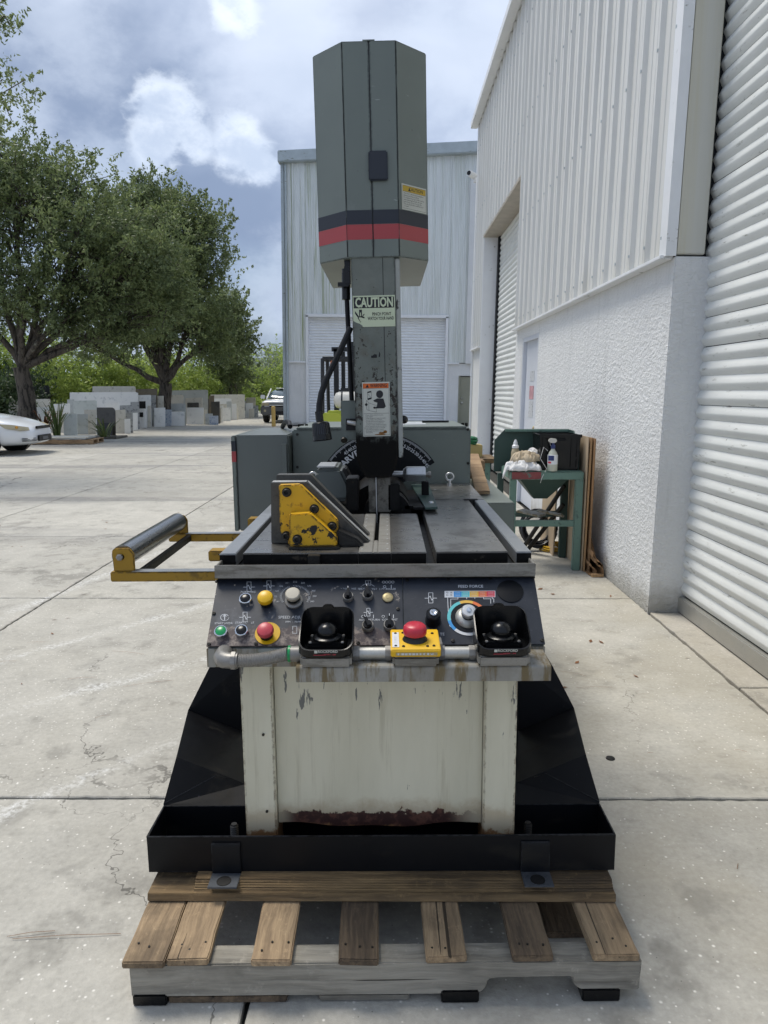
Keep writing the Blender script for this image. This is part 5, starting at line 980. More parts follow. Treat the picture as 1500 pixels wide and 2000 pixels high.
Lm = INV @ Matrix.Translation(rp(628, 823, 2.53)) @ Matrix.Rotation(R(-6), 4, 'Y') @ Matrix.Rotation(R(-8), 4, 'X'); pr = [(0, 0), (.024, -.001), (.030, -.006), (.0335, -.060), (.034, -.064), (.032, -.064), (.029, -.020), (0, -.02)]
sh_ = MB(Lm).lathe(pr, 30).build('lamp_shade', 'black_plastic', BS, smooth=40)
fn = MB(Lm)
for k in range(30): a = 2*math.pi*k/30; ca, sa = math.cos(a), math.sin(a); fn.strip([(.0305*ca, .0305*sa, -.010), (.0335*ca, .0335*sa, -.046)], .0022, (ca, sa, 0))
fn.V = [v for v in fn.V]; fn.build('shade_ribs', 'stripe_navy', sh_)
tb = part(MB().box(rp(668, 800, 2.66).x, -.105, 2.66, 2.74, Zp(860, 2.66), Zp(782, 2.66)), 'guide_bracket', 'machine_grey', bevel=.003); q = rp(690, 828, 2.66); part(MB().box(q.x-.022, q.x+.012, 2.655, 2.661, q.z-.022, q.z+.02), 'bracket_slot', 'black_matte', tb); part(MB().cyl((q.x-.018, 2.648, q.z+.008), (q.x+.015, 2.65, q.z+.002), .008, n=12), 'slot_pin', 'bright_steel', tb, smooth=40); q = rp(674, 858, 2.66); part(MB().cyl((q.x, 2.655, q.z-.004), (q.x, 2.66, q.z), .012, n=12), 'bracket_bolt', 'dark_steel', tb)
q = rp(791, 820, 2.7); part(MB().cyl((q.x-.03, 2.7, q.z), (q.x, 2.7, q.z), .006, n=10), 'knob_stem', 'bright_steel', smooth=40); part(MB().sphere(q, .0155, 18), 'ball_knob', 'black_plastic', smooth=60)
q = rp(789, 848, 3.1); part(MB().tube([(q.x-.02, 3.1, q.z+.01), (q.x, 3.1, q.z)], .004, 8), 'stop_pin', 'brass')
# ---- roller support arms
ZA = .943; A0 = Xp(216, 1.96, ZA); 
def armbox(y0, y1, x0, x1, nm, mat, z0=ZA-.028, z1=ZA): return part(MB().box(x0, x1, y0, y1, z0, z1), nm, mat, bevel=.0025)
ra = armbox(1.955, 1.985, A0, -.40, 'roller_arm', 'yellow_arm'); ra2 = armbox(2.50, 2.53, A0+.0, -.40, 'roller_arm', 'yellow_arm'); part(MB().box(A0+.06, -.405, 1.9545, 1.986, ZA+.0002, ZA+.0012), 'arm_top', 'rail_steel', ra); part(MB().box(A0+.06, -.405, 2.4995, 2.531, ZA+.0002, ZA+.0012), 'arm_top', 'rail_steel', ra2)
RX, RZ = A0+.032, .984
part(MB().tube([(RX, 1.975, RZ), (RX, 2.508, RZ)], .0315, 36), 'roller', 'roller_steel', smooth=40); part(MB().tube([(RX, 1.962, RZ), (RX, 2.52, RZ)], .008, 12), 'roller_axle', 'dark_steel', smooth=40)
for y0, pp in ((1.962, ra), (2.510, ra2)):
    part(MB().prism([(RX-.024, ZA), (RX-.026, RZ+.018), (RX-.018, RZ+.024), (RX+.022, RZ+.024), (RX+.034, RZ+.008), (RX+.034, ZA)], y0, y0+.010), 'roller_bracket', 'yellow_arm', pp, bevel=.002)
q = Vector((RX-.004, 1.962, RZ)); part(MB(Matrix.Translation(q) @ Matrix.Rotation(R(90), 4, 'X')).lathe([(.0095, 0), (.0095, .007), (.006, .009), (0, .009)], 6), 'axle_bolt', 'conduit', ra)
part(MB().box(RX+.032, RX+.05, 1.99, 2.495, ZA-.024, ZA-.002), 'roller_beam', 'black_grime', bevel=.002)
q = pt(428, 1083, 2.15); part(MB().box(q.x-.03, -.455, 2.14, 2.19, q.z-.016, q.z+.016), 'side_lug', 'yellow_arm', bevel=.003)

# ================================================================== BENCH CORNER (right)
BY0, BY1 = 5.74, 6.25; BXa, BXb = .985, 1.565; BZ = .80
HB_ = empty('hopper_stand', (BXa, BY0, 0)); tag(HB_, 'green steel hopper stand with splash back beside the stucco wall', 'stand')
def bp(b, name, mat, parent=HB_, **kw): b.V = [v-Vector((BXa, BY0, 0)) for v in b.V]; return b.build(name, mat, parent, **kw)
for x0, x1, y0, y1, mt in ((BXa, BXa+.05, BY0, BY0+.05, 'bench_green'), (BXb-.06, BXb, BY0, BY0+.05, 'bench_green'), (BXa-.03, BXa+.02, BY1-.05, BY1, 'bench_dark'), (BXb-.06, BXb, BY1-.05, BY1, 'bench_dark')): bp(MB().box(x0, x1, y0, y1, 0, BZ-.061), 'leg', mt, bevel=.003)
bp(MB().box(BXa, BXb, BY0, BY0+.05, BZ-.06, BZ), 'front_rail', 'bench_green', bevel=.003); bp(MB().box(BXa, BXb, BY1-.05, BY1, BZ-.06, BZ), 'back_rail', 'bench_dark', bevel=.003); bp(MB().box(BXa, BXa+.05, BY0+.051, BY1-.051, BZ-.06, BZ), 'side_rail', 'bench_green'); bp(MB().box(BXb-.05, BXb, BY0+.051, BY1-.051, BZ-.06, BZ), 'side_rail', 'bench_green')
bp(MB().box(BXa+.01, BXa+.24, BY0-.003, BY0, BZ-.055, BZ+.001), 'red_patch', 'bench_red')
bp(MB().box(BXa+.01, BXb-.01, BY0+.02, BY1-.01, BZ+.001, BZ+.006), 'shelf_top', 'bench_green')
for y_, mt in ((BY0+.01, 'bench_green'), (BY1-.04, 'bench_dark')): bp(MB().box(BXa+.051, BXb-.061, y_, y_+.03, .36, .41), 'cross_bar', mt)
x0, x1 = BXa+.06, BXb-.07; b = MB(); tp = [(x0, BY0+.052), (x1, BY0+.052), (x1, BY1-.06), (x0, BY1-.06)]; bt = [(x0+.17, BY0+.2), (x1-.17, BY0+.2), (x1-.17, BY1-.2), (x0+.17, BY1-.2)]
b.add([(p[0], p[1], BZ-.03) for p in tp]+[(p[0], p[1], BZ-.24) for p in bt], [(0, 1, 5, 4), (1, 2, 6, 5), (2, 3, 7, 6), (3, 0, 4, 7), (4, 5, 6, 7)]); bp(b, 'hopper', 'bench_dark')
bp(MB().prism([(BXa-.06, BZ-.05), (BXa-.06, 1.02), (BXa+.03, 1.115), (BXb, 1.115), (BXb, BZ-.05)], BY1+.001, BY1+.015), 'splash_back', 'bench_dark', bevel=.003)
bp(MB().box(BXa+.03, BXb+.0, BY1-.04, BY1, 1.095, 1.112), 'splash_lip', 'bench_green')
bp(MB().prism([(BY0+.15, BZ+.0065), (BY1, BZ+.0065), (BY1, 1.11), (BY0+.35, 1.11), (BY0+.15, 1.0)], BXb-.012, BXb-.002, 'x'), 'splash_side', 'bench_dark')
# black bin
bx0, bx1 = Xp(1052, 5.85, .95), BXb-.015; bn = empty('plastic_bin', (bx0, 5.82, BZ+.0065)); tag(bn, 'black ribbed plastic bin standing on the green hopper stand', 'bin'); w_ = bx1-bx0
b = MB(); o_ = [(0.015, .01), (w_-.015, .01), (w_-.015, .28), (.015, .28)]; tp = [(0, 0), (w_, 0), (w_, .295), (0, .295)]; b.add([(p[0], p[1], 0) for p in o_]+[(p[0], p[1], .285) for p in tp]+[(p[0]*.94+w_*.03, p[1]*.94+.009, .285) for p in tp]+[(p[0]*.9+w_*.05, p[1]*.9+.014, .01) for p in o_], [(0, 3, 2, 1)]+[(i, (i+1) % 4, 4+(i+1) % 4, 4+i) for i in range(4)]+[(4+i, 4+(i+1) % 4, 8+(i+1) % 4, 8+i) for i in range(4)]+[(8+i, 8+(i+1) % 4, 12+(i+1) % 4, 12+i) for i in range(4)]+[(12, 13, 14, 15)]); b.build('tub', 'black_plastic', bn)
MB().box(-.008, w_+.008, -.010, .0, .262, .288).build('rim', 'black_plastic', bn, bevel=.003); 
for xx in (.02, .09, .25, w_-.03): MB().box(xx, xx+.008, -.004, .008, .03, .26).build('rib', 'black_plastic', bn)
MB().box(w_*.36, w_*.62, -.013, -.0105, .235, .258).build('handle_plate', 'black_satin', bn)
# spray bottle
sx, sy = Xp(1079, 5.78, .9), 5.778; sbt = empty('spray_bottle', (sx, sy, BZ+.0065)); tag(sbt, 'clear spray bottle with blue label in front of the black bin', 'bottle')
MB().lathe([(.036, 0), (.040, .006), (.040, .10), (.037, .13), (.030, .150), (.018, .165), (.014, .178), (0, .178)], 20).build('body', 'bottle_clear', sbt, smooth=50)
MB().lathe([(.0405, .055), (.0405, .128), (.038, .130)], 20).build('label', 'white_gloss', sbt, smooth=50); lb = MB(); 
for k in range(12): a0, a1 = R(200+k*6), R(206+k*6); lb.add([(.0412*math.cos(a0), .0412*math.sin(a0), .085), (.0412*math.cos(a1), .0412*math.sin(a1), .085), (.0412*math.cos(a1), .0412*math.sin(a1), .125), (.0412*math.cos(a0), .0412*math.sin(a0), .125)], [(0, 1, 2, 3)])
lb.build('label_print', 'bottle_blue', sbt); lb = MB()
for k in range(7): a0, a1 = R(200+k*6), R(206+k*6); lb.add([(.0412*math.cos(a0), .0412*math.sin(a0), .062), (.0412*math.cos(a1), .0412*math.sin(a1), .062), (.0412*math.cos(a1), .0412*math.sin(a1), .078), (.0412*math.cos(a0), .0412*math.sin(a0), .078)], [(0, 1, 2, 3)])
lb.build('label_print', 'ink_crimson', sbt)
MB().lathe([(.017, .178), (.019, .182), (.018, .205), (.010, .208), (.010, .222), (0, .222)], 16).build('collar', 'bottle_blue', sbt, smooth=40); MB().prism([(-.038, .232), (-.040, .250), (-.02, .262), (.022, .256), (.030, .236), (.012, .222), (-.012, .222)], -.010, .010).build('trigger_head', 'tank_white', sbt, bevel=.004); MB().prism([(-.022, .232), (-.018, .20), (-.023, .198), (-.030, .232)], -.005, .005).build('trigger', 'conduit', sbt, bevel=.002)
cb = [Vector((-.04, .0, .16)), Vector((-.075, .0, .19)), Vector((-.10, -.01, .10)), Vector((-.05, -.025, .02)), Vector((-.09, -.045, -.05)), Vector((-.1, -.045, -.09))]; MB().tube(cb, .002, 6).build('string', 'rag_white', sbt)
# squeeze bottle / can behind the rags
tb_ = empty('squeeze_bottle', (Xp(1006, 6.0, .9), 6.0, BZ+.0065)); tag(tb_, 'tan squeeze bottle with white pointed cap behind the rags', 'bottle'); MB().lathe([(.030, 0), (.034, .006), (.034, .13), (.028, .155), (.020, .165), (0, .165)], 18).build('body', 'bottle_tan', tb_, smooth=50); MB().lathe([(.028, .165), (.028, .185), (.018, .195), (.018, .21), (.006, .235), (0, .236)], 18).build('cap', 'white_gloss', tb_, smooth=40)
def crumple(name, c, size, mat, label, seed, res=26, droop=None):
    """a heaped cloth: folded height field closed underneath"""
    rng = np.random.default_rng(seed); n = res; V = []; ph = rng.uniform(0, 6, (8, 3))
    for i in range(n+1):
        for j in range(n+1):
            u, v = i/n*2-1, j/n*2-1; q = math.sqrt(min(1, u*u+v*v)); a = math.atan2(v, u); s_ = max(abs(u), abs(v)) or 1; rr = 1/max(1e-6, math.hypot(u/s_, v/s_)); x = u*rr; y = v*rr
            hgt = (1-(x*x+y*y))**.5 if x*x+y*y < 1 else 0
            f = sum(math.sin((3+1.2*k)*(x*math.cos(ph[k, 0])+y*math.sin(ph[k, 0]))*1.7+ph[k, 1])*(.5**(k*.35)) for k in range(8))
            fold = abs(math.sin(f*1.6))
            edge = 1+.12*math.sin(5*a+ph[0, 2])+.08*math.sin(9*a+ph[1, 2])
            z = hgt*(.55+.45*fold)*size[2]+.006*fold; px, py = x*size[0]*edge, y*size[1]*edge
            if droop and px < droop: z -= (droop-px)*1.1; px = droop+(px-droop)*.55
            V.append((px, py, z))
    Fc = [(i*(n+1)+j, (i+1)*(n+1)+j, (i+1)*(n+1)+j+1, i*(n+1)+j+1) for i in range(n) for j in range(n)]
    o = MB().add(V, Fc).build(name, mat, None, smooth=180); o.location = c; md = o.modifiers.new('t', 'SOLIDIFY'); md.thickness = .006; tag(o, label, 'rag'); return o
crumple('shop_rag', (Xp(1019, 5.82, .85), 5.83, BZ+.008), (.165, .10, .085), 'rag_white', 'white rags heaped on the hopper stand and hanging over its corner', 3, 34, -.12)
crumple('shop_rag', (Xp(1026, 5.84, .9), 5.86, BZ+.075), (.115, .08, .085), 'rag_beige', 'crumpled beige stained cloth on top of the white rags', 8, 30)
crumple('shop_rag', (Xp(1040, 5.9, .9), 5.92, BZ+.08), (.06, .06, .10), 'rag_white', 'small white rag tucked between beige cloth and black bin', 13, 22)
# things under the stand
for k, (a, c, lab_) in enumerate((((1018, 1075), (1102, 948), 'upper grey pipe leaning diagonally under the hopper stand'), ((1030, 1072), (1100, 985), 'lower grey pipe leaning diagonally under the hopper stand'))):
    A = ptz(a[0], a[1]+2*k, .02); B = pt(c[0], c[1], 6.15); o = MB().tube([A, B], .019, 12).build('steel_pipe', 'dark_steel', None, smooth=40); tag(o, lab_, 'pipe')
for k, (px, py, ang, lab_) in enumerate(((1035, 1009, 28, 'rusty flat offcut resting across the bars of the stand, wider one'), (1074, 1009, 30, 'narrow tilted metal offcut on the bars of the stand'))):
    q = pt(px, py, 5.95); o = MB(Matrix.Translation((q.x, 5.98, .435)) @ Matrix.Rotation(R(ang), 4, 'Z') @ Matrix.Rotation(R(-8 if k == 0 else 35), 4, 'Y')).box(-.035 if k == 0 else -.02, .045 if k == 0 else .02, -.16, .13, -.008, .008).build('metal_offcut', 'galv_shelf', None, bevel=.002); tag(o, lab_, 'offcut')
def coil(name, c, r, turns, wire, mat, label, lean, seed, spread=.25):
    rng = random.Random(seed); pts = []; n = 22
    for k in range(turns*n):
        a = 2*math.pi*k/n; t = k//n; rr = r*(1-spread*rng.Random(t).random() if False else 1-spread*((t*37 % 11)/11)); pts.append(Vector((rr*math.cos(a)+.02*math.sin(t*2.1), rr*math.sin(a)*1.0+.02*math.cos(t*1.7), (t*17 % 7)/7*wire*6+.004*math.sin(3*a+t))))
    M = Matrix.Translation(c) @ Matrix.Rotation(lean, 4, 'X'); o = MB(M).tube(pts, wire, 7).build(name, mat, None, smooth=50); tag(o, label, 'cord' if 'cord' in name else 'hose'); return o
q = ptz(1045, 1068, 0); coil('hose_coil', (q.x, 6.55, .185), .165, 9, .011, 'hose_black', 'black hose coil standing on edge behind the hopper stand', R(72), 4)
q = ptz(1082, 1074, 0); coil('extension_cord', (q.x, 6.5, .02), .14, 10, .006, 'yellow_cord', 'yellow extension cord heaped on the ground under the stand', R(4), 9, .6)
# cardboard against the stand
def flat_sheet(name, x, y0, y1, z1, lean, th, mat, label):
    o = MB(Matrix.Translation((x, 0, 0)) @ Matrix.Rotation(lean, 4, 'Y')).box(0, th, y0, y1, .002, z1).build(name, mat, None, bevel=.001); tag(o, label, 'cardboard', 'flattened boxes against the stand'); return o
flat_sheet('cardboard_sheet', BXb+.008, 5.72, 6.3, 1.08, R(.5), .007, 'cardboard_pale', 'pale cardboard sheet pressed against the right leg of the stand')
flat_sheet('cardboard_sheet', BXb+.020, 5.70, 6.35, 1.075, R(.8), .010, 'cardboard_edge', 'ragged-edged cardboard sheet, second from the stand leg')
flat_sheet('cardboard_sheet', BXb+.050, 5.66, 6.3, 1.07, R(.2), .007, 'cardboard', 'brown cardboard sheet nearest the stucco wall, outermost of the upright ones')
flat_sheet('cardboard_sheet', BXb-.10, 6.27, 6.8, .66, R(1), .012, 'cardboard_pale', 'pale board standing behind the stand legs')
fc = empty('folded_carton', (1.615, 5.55, 0)); tag(fc, 'crushed brown carton folded into a narrow bundle at the wall foot', 'cardboard')
prof = [(-.012, 0), (.07, .0), (.085, .03), (.08, .085), (.055, .115), (.03, .12), (.0, .19), (-.005, .15)]
for k, (dx, y0, y1, s_) in enumerate(((0, .0, .5, 1.0), (.012, -.03, .45, .8), (-.012, .02, .5, .6))):
    b = MB(); pr = [(dx+p[0]*s_, p[1]*(1.0-.25*k)+.002) for p in prof]; n = len(pr)
    for (p, q) in zip(pr[:-1], pr[1:]):
        b.add([(p[0], y0, p[1]), (q[0], y0, q[1]), (q[0]*.9, y1, q[1]*1.25), (p[0]*.9, y1, p[1]*1.25)], [(0, 1, 2, 3)])
    ob = b.build('carton_flap', 'cardboard', fc); md = ob.modifiers.new('t', 'SOLIDIFY'); md.thickness = .005
ob = MB().add([(0, .1, .13), (.06, .1, .10), (.075, .55, .42), (.01, .62, .46)], [(0, 1, 2, 3)]).build('carton_flap', 'cardboard', fc); md = ob.modifiers.new('t', 'SOLIDIFY'); md.thickness = .005
b = MB().box(-.015, .078, -.035, -.005, .003, .025).build('carton_flap', 'cardboard_edge', fc)
# small work table behind with timber and tape
WT = empty('work_table', (.70, 6.9, 0)); tag(WT, 'small work table with wooden top behind the saw and beside the stand', 'table'); MB().box(0, .36, 0, .5, .76, .80).build('table_top', 'plank_wood', WT, bevel=.004)
for xx, yy in ((.24, .02), (.02, .02), (.24, .42), (.02, .42)): MB().box(xx, xx+.05, yy, yy+.05, 0, .76).build('leg', 'bench_green', WT)
o = MB(Matrix.Translation((.76, 7.05, .80))).box(0, .17, 0, .2, 0, .12).build('timber_block', 'tape_tan', None, bevel=.006); tag(o, 'pale yellow timber block lying on the small work table', 'block')
coil('green_cord', (.80, 7.1, .935), .07, 5, .011, 'green_cord', 'green cord coiled on top of the timber block', R(3), 5)
ob = MB(Matrix.Translation((.50, 4.19, .9385))).box(-.06, .06, -.06, .06, .004, .105).build('timber_block', 'far_wood', None, bevel=.004); tag(ob, 'small timber block propping the bare board on the grey side trough', 'block')
A = Vector((.455, 3.42, .958)); B = Vector((.505, 4.27, 1.062)); d_ = (B-A).normalized(); Mx = frame((A+B)/2, d_, Vector((0, 0, 1)).cross(d_)); L_ = (B-A).length/2
o = MB(Mx).box(-L_, L_, -.035, .035, -.009, .009).build('leaning_board', 'far_wood', None, bevel=.002); tag(o, 'bare timber board propped aslant on the grey side trough of the saw', 'board')

# ================================================================== FORKLIFT
FK = empty('forklift', (Xp(682, 13.5, 1), 13.5, 0)); tag(FK, 'lime forklift with black mast and white gas tank seen behind the saw', 'forklift')
def wheel(parent, c, r, wd, axis='x', rim='alu'):
    q = empty('wheel'); q.parent = parent; q.location = c; q.rotation_euler = (0, R(90), 0) if axis == 'x' else (R(90), 0, 0)
    MB().lathe([(r*.62, -wd/2), (r*.92, -wd/2), (r, -wd*.35), (r, wd*.35), (r*.92, wd/2), (r*.62, wd/2)], 28, caps=False).build('tyre', 'tyre', q, smooth=40); MB().lathe([(0, -wd*.38), (r*.30, -wd*.42), (r*.45, -wd*.3), (r*.63, -wd*.45), (r*.63, wd*.45), (r*.45, wd*.3), (r*.30, wd*.42), (0, wd*.38)], 20).build('rim', rim, q, smooth=40); return q
bd = MB().prism([(-.52, .30), (-.52, .97), (-.44, 1.08), (.44, 1.08), (.52, .97), (.52, .30)], 0, .55).build('counterweight', 'forklift_lime', FK, bevel=.05); MB().box(-.48, .48, .56, 1.7, .35, .80).build('chassis', 'forklift_lime', FK, bevel=.03); MB().box(-.45, .45, .6, 1.1, .80, 1.0).build('hood', 'fork_black', FK, bevel=.04)
MB().box(-.12, .50, -.03, .28, 1.081, 1.12).build('tank_cradle', 'fork_black', FK, bevel=.01)
tn = MB(); tn.V = []; M = Matrix.Translation((-.28, .14, 1.275)) @ Matrix.Rotation(R(90), 4, 'Y'); tn.M = M; tn.lathe([(0, -.02), (.07, 0), (.13, .03), (.155, .09), (.155, .50), (.13, .56), (.07, .60), (0, .61)], 24); tk_ = tn.build('gas_tank', 'tank_white', FK, smooth=50)
MB(M).lathe([(.158, .13), (.158, .16)], 24).build('strap', 'fork_black', tk_); MB(M).lathe([(.158, .40), (.158, .43)], 24).build('strap', 'fork_black', tk_)
for sx_ in (-1, 1):
    MB().tube([(sx_*.50, .12, .95), (sx_*.50, .25, 2.02), (sx_*.50, 1.35, 2.05), (sx_*.50, 1.55, 1.0)], .035, 8).build('guard_post', 'fork_black', FK); MB().box(sx_*.36-.05, sx_*.36+.05, 1.86, 1.98, .1, 2.3).build('mast_upright', 'fork_black', FK); MB().box(sx_*.22-.04, sx_*.22+.04, 1.98, 2.06, .1, 2.25).build('mast_upright', 'fork_black', FK)
    wheel(FK, (sx_*.45, .45, .25), .25, .18); wheel(FK, (sx_*.48, 1.7, .32), .32, .22)
for y_ in (.25, .5, .8, 1.1, 1.34): MB().box(-.5, .5, y_-.02, y_+.02, 2.02, 2.07).build('guard_bar', 'fork_black', FK)
MB().box(-.45, .45, 1.86, 1.94, 2.25, 2.34).build('mast_head', 'fork_black', FK); MB().box(-.12, .14, 1.9, 2.0, .3, 2.45).build('lift_cylinder', 'fork_black', FK, bevel=.03); MB().box(-.5, .5, 2.08, 2.14, .5, 1.0).build('carriage', 'fork_black', FK)
MB(Matrix.Translation((-.30, .2, 1.90))).lathe([(.06, 0), (.06, .02), (.045, .09), (0, .1)], 14).build('beacon', 'beacon', FK); MB().box(-.22, .22, .62, .9, 1.0, 1.1).build('seat', 'fork_black', FK, bevel=.03); MB().box(-.22, .22, .56, .64, 1.1, 1.5).build('seat_back', 'fork_black', FK, bevel=.03)
for sx_ in (-.3, .3): MB().box(sx_-.06, sx_+.06, 2.14, 3.2, .04, .09).build('fork', 'fork_black', FK)

# ================================================================== VEHICLES
def loft(stations, mat, name, parent, sub=2):
    """stations: (y, [(x,z) half outline from bottom centre round to top centre])"""
    b = MB(); n = len(stations[0][1]); vs = []
    for y, pr in stations: vs += [(x, y, z) for x, z in pr]+[(-x, y, z) for x, z in pr[::-1]]
    m = 2*n; fs = [(i*m+j, i*m+(j+1) % m, (i+1)*m+(j+1) % m, (i+1)*m+j) for i in range(len(stations)-1) for j in range(m)]
    fs += [tuple(range(m))[::-1], tuple((len(stations)-1)*m+j for j in range(m))]
    return b.add(vs, fs).build(name, mat, parent, smooth=60, subsurf=sub)
def sect(w_, z0, zs, zt, wt, crown=.02): return [(0.02, z0), (w_*.85, z0), (w_*.97, z0+.10), (w_, (z0+zs)/2), (w_*.985, zs), (wt, zt), (wt*.5, zt+crown*.7), (0.02, zt+crown)]
# sedan: nose towards +y in its own frame
SD = empty('white_sedan', (0, 0, 0)); tag(SD, 'white sedan parked by the slab stacks, only its nose in view', 'car')
body = loft([(-2.45, sect(.70, .38, .70, .80, .55)), (-2.38, sect(.84, .25, .80, .98, .70)), (-1.9, sect(.91, .20, .86, 1.04, .78)), (-1.0, sect(.93, .18, .88, .98, .84)), (.5, sect(.93, .18, .86, .96, .84)), (.95, sect(.93, .18, .84, .95, .82)), (1.5, sect(.92, .19, .78, .88, .76)), (2.0, sect(.89, .20, .70, .79, .66)), (2.28, sect(.80, .22, .62, .70, .52)), (2.42, sect(.62, .26, .56, .63, .40)), (2.46, sect(.50, .30, .50, .56, .34))], 'car_white', 'body', SD)
loft([(-1.95, sect(.74, .95, 1.0, 1.06, .66, .01)), (-1.2, sect(.78, .93, 1.1, 1.38, .58, .03)), (-.2, sect(.80, .93, 1.1, 1.43, .60, .03)), (.25, sect(.80, .93, 1.08, 1.36, .58, .03)), (1.0, sect(.78, .90, .95, .98, .68, .01))], 'glass_dark', 'glasshouse', SD)
loft([(-1.25, sect(.585, 1.37, 1.385, 1.395, .5, .03)), (-.2, sect(.605, 1.42, 1.435, 1.445, .52, .03)), (.28, sect(.58, 1.34, 1.355, 1.365, .5, .03))], 'car_white', 'roof', SD, 1)
for sx_ in (-1, 1):
    hlm = MB(); pts = [(.885*sx_, 1.80, .70), (.82*sx_, 2.08, .675), (.60*sx_, 2.34, .615), (.60*sx_, 2.36, .545), (.78*sx_, 2.22, .545), (.885*sx_, 1.95, .60)]
    hlm.sheet(pts if sx_ > 0 else pts[::-1], -.03 if False else .02, Vector((sx_*.55, .8, .25)).normalized()); hlm.V = [v+Vector((sx_*.035, .05, .02)) for v in hlm.V]; h_ = hlm.build('headlight', 'headlamp', SD, bevel=.004); MB().sphere((sx_*.80, 2.19, .635), .035, 10).build('turn_lamp', 'amber_lamp', h_)
    f_ = MB(); 
    for k in range(3): f_.sheet([(sx_*.80, 2.30, .315+.03*k), (sx_*.46, 2.475, .315+.03*k), (sx_*.46, 2.475, .328+.03*k), (sx_*.80, 2.30, .328+.03*k)][::sx_], .02, Vector((sx_*.45, .9, 0)).normalized())
    f_.build('bumper_vent', 'black_plastic', SD)
    for yy in (1.45, -1.5):
        MB(Matrix.Translation((sx_*.86, yy, .34)) @ Matrix.Rotation(R(90), 4, 'Y')).lathe([(.0, -.085), (.385, -.085), (.385, .085), (0, .085)], 30).build('wheel_arch', 'black_matte', SD); wheel(SD, (sx_*.85, yy, .325), .325, .21)
    MB().sphere((sx_*1.0, .75, 1.0), .1, 10, (1, .6, .7)).build('mirror', 'car_white', SD, smooth=60); MB().box(sx_*.80, sx_*.96, .74, .78, .95, .99).build('mirror_stalk', 'car_white', SD)
MB().box(-.40, .40, 2.44, 2.485, .585, .65).build('upper_grille', 'black_plastic', SD, bevel=.01); MB().box(-.36, .36, 2.46, 2.50, .30, .44).build('lower_grille', 'black_plastic', SD, bevel=.01); MB().box(-.15, .15, 2.50, 2.505, .33, .40).build('grille_bar', 'car_grey', SD)
fa = R(-50); nose = pt(84, 850, 17.2); nose.z = 0; fwd = Vector((math.cos(R(4)), math.sin(R(4)), 0)); SD.location = nose-fwd*2.46; SD.rotation_euler = (0, 0, math.atan2(fwd.y, fwd.x)-math.pi/2)
# white suv: nose towards -Y
SU = empty('white_suv', (Xp(505, 33.5, 1)+.98, 33.6, 0)); tag(SU, 'white sport utility vehicle parked nose-out beside the far warehouse', 'car')
def s2(*a): return sect(*a)
MB().box(-.93, .93, .0, .6, .36, .80).build('front_bumper', 'car_grey', SU, bevel=.06); loft([(.02, s2(.86, .62, .90, .97, .80, .02)), (.15, s2(.92, .55, .94, 1.02, .84, .02)), (.9, s2(.94, .40, .98, 1.07, .86, .02)), (1.4, s2(.94, .38, 1.0, 1.10, .86, .02)), (4.5, s2(.94, .38, 1.0, 1.10, .86, .02)), (4.7, s2(.9, .45, 1.0, 1.10, .84, .02))], 'car_white', 'body', SU)
loft([(1.15, s2(.86, 1.06, 1.08, 1.10, .80, .01)), (1.85, s2(.84, 1.06, 1.3, 1.56, .68, .03)), (4.3, s2(.84, 1.06, 1.3, 1.58, .68, .03)), (4.6, s2(.84, 1.06, 1.1, 1.14, .75, .02))], 'windshield', 'glasshouse', SU); loft([(1.78, s2(.70, 1.55, 1.57, 1.585, .6, .03)), (4.35, s2(.70, 1.57, 1.59, 1.605, .6, .03))], 'car_white', 'roof', SU, 1)
for sx_ in (-1, 1):
    MB().box(sx_*.70-.17, sx_*.70+.17, -.02, .12, .80, .93).build('headlight', 'headlamp', SU, bevel=.02); wheel(SU, (sx_*.82, 1.0, .37), .37, .24); wheel(SU, (sx_*.82, 3.8, .37), .37, .24); MB().box(sx_*1.03-.11, sx_*1.03+.11, 1.3, 1.38, 1.10, 1.28).build('mirror', 'car_white', SU, bevel=.03); MB().box(sx_*.72-.05, sx_*.72+.05, -.015, .03, .52, .62).build('fog_lamp', 'headlamp', SU, bevel=.01)
    MB().tube([(sx_*.82, 1.2, 1.1), (sx_*.70, 1.82, 1.56)], .035, 8).build('roof_pillar', 'car_white', SU)
MB().box(-.52, .52, -.03, .10, .74, .90).build('grille', 'black_plastic', SU, bevel=.01); MB().box(-.52, .52, -.045, -.031, .80, .845).build('grille_bar', 'car_white', SU); MB().box(-.25, .25, -.02, .03, .42, .55).build('number_plate_recess', 'black_plastic', SU)
q = ptz(534.5, 833, 0); BO = empty('bollard', (q.x, q.y, 0)); tag(BO, 'pale yellow steel bollard in front of the white vehicle', 'bollard'); MB().cyl((0, 0, 0), (0, 0, .80), .085, n=20).build('post', 'bollard_yellow', BO, smooth=40); MB(Matrix.Translation((0, 0, .80))).lathe([(.085, 0), (.07, .03), (.03, .045), (0, .047)], 20).build('cap', 'bollard_yellow', BO, smooth=50)

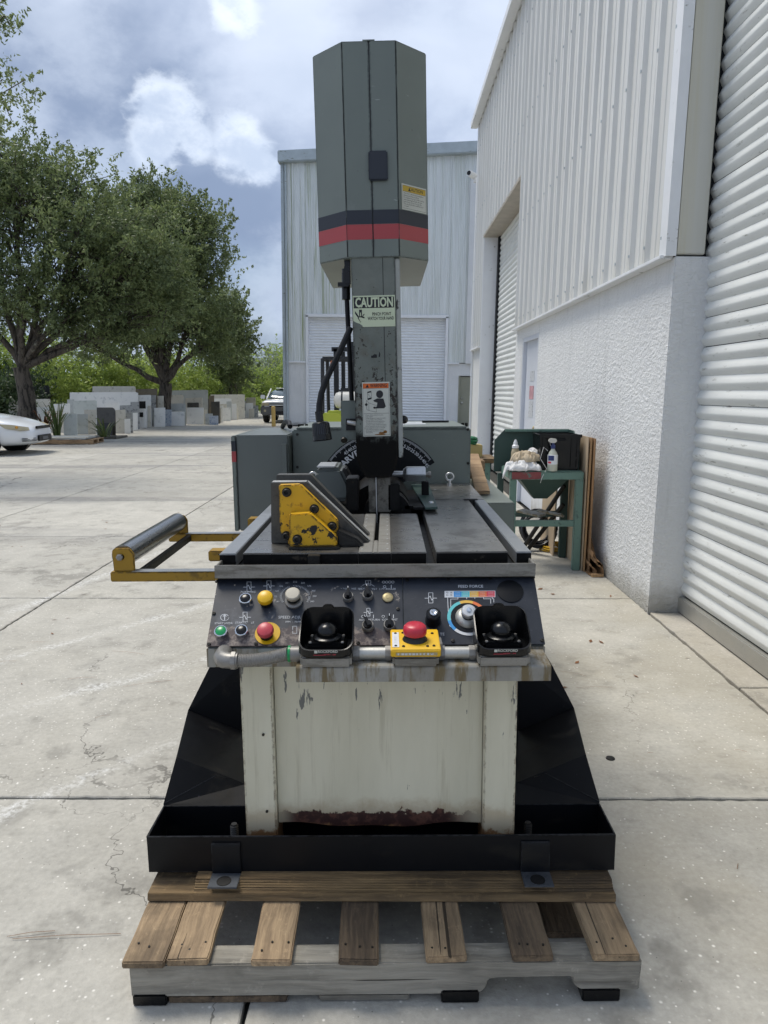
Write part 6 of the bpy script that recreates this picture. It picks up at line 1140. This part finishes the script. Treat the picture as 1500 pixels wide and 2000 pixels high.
# ================================================================== SLAB YARD
def slabmat(name, c, c2, sc=3, th=.5): paint(name, S(c), .35, var=.06, vs=2, layers=[(S(c2), sc, th, .15, (1, 1, 1), .4)])
slabmat('slab_white', '#ebebe8', '#c9cbcb', 5, .56); slabmat('slab_cream', '#d0ccc0', '#a8a294', 7, .54); slabmat('slab_grey', '#b9bdbb', '#a3a8a6', 5, .54); slabmat('slab_dark', '#4d4a44', '#3c3a36'); slabmat('slab_black', '#1a1b1d', '#232427'); slabmat('slab_marble', '#a6a8a8', '#6f7275', 8, .48); slabmat('slab_blue', '#b5bcc6', '#6a7f9e', 12, .5); slabmat('slab_green', '#d3d9d6', '#bfc7c3', 5, .54); slabmat('slab_brown', '#7d7361', '#6b6252')
SL = [ # x0,x1,ytop,ybase,mat,label
 (12, 99, 752, 832, 'slab_black', 'black polished slab behind the oak trunk, tallest at the near end'), (16, 98, 779, 838, 'slab_cream', 'shaded beige slab in front of the black slab by the oak trunk'), (90, 124, 802, 845, 'slab_cream', 'tilted cream slab with broken edge behind the reeds'),
 (131, 145, 780, 838, 'slab_grey', 'narrow grey slab between the reeds and the pale blue-grey slab'), (124, 150, 808, 850, 'slab_green', 'greenish white low slab right of the reeds'), (150, 171, 809, 848.5, 'slab_grey', 'taupe slab with pale border in the front stack'), (143, 190, 782, 845.5, 'slab_green', 'pale blue-grey upright slab in the front stack'),
 (188, 226, 796, 851, 'slab_dark', 'dark olive slab with a rounded corner behind the spiky plant'), (188, 206, 811, 850.5, 'slab_white', 'small white offcut against the dark olive slab'), (193, 219, 826, 852, 'slab_black', 'small black offcut behind the spiky plant'), (135, 270, 765, 836, 'slab_white', 'very wide white slab behind the front stack'), (178, 266, 754, 834, 'slab_cream', 'beige slab rising behind the very wide white slab'),
 (225, 245, 800, 846.5, 'slab_cream', 'speckled cream slab right of the dark olive slab'), (234, 259, 791, 845.5, 'slab_marble', 'grey veined slab with chipped right edge'), (243, 254, 818, 847, 'slab_white', 'small white offcut leaning on the grey veined slab'), (262, 308, 759, 832, 'slab_brown', 'brown-stained slab behind the patterned slabs'),
 (269, 295, 771, 834, 'slab_white', 'white slab with a sink cut-out next to the wide white slab'), (270, 286, 798, 835.5, 'slab_white', 'low white slab in front of the one with the sink cut-out'), (288, 294, 792, 834.5, 'slab_cream', 'very narrow cream strip beside the patterned slab'), (295, 305, 772, 832.5, 'slab_marble', 'narrow dark-patterned slab beside the very narrow cream strip'), (304, 320, 773, 832, 'slab_cream', 'leaning cream slab right of the dark-patterned slab'),
 (306, 358, 771, 828, 'slab_cream', 'wide beige slab below the second oak trunk'), (319, 334, 800, 832.5, 'slab_blue', 'blue mottled slab left of the plain white one'), (324, 363, 788, 831, 'slab_grey', 'mid-grey slab behind the blue mottled slab'), (333, 360, 804, 832, 'slab_white', 'plain white slab right of the blue mottled slab'), (338, 355, 803, 831.5, 'slab_cream', 'cream offcut standing behind the plain white slab'), (332, 406, 761, 826.5, 'slab_grey', 'tall grey-green slab right of the second oak trunk'), (361, 395, 776, 828, 'slab_cream', 'pale slab with dark openings before the tall grey-green slab'), (366, 388, 786, 828.3, 'slab_dark', 'dark slab showing between two white ones'), (363, 398, 796, 829, 'slab_white', 'clean white square slab at the foot of the tall grey-green slab'),
 (408, 418, 772, 826.6, 'slab_brown', 'narrow brown slab at the end of the first long stack'), (412, 429, 784, 827.5, 'slab_dark', 'dark brown slab at the end of the first long stack'), (401, 415, 808, 829.5, 'slab_grey', 'low grey offcut at the end of the first long stack'), (409, 426, 812, 830, 'slab_blue', 'low white-and-blue offcut at the very end of the first long stack'),
 (410, 478, 770, 818, 'slab_cream', 'wide beige slab heading the second long stack'), (412, 452, 778, 820, 'slab_white', 'white slab with slots before the wide beige slab'), (428, 436, 792, 825, 'slab_white', 'narrow white slab starting the second long stack'), (430, 443, 789, 821.5, 'slab_cream', 'cream slab, second in the second long stack'), (449, 462, 788, 820, 'slab_white', 'white slab in the middle of the second long stack'), (460, 471, 791, 818, 'slab_dark', 'dark grey slab in the second long stack'), (471, 479, 802, 817, 'slab_white', 'tiny white offcut in the second long stack'), (478, 494, 787, 816, 'slab_white', 'white slab near the far end of the second long stack'), (480, 499, 776, 813, 'slab_cream', 'beige slab at the far end, behind the last white ones'), (493, 504, 792, 815, 'slab_marble', 'last mottled slab at the far end of the stacks'),
 (255, 272, 785, 838, 'slab_marble', 'half-hidden mottled slab at the right end of the very wide white one'), (258, 268, 806, 841, 'slab_white', 'little white block at the right end of the very wide white slab'), (384, 408, 778, 825, 'slab_dark', 'dark slab peeping out right of the tall grey-green slab'), (394, 404, 800, 828.6, 'slab_cream', 'cream strip leaning on the clean white square slab'), (418, 432, 797, 826.5, 'slab_cream', 'cream slab after the dark brown slab at the stack end'), (436, 450, 796, 822.5, 'slab_white', 'low white slab before the second long stack'), (442, 452, 784, 820.5, 'slab_grey', 'grey slab third in the second long stack'), (455, 466, 797, 819.5, 'slab_cream', 'low cream slab before the dark grey one'), (464, 480, 783, 816.5, 'slab_marble', 'mottled slab behind the tiny white offcut'), (486, 496, 798, 816.3, 'slab_cream', 'low cream slab before the far end of the stacks'), (100, 136, 788, 842, 'slab_white', 'white slab half hidden by the tall reeds'), (60, 96, 795, 843, 'slab_grey', 'shaded grey slab right of the first oak trunk'), (164, 190, 800, 848, 'slab_cream', 'cream slab between the taupe and dark olive ones'), (206, 232, 786, 841, 'slab_white', 'white slab showing above the dark olive slab'), (300, 322, 796, 834, 'slab_white', 'white slab in front of the dark-patterned slab')]
for k, (x0, x1, yt, yb, mt, lab_) in enumerate(SL):
    q = ptz((x0+x1)/2, yb, 0); Y = q.y; w_ = (x1-x0)*Y/F; zt = Zp(yt, Y); th = .03
    lean = R(random.uniform(4, 8)); rz = R(random.uniform(-10, 4)); n = 7; poly = [(-w_/2, 0), (w_/2, 0)]
    poly += [(w_/2, zt*random.uniform(.96, 1)), (w_/2-.04*w_, zt)] if 'broken' not in lab_ and 'chipped' not in lab_ else [(w_/2*.96, zt*.3), (w_/2, zt*.6), (w_/2*.9, zt*.85), (w_/2*.8, zt)]
    poly += [(-w_/2, zt*random.uniform(.97, 1))]
    if 'rounded' in lab_: poly = [(-w_/2, 0), (w_/2, 0), (w_/2, zt*.8)]+[(w_/2-.12*(1-math.cos(R(a))), zt*.85+zt*.15*math.sin(R(a))) for a in (15, 45, 75, 90)]+[(-w_/2, zt)]
    o = MB(Matrix.Rotation(-lean, 4, 'X')).prism(poly, 0, th).build('stone_slab', mt, None); o.location = (q.x, Y, 0.004); o.rotation_euler = (0, 0, rz); tag(o, lab_, 'slab', 'stone slabs stacked along the yard', 'thing')
    if 'sink' in lab_ or 'openings' in lab_: MB(Matrix.Rotation(-lean, 4, 'X')).box(-w_*.38, w_*.1, -.003, -.001, zt*.55, zt*.8).build('cut_out', 'black_matte', o)
def small_pallet(name, c, rz, label, w_=1.2, dp=1.0):
    r_ = empty(name, c, rz); tag(r_, label, 'pallet')
    for k in range(3): MB().box(-w_/2, w_/2, -dp/2+k*(dp-.1)/2, -dp/2+k*(dp-.1)/2+.1, .02, .11).build('stringer', 'far_wood', r_)
    for k in range(6): MB().box(-w_/2+k*(w_-.12)/5, -w_/2+k*(w_-.12)/5+.12, -dp/2, dp/2, .11, .13).build('deck_board', 'far_wood', r_)
    for k in range(3): MB().box(-w_/2+k*(w_-.12)/2, -w_/2+k*(w_-.12)/2+.12, -dp/2, dp/2, 0, .02).build('bottom_board', 'far_wood', r_)
    return r_
q = ptz(118, 868, 0); small_pallet('flat_pallet', (q.x, q.y+.4, .004), R(6), 'low wooden pallet with slabs lying on it beside the white sedan', 1.7, 1.1)
for k, (dx, dz, w_, mt, lab_) in enumerate(((-.1, .134, 1.5, 'slab_grey', 'grey slab lying flat on the low pallet, lower of the two'), (.05, .165, 1.2, 'slab_cream', 'beige slab lying flat on the low pallet, upper of the two'))): o = MB().box(-w_/2, w_/2, -.45, .45, 0, .028).build('stone_slab', mt, None, bevel=.003); o.location = (q.x+dx, q.y+.4, dz); o.rotation_euler = (0, 0, R(4+5*k)); tag(o, lab_, 'slab', 'stone slabs stacked along the yard', 'thing')
q = ptz(178, 858, 0); o = MB().box(-.75, .75, -.5, .5, 0, .06).build('stone_slab', 'slab_dark', None, bevel=.004); o.location = (q.x, q.y+.5, .004); tag(o, 'dark slab lying flat on the ground left of the spiky plant', 'slab', 'stone slabs stacked along the yard', 'thing')

# ================================================================== VEGETATION
def mesh_np(name, V, Fq, mat, parent=None):
    me = bpy.data.meshes.new(name); n = len(V); k = Fq.shape[1]; me.vertices.add(n); me.vertices.foreach_set('co', V.astype(np.float32).ravel()); m = len(Fq); me.loops.add(m*k); me.loops.foreach_set('vertex_index', Fq.astype(np.int32).ravel()); me.polygons.add(m); me.polygons.foreach_set('loop_start', np.arange(0, m*k, k, dtype=np.int32)); me.polygons.foreach_set('loop_total', np.full(m, k, dtype=np.int32)); me.update(); return link(name, me, mat, parent)
def leaves(cent, size, rng, droop=.25, ar=.42):
    """one small diamond leaf per centre, random tilt, mostly facing up"""
    n = len(cent); d = rng.normal(size=(n, 3)); d[:, 2] -= droop*1.2; d /= np.linalg.norm(d, axis=1)[:, None]; up = rng.normal(size=(n, 3))*.8+np.array([0, 0, 1.0]); s = np.cross(d, up); s /= (np.linalg.norm(s, axis=1)[:, None]+1e-6); L = (size*rng.uniform(.6, 1.35, n))[:, None]
    p0 = cent-d*L*.5; p2 = cent+d*L*.5; p1 = cent+s*L*ar*.5; p3 = cent-s*L*ar*.5; V = np.stack([p0, p1, p2, p3], 1).reshape(-1, 3); Fq = np.arange(4*n).reshape(-1, 4); return V, Fq
def tree(name, label, base, fork_h, tr, blobs, per, clump_n, leaf, mat, seed, lean=(0, 0), twig=True, shell=.55, csize=.42, group=None, limbs=None):
    rng = np.random.default_rng(seed); rd = random.Random(seed); root = empty(name, base); tag(root, label, 'tree', group); B = MB(); fork = Vector((lean[0], lean[1], fork_h)); path = []
    for k in range(6): t = k/5; path.append(Vector((lean[0]*t+.06*math.sin(t*5+seed), lean[1]*t+.05*math.cos(t*4+seed), fork_h*t)))
    B.tube(path, [tr*(1.35 if k == 0 else 1.12 if k == 1 else 1-.05*k) for k in range(6)], 12); cents = []; wsum = sum(b[3]*b[4]*b[5] for b in blobs)
    for bl in blobs:
        c = Vector(bl[:3]); mid = fork.lerp(c, .5)+Vector((rd.uniform(-.4, .4), rd.uniform(-.4, .4), rd.uniform(.0, .5))); r0 = tr*(.42 if len(blobs) > 3 else .7); pth = []
        for k in range(7): t = k/6; p = fork*(1-t)**2+mid*2*t*(1-t)+c*t*t; pth.append(p+Vector((rd.uniform(-.08, .08), rd.uniform(-.08, .08), rd.uniform(-.08, .08)))*(1 if 0 < k < 6 else 0))
        B.tube(pth, [r0*(1-.8*k/6) for k in range(7)], 7); n = max(8, int(per*bl[3]*bl[4]*bl[5]/wsum)); u = rng.normal(size=(n, 3)); u /= np.linalg.norm(u, axis=1)[:, None]; rr = (shell+(1-shell)*rng.random(n))**.8
        rr = np.where(rng.random(n) < .25, rng.random(n)*.8, rr); lob = 1+.22*np.sin(u[:, :1]*5+bl[0]*3)+.18*np.sin(u[:, 2:3]*7+bl[1])+.10*rng.normal(size=(n, 1)); cc = np.array(bl[:3])+u*rr[:, None]*np.array(bl[3:6])*lob; cents.append(cc)
        if twig:
            for q in cc[::3]:
                a = pth[rd.randint(3, 6)]; b = Vector(q); m = a.lerp(b, .5)+Vector((0, 0, .15)); B.tube([a, m, b], [r0*.20, r0*.12, .008], 4, False)
    cents = np.concatenate(cents); k = clump_n; n = len(cents)
    ax = cents-np.array([fork.x, fork.y, fork.z]); ax /= (np.linalg.norm(ax, axis=1)[:, None]+1e-6); ax = ax*.9+rng.normal(size=(n, 3))*.55; ax[:, 2] -= .12; ax /= np.linalg.norm(ax, axis=1)[:, None]
    L = csize*rng.uniform(1.2, 3.6, (n, 1, 1)); t = rng.uniform(-.6, 1., (n, k, 1)); side = rng.normal(size=(n, k, 3))*csize*.30*(1.15-np.abs(t)); pts = (cents[:, None, :]+ax[:, None, :]*t*L+side+np.array([0, 0, -.10])*t*t*L).reshape(-1, 3)
    V, Fq = leaves(pts, leaf, rng); mesh_np('crown', V, Fq, mat, root); B.build('trunk', 'bark', root, smooth=60); return root
tx = Xp(48, 23.5, 1)
def bl(px, py, Y, rx, ry, rz, base): q = pt(px, py, Y); return (q.x-base[0], q.y-base[1], q.z-base[2], rx, ry, rz)
b0 = (tx, 23.5, 0)
tree('oak_tree', 'large live oak with thick grey trunk standing beside the white sedan', b0, 2.2, .30, [bl(20, 330, 23.5, 1.7, 2.0, 1.3, b0), bl(110, 390, 23.3, 1.9, 2.0, 1.6, b0), bl(-60, 430, 23.5, 2.0, 2.2, 2.2, b0), bl(190, 480, 22.8, 2.0, 2.0, 1.7, b0), bl(280, 520, 23.0, 1.6, 1.8, 1.6, b0), bl(60, 560, 22.4, 1.6, 1.6, 1.0, b0), bl(140, 610, 23.0, 1.5, 1.8, 1.0, b0), bl(230, 640, 23.2, 1.5, 1.7, .9, b0), bl(-40, 600, 23.5, 1.5, 1.8, 1.2, b0), bl(330, 600, 23.4, 1.0, 1.4, 1.0, b0)], 1500, 58, .125, 'oak_leaf', 5, csize=.30)
b1 = (Xp(322, 31.5, 1), 31.5, 0)
tree('oak_tree', 'second live oak with forked trunk behind the tall grey-green slab', b1, 1.8, .34, [bl(310, 425, 31.5, 2.2, 2.3, 1.3, b1), bl(385, 445, 31.3, 1.3, 2.0, .9, b1), bl(250, 470, 31.0, 2.1, 2.2, 1.5, b1), bl(375, 520, 31.0, 1.4, 2.2, 1.2, b1), bl(310, 560, 30.6, 2.1, 2.0, 1.4, b1), bl(230, 590, 31.0, 1.9, 2.0, 1.4, b1), bl(370, 620, 31.0, 1.6, 2.0, 1.2, b1), bl(290, 385, 31.5, .9, 1.4, .7, b1), bl(420, 670, 31.0, .9, 1.4, .9, b1), bl(180, 670, 31.5, 1.4, 1.4, .7, b1), bl(300, 660, 31.0, 1.5, 1.6, .6, b1)], 1550, 58, .15, 'oak_leaf', 9, csize=.36)
b2 = (-9.4, 12.6, 0)
tree('oak_tree', 'near oak of which only a few leafy branch tips show at the top corner', b2, 3.2, .25, [bl(-20, 170, 12.6, .72, .8, .55, b2), bl(-150, 150, 12.8, 1.0, 1.0, .9, b2), bl(-10, 45, 12.6, .28, .5, .22, b2), bl(-190, 60, 12.8, 1.0, 1.0, .8, b2), bl(-360, 120, 12.8, 1.4, 1.4, 1.2, b2), bl(-420, 260, 12.4, 1.3, 1.4, 1.0, b2), bl(-300, 0, 13.4, 1.3, 1.3, 1.0, b2)], 520, 60, .075, 'oak_leaf', 21, csize=.17)
b3 = (Xp(455, 42, 1), 42, 0)
tree('oak_tree', 'round-topped green tree at the end of the slab row', b3, 2.5, .3, [bl(440, 610, 42, 1.2, 1.6, 1.4, b3), bl(450, 680, 42, 1.5, 1.8, 1.9, b3), bl(430, 650, 42, 1.5, 1.6, 1.3, b3), bl(462, 735, 42, .9, 1.3, .9, b3)], 360, 55, .2, 'oak_leaf', 31, csize=.38)
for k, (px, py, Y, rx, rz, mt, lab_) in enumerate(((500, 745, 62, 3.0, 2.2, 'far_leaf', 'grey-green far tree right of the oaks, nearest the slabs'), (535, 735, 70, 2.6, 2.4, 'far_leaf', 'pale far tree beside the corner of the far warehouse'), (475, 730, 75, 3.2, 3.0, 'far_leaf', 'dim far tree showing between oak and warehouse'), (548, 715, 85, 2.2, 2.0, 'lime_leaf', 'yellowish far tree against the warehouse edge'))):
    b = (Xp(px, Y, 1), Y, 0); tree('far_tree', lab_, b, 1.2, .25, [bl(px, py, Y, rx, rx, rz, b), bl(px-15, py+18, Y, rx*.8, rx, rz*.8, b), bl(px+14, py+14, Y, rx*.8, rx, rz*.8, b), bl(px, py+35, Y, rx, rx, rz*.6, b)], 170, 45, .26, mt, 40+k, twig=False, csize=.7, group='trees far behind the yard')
lab5 = ['bright green bush at the left edge behind the oak trunk', 'lime bush right of the first oak trunk', 'lime bush behind the very wide white slab', 'yellow-green bush between the two oak trunks', 'lime bush behind the beige slabs left of the second oak', 'lime bush under the second oak crown', 'bright bush right of the second oak trunk', 'light bush behind the second long stack', 'dense dark bush left of the first oak trunk', 'light bush near the end of the slab rows', 'small light bush next to the far vehicle']
for k, (px, py, Y, rx, rz, mt) in enumerate(((5, 700, 34, 2.0, 1.6, 'lime_leaf'), (95, 715, 35, 2.0, 1.5, 'lime_leaf'), (175, 725, 37, 2.1, 1.5, 'lime_leaf'), (240, 735, 38, 1.8, 1.2, 'lime_leaf'), (280, 740, 40, 2.0, 1.1, 'lime_leaf'), (330, 745, 42, 2.0, 1.2, 'lime_leaf'), (395, 742, 44, 2.0, 1.1, 'lime_leaf'), (450, 755, 50, 2.2, .9, 'lime_leaf'), (15, 770, 29, 1.3, 1.1, 'dark_leaf'), (497, 765, 58, 2.0, 1.0, 'lime_leaf'), (515, 772, 60, 1.5, .8, 'lime_leaf'))):
    b = (Xp(px, Y, 1), Y, 0); zc = Zp(py, Y); tree('bush', lab5[k], b, max(.3, zc*.4), .10, [(0, 0, zc, rx, 1.2, rz), (-.6, 0, zc*.55, rx, 1.2, zc*.5), (.6, 0, zc*.5, rx, 1.2, zc*.5)], 190, 46, .17, mt, 60+k, twig=False, csize=.42, group='bushes behind the slab stacks')
# undergrowth mass that closes the view between the bushes
rng = np.random.default_rng(77); n = 26000; t_ = rng.random(n); X_ = -30+t_*22+rng.normal(size=n)*.8; Y_ = 40+t_*22+rng.normal(size=n)*1.2; hz = 3.6+1.0*np.sin(t_*40)+.8*np.sin(t_*91+1); Z_ = rng.random(n)**.8*hz
V, Fq = leaves(np.stack([X_, Y_, Z_], 1), .30, rng); o = mesh_np('undergrowth', V, Fq, 'lime_leaf'); tag(o, 'tangled light green undergrowth beyond the slab yard', 'undergrowth', kind='stuff')
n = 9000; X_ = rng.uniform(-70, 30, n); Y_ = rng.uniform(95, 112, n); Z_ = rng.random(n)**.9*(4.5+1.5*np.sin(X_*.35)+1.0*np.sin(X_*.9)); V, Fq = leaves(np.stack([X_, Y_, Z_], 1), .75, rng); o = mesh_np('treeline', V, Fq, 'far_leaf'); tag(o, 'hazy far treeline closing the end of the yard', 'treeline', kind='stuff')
# palm crown rising behind the second oak
PM = empty('palm_tree', (Xp(447, 46, 1), 46, 0)); tag(PM, 'palm with drooping fan leaves above the round-topped tree', 'tree'); zt = Zp(592, 46); MB().tube([(0, 0, 0), (.1, 0, zt*.5), (0, 0, zt)], [.22, .17, .14], 10).build('trunk', 'bark', PM, smooth=50); fr = MB(); rd = random.Random(4)
for k in range(34):
    a = rd.uniform(0, 2*math.pi); el = rd.uniform(-.7, 1.2); L_ = rd.uniform(.7, 1.15); d = Vector((math.cos(a)*math.cos(el), math.sin(a)*math.cos(el), math.sin(el)))
    s = d.cross(Vector((0, 0, 1))).normalized()
    for j in range(7): aa = (j-3)*.22; dd = (d*math.cos(aa)+s*math.sin(aa)); p0 = Vector((0, 0, zt))+d*.35; p1 = p0+dd*L_*.6; p2 = p1+dd*L_*.35+Vector((0, 0, -.35*L_)); q = s*.045; fr.add([p0, p1-q, p2, p1+q], [(0, 1, 2, 3)])
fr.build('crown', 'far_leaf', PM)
# reeds and spiky plants by the slabs
def spiky(name, c, n, h, mat, label, seed, spread=.5):
    rd = random.Random(seed); r_ = empty(name, c); tag(r_, label, 'plant'); b = MB()
    for k in range(n):
        a = rd.uniform(0, 6.28); L_ = h*rd.uniform(.6, 1.1); out = spread*rd.uniform(.2, 1); p0 = Vector((math.cos(a)*.12*rd.random(), math.sin(a)*.12*rd.random(), 0)); d = Vector((math.cos(a), math.sin(a), 0)); s = Vector((-d.y, d.x, 0))*rd.uniform(.015, .03); p1 = p0+d*out*.35+Vector((0, 0, L_*.6)); p2 = p0+d*out+Vector((0, 0, L_)); p3 = p0+d*out*1.4+Vector((0, 0, L_*.93)); b.add([p0-s, p0+s, p1+s, p1-s, p2+s*.6, p2-s*.6, p3], [(0, 1, 2, 3), (3, 2, 4, 5), (5, 4, 6)])
    b.build('blades', mat, r_); return r_
q = ptz(112, 853, 0); spiky('tall_reeds', (q.x, q.y, 0), 30, 1.05, 'reed_leaf', 'tall half-dry reeds growing before the slabs near the oak trunk', 2, .55); spiky('dry_stalks', (q.x-.5, q.y+.2, 0), 40, .8, 'dry_leaf', 'dry brown stalks at the foot of the reeds', 3, .7)
q = ptz(205, 857, 0); spiky('spiky_plant', (q.x, q.y-.05, 0), 26, .58, 'reed_leaf', 'spiky green plant in front of the dark olive slab', 6, .6)
# leaf litter, pine needles
lt = MB(); rd = random.Random(12)
for k in range(90):
    x, y = rd.uniform(-4.5, 1.65), rd.uniform(1.2, 9)
    a = rd.uniform(0, 6.28); L_ = rd.uniform(.008, .028); w_ = L_*rd.uniform(.2, .5); d = Vector((math.cos(a), math.sin(a), 0)); s = Vector((-d.y, d.x, 0)); c = Vector((x, y, .003)); lt.add([c-d*L_, c+s*w_+Vector((0, 0, .003)), c+d*L_+Vector((0, 0, .004)), c-s*w_], [(0, 1, 2, 3)])
for px, py, L_, a in ((70, 1255, .05, 5), (250, 1275, .10, -15), (290, 1335, .12, 20), (1160, 1342, .09, 2), (1120, 1315, .07, -30), (130, 1830, .14, 4), (60, 1825, .06, 10), (200, 1400, .03, 30), (1445, 1465, .025, -20), (1440, 1690, .016, 60), (12, 1293, .05, 12), (1270, 1470, .012, 0), (160, 1325, .07, 10)):
    q = ptz(px, py, .004); d = Vector((math.cos(R(a)), math.sin(R(a)), 0)); s = Vector((-d.y, d.x, 0))*.0009; e = d*L_; lt.add([q-e-s, q-e+s, q+s+Vector((0, 0, .004)), q-s+Vector((0, 0, .004)), q+e+s, q+e-s], [(0, 3, 2, 1), (3, 5, 4, 2)])
o = lt.build('leaf_litter', 'dry_leaf'); tag(o, 'scattered brown leaves and pine needles on the concrete', 'litter', kind='stuff')
q = ptz(1192, 1481, 0); o = MB(Matrix.Translation((q.x, q.y, .001))).lathe([(.018, 0), (.017, .003), (.012, .004), (0, .004)], 20).build('metal_disc', 'dark_steel', None, smooth=40); tag(o, 'small dark metal disc set in the concrete right of the saw', 'disc')
